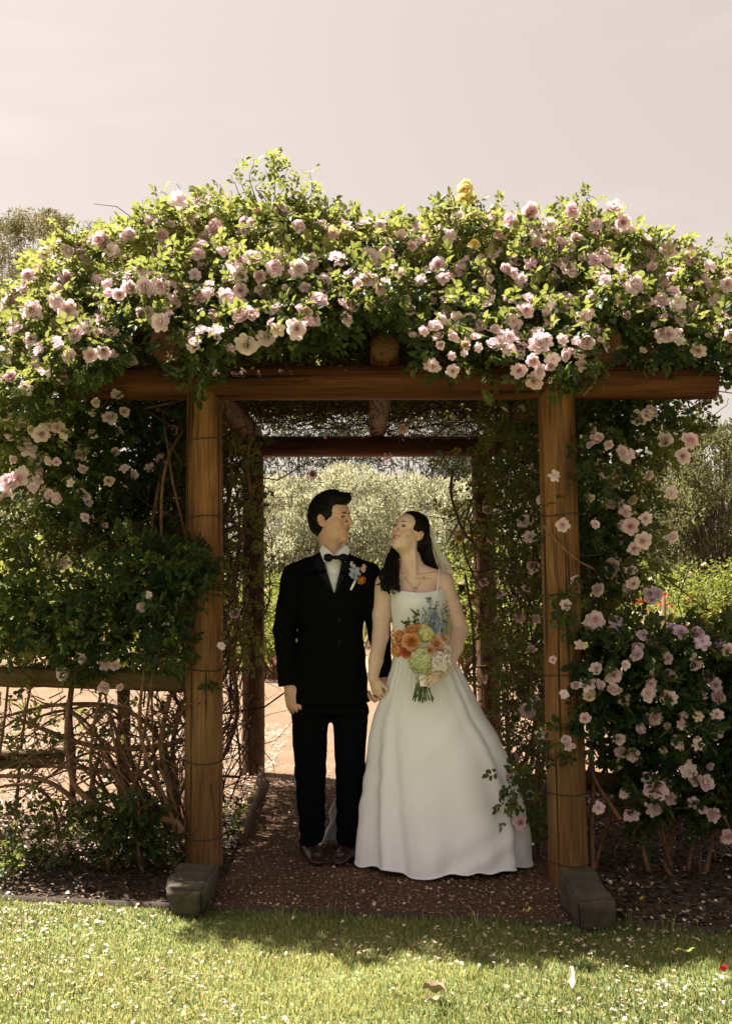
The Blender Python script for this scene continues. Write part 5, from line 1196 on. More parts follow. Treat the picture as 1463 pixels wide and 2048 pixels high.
def head(v, o, R, sc, jaw=1.0, fem=False, smile=1.0, k=.012):
    v.frame(o, R, sc)
    v.ell((0, -.014, .040), (.077, .099, .090), k)
    v.ell((0, .018, -.028), (.066 * jaw, .073, .088), .02)
    v.ell((0, .030, -.080), (.058 * jaw, .050, .034), .022)
    v.ell((0, .073, -.098), (.022 * jaw, .019, .019), .016)
    v.ell((0, .050, .045), (.060, .042, .045), .02)                       # forehead
    for s in (-1, 1):
        v.ell((s * .046, .052, -.012), (.022, .028, .018), .016)           # cheekbone
        v.ell((s * .036, .068, -.034), (.020, .017, .018), .014)           # raised smiling cheek
        v.cap((s * .012, .088, .036), (s * .046, .076, .037), .009 if not fem else .007, .008 if not fem else .006, .012)   # brow ridge
        v.ell((s * .031, .103, .016), (.0215, .021, .0140), .008, mode='cut')  # socket
        v.ell((s * .031, .077, .014), (.0165, .0150, .0125), .004)         # lids
        v.ell((s * .031, .0940, .0125), (.0158, .0105, .0052), .002, mode='cut')   # narrowed eye opening
    v.cap((0, .089, .024), (0, .1120, -.011), .0085 if not fem else .0070, .0110 if not fem else .0090, .010)
    v.ell((0, .1150, -.0165), (.0118, .0115, .0100) if not fem else (.0095, .0098, .0085), .006)
    for s in (-1, 1):
        v.ell((s * .0135, .1000, -.0225), (.0085, .0115, .0078) if not fem else (.0072, .0100, .0065), .005)
        v.ell((s * .0065, .1060, -.0300), (.0038, .0055, .0030), .002, mode='cut')
        v.cap((s * .0185, .0975, -.0240), (s * .0375, .0840, -.0490), .0034, .0028, .005, mode='cut'); v.ell((s * .044, .072, -.030), (.014, .012, .013), .008)      # smile fold
    v.cap((-.014, .0960, -.0790), (.014, .0960, -.0790), .0045, .0045, .008, mode='cut')     # crease under the lip
    v.ell((0, .079, -.052), (.032, .015, .022), .014)                       # muzzle
    op = .0078 * smile; wd = .0300 * (1.0 if not fem else 1.12)
    up = [(-wd, .0790, -.0420), (-.0150, .0925, -.0475), (0, .0968, -.0488), (.0150, .0925, -.0475), (wd, .0790, -.0420)]
    dn = [(-wd, .0790, -.0420), (-.0160, .0900, -.0530 - op * .7), (0, .0945, -.0565 - op), (.0160, .0900, -.0530 - op * .7), (wd, .0790, -.0420)]
    v.chain(up, [.0022, .0034, .0036, .0034, .0022], .003); v.chain(dn, [.0022, .0040, .0044, .0040, .0022], .003)
    for t in np.linspace(-1, 1, 13):
        q = 1 - t * t; v.ell((t * wd * .86, .0960 - .0165 * t * t, -.0445 - q * (.0060 + op * .5)), (.0045, .0115, .0012 + q * op * .62), .0015, mode='cut')
    for s in (-1, 1):
        E = rotx(.25)
        v.ell((s * .0800, -.014, .000), (.0100, .0190, .0310), .005, rot=E)
        v.ell((s * .0765, -.006, -.024), (.0085, .0110, .0120), .006)
        v.ell((s * .0915, -.010, .004), (.0110, .0125, .0215), .002, rot=E, mode='cut'); v.cap((s * .086, .004, -.002), (s * .083, .006, .012), .004, .004, .004)
    v.frame()
def to_local(V, o, R, sc): return ((V - o) @ np.array(R).T) / sc
def blob_attr(o, R, sc, items):
    def f(V):
        L = to_local(V, o, R, sc); out = np.zeros(len(V))
        for c, r_, a in items:
            d = np.sqrt((((L - np.array(c)) / np.array(r_)) ** 2).sum(1)); out = np.maximum(out, a * np.clip((1.15 - d) / .3, 0, 1))
        return out
    return f
LIPS = [((t * .027, .0975 - .0165 * t * t, -.0430 - (1 - t * t) * .0050), (.0060, .008, .0042), .9) for t in np.linspace(-1, 1, 7)] + [((t * .027, .0965 - .0165 * t * t, -.0440 - (1 - t * t) * .0220), (.0060, .008, .0050), .9) for t in np.linspace(-1, 1, 7)]
FLUSH = [((.040, .074, -.028), (.022, .03, .018), .5), ((-.040, .074, -.028), (.022, .03, .018), .5), ((0, .115, -.017), (.012, .012, .012), .45), ((.08, -.01, 0), (.012, .022, .034), .55), ((-.08, -.01, 0), (.012, .022, .034), .55)]
def face_bits(parent, o, R, sc, brow_mat, fem=False):
    o0 = np.array(parent.location)
    for s in (-1, 1):
        c = o + np.array([s * .031, .0775, .0135]) * sc @ R
        a = np.linspace(0, 2 * pi, 13)[:-1]; th = np.linspace(.15, pi - .15, 8)
        Vv = np.array([[math.sin(t) * math.cos(q), math.sin(t) * math.sin(q), math.cos(t)] for t in th for q in a]) * .0118 * sc + c
        i = np.arange(7)[:, None] * 12; j = np.arange(12)[None]; F = np.stack([i + j, i + (j + 1) % 12, i + 12 + (j + 1) % 12, i + 12 + j], -1).reshape(-1, 4)
        link('eye', mesh_np('eye', Vv - o0, [F], M_EYE, smooth=True), parent)
        pts = catmull([np.array([s * .013, .0960, .0310 if not fem else .0345]), np.array([s * .030, .0925, .0350 if not fem else .0400]), np.array([s * .050, .0775, .0315 if not fem else .0350])], 10) * sc @ R + o
        V, F = tubes([(pts, np.array([.0030, .0036, .0040, .0040, .0040, .0036, .0033, .0028, .0022, .0014]) * sc * (.85 if not fem else .60))], 6)
        link('eyebrow', mesh_np('eyebrow', V - o0, F, brow_mat, smooth=True), parent)
        pts = catmull([np.array([s * .0165, .0905, .0130]), np.array([s * .030, .0945, .0170]), np.array([s * .0455, .0860, .0128])], 8) * sc @ R + o
        V, F = tubes([(pts, np.full(8, .0016 * sc * (1.1 if not fem else 1.4)))], 5); link('lash_line', mesh_np('lash_line', V - o0, F, brow_mat), parent)
    t = np.linspace(-1, 1, 15); q = 1 - t * t
    top = np.column_stack([t * .0245, .0900 - .0165 * t * t, -.0420 - q * .0040]); bot = np.column_stack([t * .0225, .0885 - .0165 * t * t, -.0450 - q * (.0110 if not fem else .0125)])
    V = np.vstack([top, bot]) * sc @ R + o; i = np.arange(14)[:, None]; F = np.hstack([i, i + 1, i + 16, i + 15])
    link('teeth', mesh_np('teeth', V - o0, [F], M_TOOTH, smooth=True), parent)

FING = [((.0265, .088, 0), (.041, .025, .020)), ((.0085, .093, .001), (.046, .029, .021)), ((-.0095, .088, 0), (.043, .027, .020)), ((-.0265, .078, -.002), (.034, .020, .017))]
def hand(v, wrist, fing, back, right, curls, sc=1.0, thumb=((.62, .72, -.30), (.35, .90, -.25)), spread=.06, fem=False, k=.006, forearm=None):
    """fing: finger direction, back: back-of-hand normal; curls: per finger three angles (deg)"""
    y = nrm(fing); z = np.array(back, float); z = nrm(z - y * (z @ y)); x = np.cross(y, z) * (-1 if right else 1)
    R = np.array([x, y, z]); v.frame(wrist, R, sc); f = .88 if fem else 1.0
    v.cap((0, -.02, 0), (0, .02, 0), .024 * f, .025 * f, .01, squash=None)
    v.ell((.004, .055, 0), (.038 * f, .045, .0150 * f), .012); v.ell((0, .030, -.004), (.030 * f, .034, .0165 * f), .012)
    for i, (b, L) in enumerate(FING): v.cap((b[0] * .75, .045, .002), b, .0095 * f, .0092 * f, .006)
    v.cap((.020, .018, -.008), (.036, .046, -.013), .0150 * f, .0125 * f, .010)
    tips = []
    for i, (b, L) in enumerate(FING):
        p = np.array(b, float); a = 0.0; side = (1.5 - i) * spread
        rr = [.0090, .0082, .0074, .0062]
        for j in range(3):
            a += math.radians(curls[i][j]); d = np.array([math.sin(side) * math.cos(a), math.cos(side) * math.cos(a), -math.sin(a)])
            q = p + d * L[j]; s_ = (.92 if i == 3 else 1.0) * f
            v.cap(p, q, rr[j] * s_, rr[j + 1] * s_, .0028 if j else .005); p = q
        tips.append(v._w(p))
    p = np.array([.036, .046, -.013])
    for j, d in enumerate(thumb):
        q = p + nrm(d) * (.034 if j == 0 else .028); v.cap(p, q, (.0115 if j == 0 else .0098) * f, (.0098 if j == 0 else .0078) * f, .004); p = q
    v.frame(); return tips

# ================================================================== the groom
YG = 5.50
groom = thing('person', 'man in black suit, white shirt and black bow tie, smiling at the bride', 'person', tuple(G(660, 1706)))
pg = lambda px, py, dy=0.0: P(px, py, YG + dy)
hR_G = basis((math.sin(math.radians(61)), -math.cos(math.radians(61)), .02), (-.02, 0, 1)); hO_G = pg(662, 1041); hS_G = 1.015
lo = np.array([pg(540, 1720)[0], 5.26, -.01]); hi = np.array([pg(796, 1720)[0], 5.68, pg(660, 968)[2]])
vb = Vox(lo, hi, .0031)
nb = pg(667, 1128, .02)
# torso, neck, limbs (under the clothes)
vb.loft([(pg(0, 1168)[2], pg(622, 0)[0], pg(708, 0)[0], YG - .06, YG + .08), (pg(0, 1200)[2], pg(610, 0)[0], pg(718, 0)[0], YG - .09, YG + .10), (pg(0, 1290)[2], pg(614, 0)[0], pg(716, 0)[0], YG - .09, YG + .09), (pg(0, 1400)[2], pg(598, 0)[0], pg(726, 0)[0], YG - .10, YG + .10)], .02)
for sx, sh in ((-1, (600, 1152)), (1, (730, 1152))): vb.cap(pg(660 + sx * 12, 1138, .02), pg(*sh), .040, .050, .03)
head(vb, hO_G, hR_G, hS_G, 1.03, False, 1.0)
vb.cap(hO_G + np.array([0, -.016, -.075]) @ hR_G, nb, .055, .060, .030)
vb.cap(nb, pg(667, 1170, .02), .060, .07, .03)
arm_gr = [pg(588, 1155), pg(568, 1262, -.01), pg(578, 1368, -.06)]; arm_gl = [pg(737, 1155), pg(758, 1262), pg(767, 1352, -.03)]
for A in (arm_gr, arm_gl): vb.chain(A, [.05, .042, .028], .02)
for A in ([pg(622, 1395), pg(620, 1545), pg(622, 1682)], [pg(694, 1395), pg(700, 1545), pg(698, 1684)]): vb.chain(A, [.08, .055, .04], .02)
hand(vb, pg(579, 1372, -.06), (.22, -.10, -1), (-.42, -.90, .0), True, [(24, 34, 20), (28, 38, 22), (32, 42, 24), (36, 46, 26)], 1.22, thumb=((.72, .68, -.15), (.30, .93, -.2)), spread=.09)
hand(vb, pg(766, 1356, -.03), (-.18, -.22, -1), (.86, .42, .0), False, [(38, 62, 38), (40, 64, 38), (42, 66, 38), (44, 66, 40)], .98, thumb=((.45, .85, -.3), (.2, .95, -.25)))
part('body', vb, M_SKIN_G, groom, 1, {'lip': blob_attr(hO_G, hR_G, hS_G, LIPS), 'flush': blob_attr(hO_G, hR_G, hS_G, FLUSH)})
face_bits(groom, hO_G, hR_G, hS_G, M_HAIR_G)
# hair
vh = Vox(hO_G - .17, hO_G + .18, .0034); vh.frame(hO_G, hR_G, hS_G)
vh.ell((0, -.022, .043), (.0855, .1060, .0960), .01); vh.ell((0, -.045, -.010), (.078, .078, .075), .02)
vh.ell((0, .035, .112), (.058, .060, .032), .025); vh.ell((.004, .070, .104), (.054, .034, .030), .02); vh.ell((-.01, .086, .112), (.040, .022, .020), .015)
vh.frame(); 
vh.frame(hO_G, hR_G, hS_G)
vh.ell((0, .125, -.012), (.140, .090, .094), .010, mode='cut')
vh.ell((0, .030, -.105), (.150, .062, .088), .012, mode='cut')
vh.ell((0, .060, -.010), (.100, .030, .040), .010, mode='cut')
vh.ell((0, -.030, -.190), (.160, .110, .095), .015, mode='cut')
for s in (-1, 1): vh.ell((s * .09, -.012, -.004), (.03, .022, .033), .006, mode='cut')
o_, R_ = hO_G, hR_G
def strands(v, amp, o, R, fx, seed):
    X, Y, Z = np.meshgrid(*[v.lo[k] + np.arange(v.n[k]) * v.h for k in range(3)], indexing='ij'); L = (np.stack([X, Y, Z], -1).reshape(-1, 3) - o) @ np.array(R).T
    a = np.arctan2(L[:, 0], L[:, 2] - .0); g = np.sin(a * fx + 2.0 * np.sin(L[:, 1] * 30 + seed)) * .6 + np.sin(a * fx * 2.3 + L[:, 1] * 40 + seed) * .4
    v.F += (amp * g).reshape(v.n).astype(np.float32)
strands(vh, .0010, o_, R_, 26, 1.0); vh.frame()
part('hair', vh, M_HAIR_G, groom, 1)
def scalp(o, R, sc, c, r_, n_over, n_side, rr, quiff=0.0, t0=46, t1=172, ear=.03, drop=.0, rad=.0016):
    out = []
    for i in range(n_over):
        u = rr.uniform(-.97, .97); k = math.sqrt(max(.02, 1 - .88 * u * u)); a0 = t0 + 14 * abs(u) + rr.uniform(-5, 6); a1 = a0 + rr.uniform(35, 95); th = np.radians(np.linspace(a0, min(a1, t1 + 10), 12)); j = rr.uniform(1.0, 1.03)
        q_ = quiff * np.exp(-((np.degrees(th) - 66) / 34) ** 2) * k; sw = rr.normal() * .006
        out.append((np.column_stack([u * r_[0] * .95 + sw * np.linspace(0, 1, 12), c[1] + r_[1] * k * np.cos(th) * j + q_ * .5, c[2] + r_[2] * k * np.sin(th) * j + q_]) * sc @ R + o, rad * sc * np.array([.5, .9, 1, 1, 1, 1, 1, 1, .9, .8, .6, .3])))
    for i in range(n_side):
        s_ = 1 if rr.random() < .5 else -1; v_ = rr.uniform(-.03, .115); k = math.sqrt(max(.03, 1 - ((v_ - c[2]) / r_[2]) ** 2)); f0 = rr.uniform(58, 120) if v_ > ear + .012 else rr.uniform(122, 140); ph = np.radians(np.linspace(f0, f0 + rr.uniform(25, 60), 10)); j = rr.uniform(1.0, 1.03)
        out.append((np.column_stack([s_ * r_[0] * k * np.sin(ph) * j, c[1] + r_[1] * k * np.cos(ph) * j, v_ - drop * np.linspace(0, 1, 10) ** 1.3]) * sc @ R + o, rad * sc * np.array([.4, .9, 1, 1, 1, 1, 1, .9, .7, .3])))
    return out
rr_ = np.random.default_rng(303); polys = scalp(hO_G, hR_G, hS_G, (0, -.022, .043), (.0855, .1060, .0960), 420, 420, rr_, .022, 42, 165, .03, .02)
for k in range(150):                                   # loose strands of the quiff and nape
    a = rr_.uniform(-.05, .05); p0 = np.array([a, rr_.uniform(-.02, .07), .128]); p1 = p0 + [rr_.normal() * .006, .035, .012]; p2 = p0 + [rr_.normal() * .012, .052 + rr_.normal() * .008, -.004 + rr_.normal() * .006]
    polys.append((catmull([p0 - [0, .03, .006], p0, p1, p2], 9) @ hR_G + hO_G, np.linspace(.0014, .0004, 9)))
V, F = tubes(polys, 4, False); link('hair_strands', mesh_np('hair_strands', V - np.array(groom.location), F, M_HAIR_G), groom)['kind'] = 'stuff'

def cloth_mat(name, col, rough=.85, spec=.2, weave=900, wr=8, sheen=.0):
    m, nt, b, out = new_mat(name); mp = mapping(nt); n = noise(nt, wr, 4, mp.outputs[0]); n2 = noise(nt, weave, 2, mp.outputs[0])
    r_ = ramp(nt, [(.3, tuple(c * .88 for c in col)), (.7, tuple(min(1, c * 1.06) for c in col))], n.outputs['Fac']); nt.links.new(r_.outputs[0], b.inputs['Base Color'])
    b.inputs['Roughness'].default_value = rough; b.inputs['Specular IOR Level'].default_value = spec
    b.inputs['Sheen Weight'].default_value = sheen
    bump(nt, b, n2.outputs['Fac'], .1, .001); return m
M_SUIT = cloth_mat('black_wool', (.0042, .0042, .0052), .9, .03, 700, 6, .0); M_SATIN = cloth_mat('black_satin', (.005, .005, .008), .42, .10, 300, 6)
M_SHIRT = cloth_mat('white_cotton', (.86, .85, .87), .8, .2, 600, 10); M_SHOE = cloth_mat('brown_black_leather', (.030, .015, .011), .30, .5, 200, 14)
# shirt
vs_ = Vox(np.array([pg(600, 0)[0], YG - .20, pg(0, 1260)[2]]), np.array([pg(735, 0)[0], YG + .17, pg(0, 1070)[2]]), .004)
vs_.loft([(pg(0, 1255)[2], pg(626, 0)[0], pg(708, 0)[0], YG - .112, YG + .08), (pg(0, 1190)[2], pg(626, 0)[0], pg(710, 0)[0], YG - .124, YG + .08), (pg(0, 1150)[2], pg(638, 0)[0], pg(698, 0)[0], YG - .098, YG + .05)], .02, 2.2)
vs_.cap(pg(667, 1150, .0), pg(666.5, 1112, .015), .085, .068, .02)
vs_.cap(pg(666.5, 1122, .012), pg(665, 1087, .022), .069, .0655, .006, flat=1)
# open V of the collar
zt = pg(0, 1084)[2]; zb = pg(0, 1111)[2]; xc = pg(669, 0)[0]
vs_.field(lambda X, Y, Z: np.maximum(np.maximum(np.abs(X - xc) - np.clip((Z - zb) / (zt - zb), -1, 1.3) * .064, zb - Z + 0 * X), Y - (YG - .005) + 0 * X), (xc - .1, YG - .22, zb - .02), (xc + .1, YG + .05, zt + .06), .003, 'cut')
part('shirt', vs_, M_SHIRT, groom, 2)
zt2 = pg(0, 1100)[2]
for s in (-1, 1):                                     # turned-down collar points
    a = pg(669 + s * 24, 1090, -.058); b = pg(669 + s * 4, 1108, -.100); c = pg(669 + s * 21, 1124, -.105); d = pg(669 + s * 31, 1100, -.045)
    u = np.linspace(0, 1, 8); g = np.array([[(a * (1 - i) + b * i) * (1 - j) + (d * (1 - i) + c * i) * j + np.array([0, -.010 * math.sin(pi * i), 0]) for j in u] for i in u]).reshape(-1, 3)
    ii = np.arange(7)[:, None] * 8 + np.arange(7)[None]; F = np.stack([ii, ii + 1, ii + 9, ii + 8], -1).reshape(-1, 4)
    th_ = np.vstack([g, g + np.array([0, .004, 0])]); link('collar', mesh_np('collar', th_ - np.array(groom.location), [F, F[:, ::-1] + 64], M_SHIRT, smooth=True), groom)
for k, py in enumerate((1136, 1152, 1168)):
    c = pg(671, py, -.128 + .004 * k); V, F = tubes([(np.array([c + [0, .006, 0], c - [0, .002, 0]]), [.005, .0045])], 10); link('shirt_button', mesh_np('shirt_button', V - np.array(groom.location), F, plain('pearl_button', (.7, .68, .65), .3)), groom)
# jacket
vj = Vox(np.array([pg(536, 0)[0], YG - .22, pg(0, 1412)[2]]), np.array([pg(796, 0)[0], YG + .22, pg(0, 1085)[2]]), .005)
vj.loft([(pg(0, 1404)[2], pg(584, 0)[0], pg(738, 0)[0], YG - .135, YG + .14), (pg(0, 1340)[2], pg(592, 0)[0], pg(733, 0)[0], YG - .136, YG + .135), (pg(0, 1262)[2], pg(601, 0)[0], pg(724, 0)[0], YG - .132, YG + .118), (pg(0, 1200)[2], pg(594, 0)[0], pg(731, 0)[0], YG - .146, YG + .13), (pg(0, 1150)[2], pg(592, 0)[0], pg(734, 0)[0], YG - .125, YG + .125)], .03, 2.3)
for sx, sh in ((-1, (592, 1149)), (1, (735, 1149))): vj.cap(pg(664 + sx * 22, 1127), pg(*sh), .056, .066, .035)
vj.cap(pg(667, 1140), pg(667, 1108, .03), .10, .075, .03)
vj.chain(arm_gr[:2], [.066, .0575], .018); vj.cap(arm_gr[1], pg(576, 1372, -.055), .0575, .049, .012, flat=1)
vj.chain(arm_gl[:2], [.066, .0575], .018); vj.cap(arm_gl[1], pg(767, 1356, -.03), .0575, .045, .012, flat=1)
# soft creases at elbows and waist
X, Y, Z = np.meshgrid(*[vj.lo[k] + np.arange(vj.n[k]) * vj.h for k in range(3)], indexing='ij'); q = np.stack([X, Y, Z], -1).reshape(-1, 3)
vj.F += (.0028 * fnoise(q * np.array([.6, .8, 1.6]), 5, 3, 16) + .0018 * np.sin(q[:, 2] * 60 + 9 * q[:, 0] + 3 * np.sin(q[:, 0] * 22))).reshape(vj.n).astype(np.float32); del X, Y, Z, q
Flap = vj.F.copy()
zA, zB = pg(0, 1080)[2], pg(0, 1189)[2]
def vx(Z): t = np.clip((Z - zB) / (zA - zB), 0, 1.2); return (pg(672, 0)[0] + (pg(666, 0)[0] - pg(672, 0)[0]) * t), t
def cutV(X, Y, Z):
    c, t = vx(Z); return np.maximum(np.maximum(np.abs(X - c) - t * .0745, zB - Z + 0 * X), Y - (YG + .0) + 0 * X)
vj.field(cutV, (vj.lo), (vj.lo + (vj.n - 1) * vj.h), .002, 'cut')
vj.cap(pg(667, 1128), pg(665, 1075, .03), .0755, .072, .004, mode='cut')
part('jacket', vj, M_SUIT, groom, 2)
import copy
vl = copy.copy(vj); vl.F = Flap - .0045
def lap(X, Y, Z):
    c, t = vx(Z); w0 = t * .0745 + .001; w1 = w0 + .060 * np.sin(np.clip(t, 0, 1) * pi * .62 + .02) * (1 - .45 * (t > .70) * (t < .735)); a = np.abs(X - c)
    return np.maximum(np.maximum(np.maximum(w0 - a, a - w1), np.maximum(zB - .005 - Z, Z - zA + .06) + 0 * X), Y - (YG - .03) + 0 * X)
vl.field(lambda X, Y, Z: -lap(X, Y, Z), vl.lo, vl.lo + (vl.n - 1) * vl.h, 0, 'cut')
part('lapels', vl, M_SATIN, groom, 1)
for py in (1240, 1284):
    c = pg(678, py, -.142 if py < 1260 else -.136); V, F = tubes([(np.array([c + [0, .01, 0], c - [0, .004, 0], c - [0, .006, 0]]), [.0085, .0085, .006])], 14); link('jacket_button', mesh_np('jacket_button', V - np.array(groom.location), F, M_SATIN, smooth=False), groom)
# bow tie
vt = Vox(pg(640, 1135, -.20), pg(704, 1098, -.02), .0025)
kc = pg(671, 1115, -.113)
for s in (-1, 1):
    vt.frame(kc, np.eye(3)); vt.cap((s * .006, 0, 0), (s * .030, .004, 0), .008, .017, .004, squash=(1, .62, 1)); vt.cap((s * .034, .006, -.010), (s * .050, .010, -.006), .014, .012, .006, squash=(1, .5, 1)); vt.cap((s * .034, .006, .008), (s * .050, .010, .006), .012, .012, .006, squash=(1, .5, 1)); vt.cap((s * .012, -.010, 0), (s * .036, -.010, 0), .002, .002, .004, mode='cut')
vt.ell((0, -.003, 0), (.0095, .010, .0125), .003); vt.frame()
part('bow_tie', vt, M_SATIN, groom, 2)
# trousers
vt = Vox(np.array([pg(565, 0)[0], YG - .2, .02]), np.array([pg(755, 0)[0], YG + .2, pg(0, 1360)[2]]), .005)
vt.loft([(pg(0, 1425)[2], pg(582, 0)[0], pg(735, 0)[0], YG - .11, YG + .12), (pg(0, 1362)[2], pg(590, 0)[0], pg(728, 0)[0], YG - .11, YG + .11)], .02)
vt.chain([pg(619, 1425), pg(620.5, 1545, -.01)], [.096, .079], .012); vt.cap(pg(620.5, 1545, -.01), pg(624, 1686, -.01), .079, .060, .012, flat=1)
vt.chain([pg(700, 1425), pg(700, 1545, -.015)], [.090, .075], .012); vt.cap(pg(700, 1545, -.015), pg(697, 1690, -.015), .075, .060, .012, flat=1)
vt.ell(pg(659, 1420), (.045, .085, .055), .035)
X, Y, Z = np.meshgrid(*[vt.lo[k] + np.arange(vt.n[k]) * vt.h for k in range(3)], indexing='ij'); q = np.stack([X, Y, Z], -1).reshape(-1, 3)
vt.F += (.003 * fnoise(q * np.array([.6, .6, 1.5]), 8, 3, 18) + np.clip(.45 - q[:, 2], 0, .4) * .012 * np.sin(q[:, 2] * 75 + q[:, 0] * 20 + q[:, 1] * 16)).reshape(vt.n).astype(np.float32); del X, Y, Z, q
part('trousers', vt, M_SUIT, groom, 2)
for s, (px, py, az) in ((-1, (622, 1706, -.30)), (1, (698, 1708, .28))):
    c = G(px, py); c[1] = YG - .005; vS = Vox(c + [-.14, -.24, -.005], c + [.14, .16, .16], .0035)
    vS.frame((c[0], c[1], 0), rotz(-az) @ np.diag([1, 1, 1]))
    vS.cap((0, .07, .034), (0, -.06, .034), .038, .042, .01, squash=(1, 1, .9)); vS.ell((0, -.125, .026), (.044, .075, .034), .03); vS.cap((0, .05, .04), (0, .02, .10), .040, .042, .02)
    vS.ell((0, -.19, .055), (.05, .05, .03), .02, mode='cut')
    vS.frame(); vS.field(lambda X, Y, Z: Z - .006 + 0 * X + 0 * Y, vS.lo, vS.lo + (vS.n - 1) * vS.h, .002, 'cut')
    part('shoe', vS, M_SHOE, groom, 2)

# ================================================================== the bride
YB = 5.46
bride = thing('person', 'woman in white strappy satin wedding gown with long dark hair, laughing up at the groom', 'person', tuple(G(870, 1712)))
pb = lambda px, py, dy=0.0: P(px, py, YB + dy)
b0 = np.array(bride.location)
ya = math.radians(44)
hF_B = nrm(np.array([-math.sin(ya), -math.cos(ya), .36])); hR_B = basis(hF_B, (.20, .10, 1)); hS_B = .91; hO_B = pb(817, 1068)
vb = Vox(np.array([pb(722, 0)[0], 5.04, pb(0, 1420)[2]]), np.array([pb(945, 0)[0], 5.62, pb(0, 1010)[2]]), .0030)
head(vb, hO_B, hR_B, hS_B, .90, True, 1.55)
nb = pb(822, 1140, .01)
vb.cap(hO_B + np.array([0, -.022, -.065]) * hS_B @ hR_B, pb(821, 1128, .012), .0475, .047, .028)
vb.cap(pb(821, 1122, .012), pb(823, 1152, .01), .046, .055, .03)
for a, b in (((812, 1142), (768, 1164)), ((834, 1140), (889, 1163))): vb.cap(pb(*a, .012), pb(*b, .01), .036, .046, .035)
vb.loft([(pb(0, 1158)[2], pb(785, 0)[0], pb(872, 0)[0], YB - .062, YB + .085), (pb(0, 1190)[2], pb(783, 0)[0], pb(881, 0)[0], YB - .092, YB + .09), (pb(0, 1225)[2], pb(784, 0)[0], pb(878, 0)[0], YB - .085, YB + .08), (pb(0, 1290)[2], pb(792, 0)[0], pb(872, 0)[0], YB - .07, YB + .07), (pb(0, 1380)[2], pb(775, 0)[0], pb(905, 0)[0], YB - .10, YB + .11)], .03)
for px in (815, 848): vb.ell(pb(px, 1210, -.05), (.040, .040, .045), .03)
# collarbones
for s, a, b in ((-1, (819, 1152), (783, 1149)), (1, (830, 1152), (872, 1147))): vb.cap(pb(*a, -.046), pb(*b, -.030), .0055, .005, .014)
for s in (0, 1): vb.cap(pb(826 - 4 + 8 * s, 1150, -.048), hO_B + np.array([.045 if s == 0 else -.045, -.01, -.055]) * hS_B @ hR_B, .009, .014, .016)   # neck tendons
vb.chain([pb(766, 1170, .0), pb(762, 1230, -.005), pb(760.5, 1272, -.02), pb(751, 1322, -.06), pb(745.5, 1356, -.085)], [.047, .0445, .0405, .0350, .0255], .015)
vb.chain([pb(890, 1172, .0), pb(905, 1214, .005), pb(921, 1258, .0), pb(911, 1296, -.12), P(894, 1338, 5.20)], [.047, .043, .0395, .035, .0255], .015)
hand(vb, pb(745.5, 1357, -.085), (.30, .16, -1), (-.55, -.82, .05), True, [(30, 55, 30), (34, 58, 32), (38, 60, 34), (42, 60, 36)], .90, thumb=((.5, .85, -.2), (.2, .95, -.25)), fem=True)
hand(vb, P(893, 1340, 5.195), (-.90, -.20, -.40), (.02, -.95, .30), False, [(12, 26, 22), (12, 28, 24), (14, 30, 26), (16, 30, 26)], .93, thumb=((.80, .55, -.15), (.5, .85, -.2)), spread=.11, fem=True)
part('body', vb, M_SKIN_B, bride, 1, {'lip': blob_attr(hO_B, hR_B, hS_B, LIPS), 'flush': blob_attr(hO_B, hR_B, hS_B, FLUSH)})
face_bits(bride, hO_B, hR_B, hS_B, M_HAIR_B, True)
# hair: swept back over the crown, long locks behind and over the far shoulder
vh = Vox(hO_B - .17, hO_B + .17, .0034); vh.frame(hO_B, hR_B, hS_B)
vh.ell((0, -.020, .040), (.0835, .1060, .0960), .01); vh.ell((0, -.060, -.02), (.074, .074, .09), .03); vh.ell((0, -.085, .02), (.06, .04, .06), .02)
vh.ell((0, .122, -.012), (.135, .088, .087), .012, mode='cut')
for s in (-1, 1):
    vh.ell((s * .085, .020, -.060), (.04, .062, .075), .012, mode='cut'); vh.ell((s * .092, -.010, -.006), (.03, .018, .030), .006, mode='cut')
vh.ell((0, .03, -.13), (.07, .075, .09), .012, mode='cut')
strands(vh, .0013, hO_B, hR_B, 30, 2.0); vh.frame(); part('hair', vh, M_HAIR_B, bride, 1)
r = np.random.default_rng(401)
def locks(n, guide, w, rad, seed, wave=.008):
    """hair falling along a guide: guide (k,3), w widths (k,)"""
    rr = np.random.default_rng(seed); out = []
    for i in range(n):
        a = rr.uniform(-1, 1); d = rr.uniform(-1, 1); g = np.array(guide, float).copy(); W = np.array(w)
        g[:, 0] += a * W; g[:, 1] += d * W * .6; cut = rr.uniform(.62, 1.0)
        p = catmull(g, 22); p = p[:max(8, int(22 * cut))]; t = np.linspace(0, 1, len(p))
        p[:, 0] += wave * t * np.sin(t * rr.uniform(6, 12) + rr.uniform(0, 6)); p[:, 1] += wave * t * np.cos(t * rr.uniform(6, 12) + rr.uniform(0, 6))
        out.append((p, rad * rr.uniform(.45, 1.1) * np.clip(np.minimum(t * 8 + .3, (1 - t) * 2.2 + .06), 0, 1)))
    return out
hw = lambda c: hO_B + np.array(c) * hS_B @ hR_B
back = locks(120, [hw((.02, -.075, .05)), pb(848, 1072, .05), pb(850, 1105, .06), pb(858, 1135, .085), pb(874, 1165, .10), pb(880, 1200, .11)], [.012, .026, .032, .036, .04, .03], .0085, 1, .006)
far = locks(130, [hw((-.04, -.05, .03)), pb(800, 1085, .06), pb(787, 1108, .03), pb(783, 1130, -.03), pb(779, 1155, -.075), pb(777, 1178, -.09), pb(785, 1187, -.09)], [.008, .012, .020, .026, .034, .036, .03], .0070, 2, .018)
curl = []
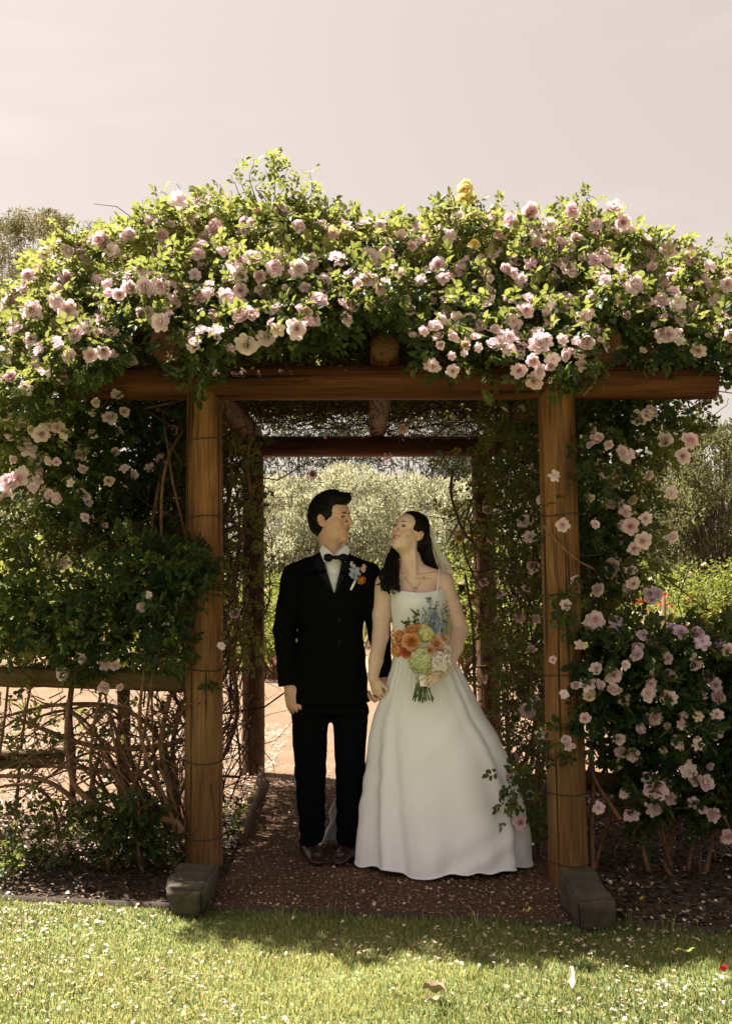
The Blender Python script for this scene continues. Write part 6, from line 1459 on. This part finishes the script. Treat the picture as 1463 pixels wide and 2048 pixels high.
for pts in ([(786, 1140, -.06), (772, 1152, -.075), (762, 1166, -.07), (750, 1170, -.055)], [(790, 1150, -.07), (796, 1162, -.085), (790, 1172, -.092), (800, 1181, -.095)], [(778, 1135, -.05), (764, 1140, -.06), (760, 1154, -.062), (768, 1170, -.078)], [(776, 1160, -.08), (764, 1172, -.075), (772, 1182, -.09), (786, 1178, -.095)], [(784, 1165, -.085), (796, 1174, -.095), (797, 1184, -.10)], [(782, 1168, -.088), (776, 1184, -.095), (790, 1186, -.098)]):
    for k in range(6):
        q = catmull([pb(*c) + r.normal(size=3) * .0035 for c in pts], 14); curl.append((q, np.linspace(.0055, .0006, 14)))
wisp = [(catmull([hw((.078, .034, .05)), hw((.082, .030, .0)), hw((.080, .012, -.05)), hw((.072, -.02, -.11))], 10), np.linspace(.0012, .0005, 10)) for k in range(2)]
crown = scalp(hO_B, hR_B, hS_B, (0, -.020, .040), (.0835, .1060, .0960), 420, 420, np.random.default_rng(77), 0, 43, 185, .028, .045, .0015)
V, F = tubes(crown, 4, False); link('hair_strands', mesh_np('hair_strands', V - b0, F, M_HAIR_B), bride)['kind'] = 'stuff'
V, F = tubes(back, 6); link('hair_lock', mesh_np('hair_lock', V - b0, F, M_HAIR_B, smooth=True), bride)['kind'] = 'stuff'
V, F = tubes(far + curl + wisp, 6); link('hair_lock', mesh_np('hair_lock', V - b0, F, M_HAIR_B, smooth=True), bride)['kind'] = 'stuff'

# ---- gown
def satin_mat():
    m, nt, b, out = new_mat('ivory_satin'); mp = mapping(nt); n = noise(nt, 5, 4, mp.outputs[0]); n2 = noise(nt, 420, 2, mp.outputs[0]); n3 = noise(nt, 22, 4, mp.outputs[0])
    r_ = ramp(nt, [(.3, (.86, .86, .875)), (.7, (.89, .89, .905))], n.outputs['Fac']); nt.links.new(r_.outputs[0], b.inputs['Base Color'])
    b.inputs['Roughness'].default_value = .52; b.inputs['Specular IOR Level'].default_value = .35; b.inputs['Sheen Weight'].default_value = .15; b.inputs['Sheen Roughness'].default_value = .4
    bm_ = N(nt, 'ShaderNodeMath', operation='MULTIPLY_ADD'); bm_.inputs[1].default_value = 6.0; nt.links.new(n3.outputs['Fac'], bm_.inputs[0]); nt.links.new(n2.outputs['Fac'], bm_.inputs[2])
    bump(nt, b, bm_.outputs[0], .10, .003); return m
M_GOWN = satin_mat()
def ring_loft(rows, nth, fn):
    """rows of (z, x0, x1, yfront, yback); fn(theta, row fraction, i) -> radial scale offsets in metres"""
    th = np.arange(nth) / nth * 2 * pi; out = []
    for i, (z, x0, x1, yf, yb_) in enumerate(rows):
        cx, a = (x0 + x1) / 2, (x1 - x0) / 2; s, c = np.sin(th), np.cos(th); bq = np.where(s < 0, YB - yf, yb_ - YB)
        dr, dz = fn(th, i / (len(rows) - 1), i)
        out.append(np.column_stack([cx + (a + dr) * c, YB + (bq + dr) * s, np.full(nth, z) + dz]))
    V = np.vstack(out); m = len(rows); i = np.arange(m - 1)[:, None] * nth; j = np.arange(nth)[None]; j2 = (j + 1) % nth
    return V, np.stack([i + j, i + nth + j, i + nth + j2, i + j2], -1).reshape(-1, 4)
# bodice
bt = [(1181, 780, 884, -.116, .100), (1195, 778.5, 885.5, -.138, .100), (1212, 778.5, 884.5, -.142, .098), (1235, 780.5, 880.5, -.126, .09), (1260, 784, 877, -.100, .085), (1290, 787, 876, -.088, .083), (1318, 786, 882, -.092, .088)]
bt = np.array(bt); ys = np.linspace(1181, 1318, 30); bi = [np.interp(ys, bt[:, 0], bt[:, k]) for k in range(1, 5)]
rows = [(pb(0, y)[2], pb(a, 0)[0], pb(b, 0)[0], YB + c, YB + d) for y, a, b, c, d in zip(ys, *bi)]
def bod(th, f, i):
    top = np.clip(1 - f * 6, 0, 1); dz = top * (.016 * np.cos(th) ** 2 - .010 * (np.sin(th) < 0) * (1 - np.cos(th) ** 2) - .03 * (np.sin(th) > .3))
    dr = .0035 * np.sin(th * 9 + f * 14) * f * (1 - f) + .0022 * np.sin(f * 40 + 5 * np.cos(th)) * np.clip(f - .3, 0, 1)
    return dr, dz
V, F = ring_loft(rows, 96, bod); link('bodice', mesh_np('bodice', V - b0, [F], M_GOWN, smooth=True), bride)
# skirt
Lt = [(1306, 787), (1318, 783), (1340, 778), (1360, 771), (1410, 757), (1440, 746), (1480, 738), (1560, 729), (1620, 720), (1680, 713), (1745, 708)]
Rt = [(1306, 882), (1318, 896), (1345, 915), (1370, 927), (1440, 960), (1480, 984), (1530, 1005), (1600, 1026), (1670, 1040), (1745, 1046)]
Ft = [(1306, -.092), (1330, -.125), (1400, -.185), (1500, -.255), (1600, -.315), (1700, -.36), (1745, -.375)]
Bt = [(1306, .09), (1400, .22), (1500, .33), (1600, .42), (1745, .50)]
ys = np.linspace(1306, 1712, 90)
def ztop(y): return pb(0, y)[2]
zs = np.array([ztop(y) for y in ys]); zs = zs[0] + (zs - zs[0]) * (zs[0] - .012) / (zs[0] - zs[-1])
rows = [(z, pb(interp(y0, Lt), 0)[0] + .012 * (k / 90), pb(interp(y0, Rt), 0)[0] - .012 * (k / 90), YB + interp(y0, Ft), YB + interp(y0, Bt)) for k, (z, y0) in enumerate(zip(zs, np.linspace(1306, 1745, 90)))]
fr = np.random.default_rng(12); fa = np.concatenate([fr.uniform(0, pi, 7), [3.50, 3.92, 4.35, 5.02, 5.38, 5.80]]); fw = np.concatenate([fr.uniform(.1, .2, 7), [.20, .13, .26, .30, .12, .2]]); fh = np.concatenate([fr.uniform(.6, 1.2, 7), [.7, .9, .55, .5, 1.0, .7]]); ft0 = np.concatenate([fr.uniform(0, .3, 7), [.0, .15, .3, .1, .0, .2]])
def skr(th, f, i):
    dr = np.zeros_like(th)
    for a, w, h_, t0 in zip(fa, fw, fh, ft0):
        g = np.clip((f - t0) / (1 - t0), 0, 1) ** 1.15; d = np.angle(np.exp(1j * (th - a - .12 * math.sin(f * 3 + a))))
        dr += g * .044 * h_ * (np.exp(-(d / w) ** 2) - .85 * np.exp(-((d - w * 1.5) / (w * .7)) ** 2))
    dr += .004 * np.sin(th * 31 + 5 * np.sin(th * 3)) * np.clip(1 - f * 3.5, 0, 1) * np.clip(f * 14, 0, 1)
    dr += .006 * np.clip(f - .8, 0, 1) * 5 * np.sin(th * 9 + 3 * np.sin(th * 4)) + .0035 * np.sin(th * 6 + f * 23 + 3 * np.sin(f * 9 + th * 2)) * np.clip(f * 2, 0, 1)
    dz = np.clip(f - .9, 0, 1) * 10 * (.004 + .008 * np.sin(th * 5 + 1.0 + np.sin(th * 3)) * (np.sin(th) < .5) + .005 * np.sin(th * 14 + 2 * np.sin(th * 5)))
    return dr, dz
V, F = ring_loft(rows, 300, skr); link('skirt', mesh_np('skirt', V - b0, [F], M_GOWN, smooth=True), bride)
# rolled hem
hem = V[-300:]; hp = np.vstack([hem, hem[:1]]) ; Vh, Fh = tubes([(hp, np.full(301, .0035))], 5, False); link('hem', mesh_np('hem', Vh - b0, Fh, M_GOWN, smooth=True), bride)
# train spread on the path behind
nt_, ns_ = 110, 40; th = np.linspace(0, pi, nt_); T_ = []; Y0 = 5.70
for i in range(ns_):
    f = i / (ns_ - 1); py = 1530 + 163 * f; z = max(float(P(0, py, Y0)[2]), 0) * (1 - f) ** .15 + .008
    xl = P(interp(py, [(1530, 712), (1565, 688), (1595, 671), (1620, 659), (1640, 664), (1665, 652), (1693, 641)]), py, Y0)[0]; xr = P(interp(py, [(1530, 940), (1640, 990), (1670, 1035), (1693, 1066)]), py, Y0)[0]
    cx, ax = (xl + xr) / 2, (xr - xl) / 2; by = .05 + .16 * f ** 1.2; dr = f * .016 * np.sin(th * 17 + 2 * np.sin(th * 5))
    T_.append(np.column_stack([cx + (ax + dr) * -np.cos(th), Y0 + (by + dr) * np.sin(th), z + .010 * f * (1 + np.sin(th * 17 + 1.5)) * np.sin(th)]))
V = np.vstack(T_); i = np.arange(ns_ - 1)[:, None] * nt_ + np.arange(nt_ - 1)[None]; F = np.stack([i, i + 1, i + nt_ + 1, i + nt_], -1).reshape(-1, 4)
link('train', mesh_np('train', V - b0, [F], M_GOWN, smooth=True), bride)
# straps
for pts in ([(873.5, 1190, -.100), (875, 1168, -.078), (877, 1148, -.045), (878, 1138, .0), (876, 1150, .05), (872, 1185, .09)], [(782, 1190, -.100), (780, 1168, -.078), (779, 1150, -.045), (779, 1142, .0), (782, 1152, .05), (786, 1185, .09)]):
    p = catmull([pb(*q) for q in pts], 26); V, F = tubes([(p, np.full(26, .0036))], 6); link('strap', mesh_np('strap', V - b0, F, M_GOWN, smooth=True), bride)
# veil
m, nt, b, out = new_mat('veil_tulle'); b.inputs['Base Color'].default_value = (.82, .74, .70, 1); b.inputs['Roughness'].default_value = .8
tr = N(nt, 'ShaderNodeBsdfTransparent'); mx = N(nt, 'ShaderNodeMixShader'); mx.inputs[0].default_value = .80; nt.links.new(tr.outputs[0], mx.inputs[1]); nt.links.new(b.outputs[0], mx.inputs[2]); nt.links.new(mx.outputs[0], out.inputs[0])
nu, nv = 26, 40; u = np.linspace(-1, 1, nu); gd = catmull([pb(853, 1048, .07), pb(858, 1075, .10), pb(864, 1105, .12), pb(868, 1140, .14), pb(862, 1220, .17), pb(858, 1330, .22), pb(860, 1440, .30)], nv); wd = np.interp(np.linspace(0, 1, nv), [0, .1, .3, .5, 1], [.012, .022, .036, .09, .17])
Vv = np.stack([gd[:, None, 0] + u[None] * wd[:, None] + .004 * np.sin(u * 14)[None], gd[:, None, 1] + .018 * np.sin(u * 9)[None] * np.linspace(.3, 1, nv)[:, None] - .01 * (u ** 2)[None], np.repeat(gd[:, 2:3], nu, 1)], -1).reshape(-1, 3)
i = np.arange(nv - 1)[:, None] * nu + np.arange(nu - 1)[None]; link('veil', mesh_np('veil', Vv - b0, [np.stack([i, i + 1, i + nu + 1, i + nu], -1).reshape(-1, 4)], m, smooth=True), bride)
# necklace, earring
M_GOLD = plain('gold', (.75, .55, .28), .25, .6); M_GOLD.node_tree.nodes['Principled BSDF'].inputs['Metallic'].default_value = .9
p = catmull([pb(806, 1143, .02), pb(808, 1150, -.035), pb(815, 1162, -.066), pb(824, 1173, -.082), pb(832, 1175, -.084), pb(841, 1164, -.066), pb(848, 1151, -.035), pb(848, 1142, .02)], 40)
V, F = tubes([(p, np.full(40, .0012))], 5); V2, F2 = tubes([(np.array([pb(829, 1174, -.086), pb(829, 1184, -.093)]), [.0022, .0022]), (np.array([pb(826, 1177.5, -.089), pb(832, 1177.5, -.089)]), [.0020, .0020])], 6)
nk = link('necklace', mesh_np('necklace', V - b0, F, M_GOLD, smooth=True), bride); link('pendant', mesh_np('pendant', V2 - b0, F2, M_GOLD), nk)
c = hw((.083, -.006, -.036)); V, F = tubes([(np.array([c + [0, 0, .006], c, c - [0, 0, .006]]), [.003, .0058, .003])], 10); link('earring', mesh_np('earring', V - b0, F, plain('pearl', (.82, .80, .76), .2, .6), smooth=True), bride)

# ================================================================== the bouquet in her hand
YQ = 5.20; pq = lambda px, py, dy=0.0: P(px, py, YQ + dy)
bq = thing('bouquet', 'bouquet of orange roses, green and white hydrangea and blue delphinium in the bride\'s hand', 'bouquet', tuple(pq(845, 1360)))
q0 = np.array(bq.location)
M_ORO = bloom_mat('orange_rose', (.93, .58, .33), (.92, .52, .23), (.88, .42, .13), .3, .4, (.94, .66, .40)); M_COR = bloom_mat('coral_rose', (.88, .38, .24), (.86, .32, .18), (.78, .22, .12), .25, .3, (.8, .35, .2))
M_PEA = bloom_mat('peach_carnation', (.86, .58, .38), (.84, .52, .32), (.80, .42, .22), .3, .3, (.86, .66, .48)); M_HYG = bloom_mat('green_hydrangea', (.72, .76, .44), (.74, .77, .48), (.64, .68, .34), .3, .3, (.78, .8, .55)); M_HYY = bloom_mat('lime_hydrangea', (.74, .74, .36), (.74, .72, .30), (.66, .64, .22), .3, .3, (.78, .78, .5))
M_HYW = bloom_mat('blush_peony', (.90, .82, .76), (.90, .84, .78), (.87, .76, .68), .3, .2, (.92, .86, .82)); M_BLU = bloom_mat('blue_delphinium', (.30, .36, .58), (.34, .40, .60), (.20, .22, .50), .25, .8, (.42, .52, .56)); M_SAGE = leaf_mat('sage_leaf', [(0, (.14, .19, .10)), (1, (.34, .42, .28))], (.3, .4, .2), .3, .5); M_DKLF = leaf_mat('bouquet_leaf', [(0, (.03, .06, .01)), (1, (.14, .18, .03))], (.2, .3, .04), .3, .4)
def rosebq(px, py, dy, rp, mat, d, seed, layers=FULL):
    me = bloom_mesh('rose', mat, layers, seed); o = link('rose', me, bq); o.location = Vector(pq(px, py, dy)) - bq.location; o.rotation_mode = 'QUATERNION'; o.rotation_quaternion = Vector(nrm(d)).to_track_quat('Z', 'Y'); s = rp * 1.12 * mpp(YQ); o.scale = (s, s, s); return o
TIGHT = [(6, .95, .95, 5, 60, .10, -.20, .0), (6, .92, .9, 30, 84, .10, -.12, .2), (5, .82, .8, 48, 98, .09, -.02, .4), (5, .70, .62, 58, 104, .07, .08, .6), (4, .56, .5, 68, 108, .05, .16, .8), (3, .42, .36, 76, 112, .03, .24, 1.0)]
rosebq(822, 1284, -.055, 19, M_ORO, (-.1, -1, .15), 61, TIGHT); rosebq(824, 1265, -.02, 18, M_ORO, (-.1, -.75, .65), 62, TIGHT); rosebq(802, 1275, -.01, 17, M_ORO, (-.7, -.7, .25), 63, TIGHT); rosebq(797, 1300, -.02, 17, M_ORO, (-.75, -.65, -.1), 64, TIGHT); rosebq(812, 1304, -.04, 13, M_COR, (-.35, -.9, -.25), 65, TIGHT); rosebq(838, 1262, .0, 15, M_PEA, (.0, -.7, .7), 69, TIGHT)
CARN = [(9, .9, .55, 0, 40, .08, -.1, .0), (9, .8, .5, 25, 65, .08, 0, .3), (8, .65, .45, 45, 85, .06, .05, .6), (6, .5, .4, 65, 100, .04, .1, .9)]
rosebq(872, 1288, -.03, 17, M_PEA, (.35, -.9, .2), 66, CARN); rosebq(878, 1303, -.035, 15, M_PEA, (.5, -.85, .0), 67, CARN); rosebq(860, 1300, -.05, 12, M_PEA, (.2, -.95, .05), 68, CARN); rosebq(885, 1278, .0, 13, M_PEA, (.6, -.7, .35), 70, CARN)
def hydrangea(name, px, py, dy, rx, ry, mat, n, fs, seed):
    rr = np.random.default_rng(seed); c = pq(px, py, dy); R = np.array([rx, (rx + ry) / 2, ry]) * mpp(YQ); Vs, Fs, T, b = [], [], [], 0
    for i in range(n):
        z = 1 - 2 * (i + .5) / n; a = i * 2.39996; d = np.array([math.cos(a) * math.sqrt(1 - z * z), math.sin(a) * math.sqrt(1 - z * z), z]); d0 = d; d = nrm(d + rr.normal(size=3) * .35)
        Rm = np.array(Vector(d).to_track_quat('Z', 'Y').to_matrix()) * fs * rr.uniform(.85, 1.15); a0 = rr.uniform(0, 6.28); rj = rr.uniform(.86, 1.06)
        for k in range(4):
            v, f = petal(a0 + k * pi / 2, 1.0, .95, .25 + rr.normal() * .15, -.05, .02, 0, .2, nu=3, nv=3); Vs.append(v @ Rm.T + c + d0 * R * rj); Fs.append(f + b); b += len(v); T += [np.clip(.3 + rr.normal() * .25, 0, 1)] * len(f)
    # filled core so that no gap shows through
    o = link(name, mesh_np(name, np.vstack(Vs) - q0, [np.vstack(Fs)], mat, {'tone': np.array(T)}, smooth=True), bq); return o
hydrangea('hydrangea', 841, 1322, -.045, 24, 27, M_HYG, 230, .0095, 1); hydrangea('hydrangea', 850, 1268, -.01, 20, 16, M_HYY, 150, .0095, 2); hydrangea('peony', 878, 1326, -.04, 24, 26, M_HYW, 260, .0095, 3); hydrangea('peony', 889, 1302, .0, 13, 18, M_HYW, 110, .009, 4)
for c_, rad, mat in ((pq(841, 1322, -.045), .055, M_HYG), (pq(850, 1268, -.01), .045, M_HYY), (pq(877, 1327, -.035), .050, M_HYW)):
    vv = Vox(c_ - rad - .02, c_ + rad + .02, .006); vv.ell(c_, rad * .92, 0); V, Q = vv.mesh(1); link('flower_core', mesh_np('flower_core', V - q0, [Q], mat, smooth=True), bq)
rr = np.random.default_rng(9)
def spike(px0, py0, px1, py1, dy, n, fs, mat, wpx):
    a, b = pq(px0, py0, dy), pq(px1, py1, dy + .01); V, F = tubes([(wander(a, b, 10, .004, rr), np.linspace(.0022, .001, 10))], 5); st = link('flower_spike', mesh_np('flower_spike', V - q0, F, M_STEMG), bq); Vs, Fs, T, bb = [], [], [], 0
    for i in range(n):
        t = (i + rr.random()) / n; d = nrm(rr.normal(size=3) * [1, 1, .4]); c = a + (b - a) * t + d * wpx * mpp(YQ) * (1 - .65 * t); Rm = np.array(Vector(d).to_track_quat('Z', 'Y').to_matrix()) * fs * (1 - .5 * t)
        for k in range(5):
            v, f = petal(k * 1.257, 1.0, .8, .3, .1, .02, 0, .2, nu=3, nv=3); Vs.append(v @ Rm.T + c); Fs.append(f + bb); bb += len(v); T += [rr.random()] * len(f)
    link('florets', mesh_np('florets', np.vstack(Vs) - q0, [np.vstack(Fs)], mat, {'tone': np.array(T)}, smooth=True), st)['kind'] = 'stuff'
spike(850, 1262, 848, 1215, .02, 26, .0115, M_BLU, 7); spike(862, 1265, 861, 1196, .01, 40, .011, M_BLU, 8); spike(870, 1268, 874, 1203, .0, 40, .011, M_BLU, 8); spike(880, 1270, 886, 1208, .01, 36, .011, M_BLU, 8); spike(866, 1270, 866, 1222, -.02, 26, .012, M_BLU, 8)
def sprig(spec, mat, size, n, name='leaf_sprig'):
    pp, aa = [], []
    for (x0, y0, x1, y1, dy) in spec:
        a, b = pq(x0, y0, dy), pq(x1, y1, dy)
        for i in range(n): t = rr.random(); pp.append(a + (b - a) * t); aa.append(nrm(b - a) * .5 + rr.normal(size=3) * .7)
    n_ = len(pp); V, F = leaf_batch(np.array(pp), np.array(aa), rr.normal(size=(n_, 3)), size * rr.uniform(.7, 1.2, n_), size * .6 * rr.uniform(.8, 1.1, n_), .15, .1)
    link(name, mesh_np(name, V - q0, [F], mat, {'rnd': np.repeat(rr.random(n_), 2)}), bq)['kind'] = 'stuff'
sprig([(868, 1265, 872, 1200, .03), (880, 1268, 892, 1205, .03), (886, 1275, 896, 1222, .02), (860, 1262, 858, 1198, .03)], M_SAGE, .022, 24); sprig([(822, 1258, 815, 1240, .0), (832, 1258, 828, 1222, .01), (828, 1255, 836, 1226, .01), (815, 1256, 808, 1246, .0)], M_DKLF, .024, 13)
for k in range(20):
    x0 = rr.uniform(835, 856); x1 = 822 + (k + .5) / 20 * 46 + rr.normal() * 1.5; dy = rr.uniform(-.028, .028)
    p = catmull([pq(842 + rr.normal() * 10, 1325, .01 + dy * .6), pq(x0, 1356, dy * .5), pq(x1, 1401 + rr.normal() * 4, dy)], 10)
    V, F = tubes([(p, np.full(10, rr.uniform(.0026, .0042)))], 7); link('stem', mesh_np('stem', V - q0, F, plain('stem_green', (.06, .10, .025) if k % 3 else (.17, .20, .06), .5, .4), smooth=True), bq)
# ribbon binding
ang = np.linspace(0, 2 * pi, 25)[:-1]; Vr = []
for i, py in enumerate(np.linspace(1342, 1372, 7)):
    c = pq(845, py); Vr.append(np.column_stack([c[0] + .026 * np.cos(ang), c[1] + .024 * np.sin(ang), np.full(24, c[2])]))
V = np.vstack(Vr); i = np.arange(6)[:, None] * 24; j = np.arange(24)[None]; link('ribbon', mesh_np('ribbon', V - q0, [np.stack([i + j, i + 24 + j, i + 24 + (j + 1) % 24, i + (j + 1) % 24], -1).reshape(-1, 4)], M_GOWN, smooth=True), bq)

# ================================================================== boutonniere on the lapel
YU = YG - .165; pu = lambda px, py, dy=0.0: P(px, py, YU + dy)
bu = thing('boutonniere', 'small orange and blue flower boutonniere pinned to the groom\'s lapel', 'boutonniere', tuple(pu(714, 1152)))
u0 = np.array(bu.location); o = link('rose', bloom_mesh('rose', M_YELL if False else bloom_mat('amber_rose', (.82, .36, .06), (.82, .32, .04), (.75, .25, .03), .2, .2), TIGHT, 71), bu); o.location = Vector(pu(722, 1159, -.012)) - bu.location; o.rotation_mode = 'QUATERNION'; o.rotation_quaternion = Vector((.35, -.6, -.6)).normalized().to_track_quat('Z', 'Y'); o.scale = (.026,) * 3
def cluster(name, px, py, dy, n, spread, fs, mat, parent, seed):
    r9 = np.random.default_rng(seed); Vs, Fs, T, bb = [], [], [], 0
    for i in range(n):
        d = nrm(np.array([r9.normal(), -1.0 - abs(r9.normal()), r9.normal()])); c = pu(px, py, dy) + d * spread * r9.uniform(.5, 1) * np.array([1, .5, 1.15]); Rm = np.array(Vector(d).to_track_quat('Z', 'Y').to_matrix()) * fs
        for k in range(5): v, f = petal(k * 1.257 + i, 1.0, .8, .3, .1, .02, 0, .2, nu=3, nv=3); Vs.append(v @ Rm.T + c); Fs.append(f + bb); bb += len(v); T += [r9.random()] * len(f)
    o = link(name, mesh_np(name, np.vstack(Vs) - u0, [np.vstack(Fs)], mat, {'tone': np.array(T)}, smooth=True), parent); o['kind'] = 'stuff'
cluster('blue_florets', 710, 1145, 0, 26, .042, .0105, bloom_mat('powder_blue', (.42, .46, .62), (.46, .50, .64), (.36, .38, .58), .2, .3, (.6, .62, .68)), bu, 1); cluster('orange_florets', 727, 1138, 0, 8, .022, .0095, M_PEA, bu, 2); cluster('white_florets', 703, 1132, .0, 8, .02, .008, M_HYW, bu, 3)
V, F = tubes([(np.array([pu(712, 1158, .008), pu(706, 1170, .0), pu(701, 1180, .0)]), [.0055, .0060, .0052])], 8); link('wrapped_stem', mesh_np('wrapped_stem', V - u0, F, M_SHIRT, smooth=True), bu)
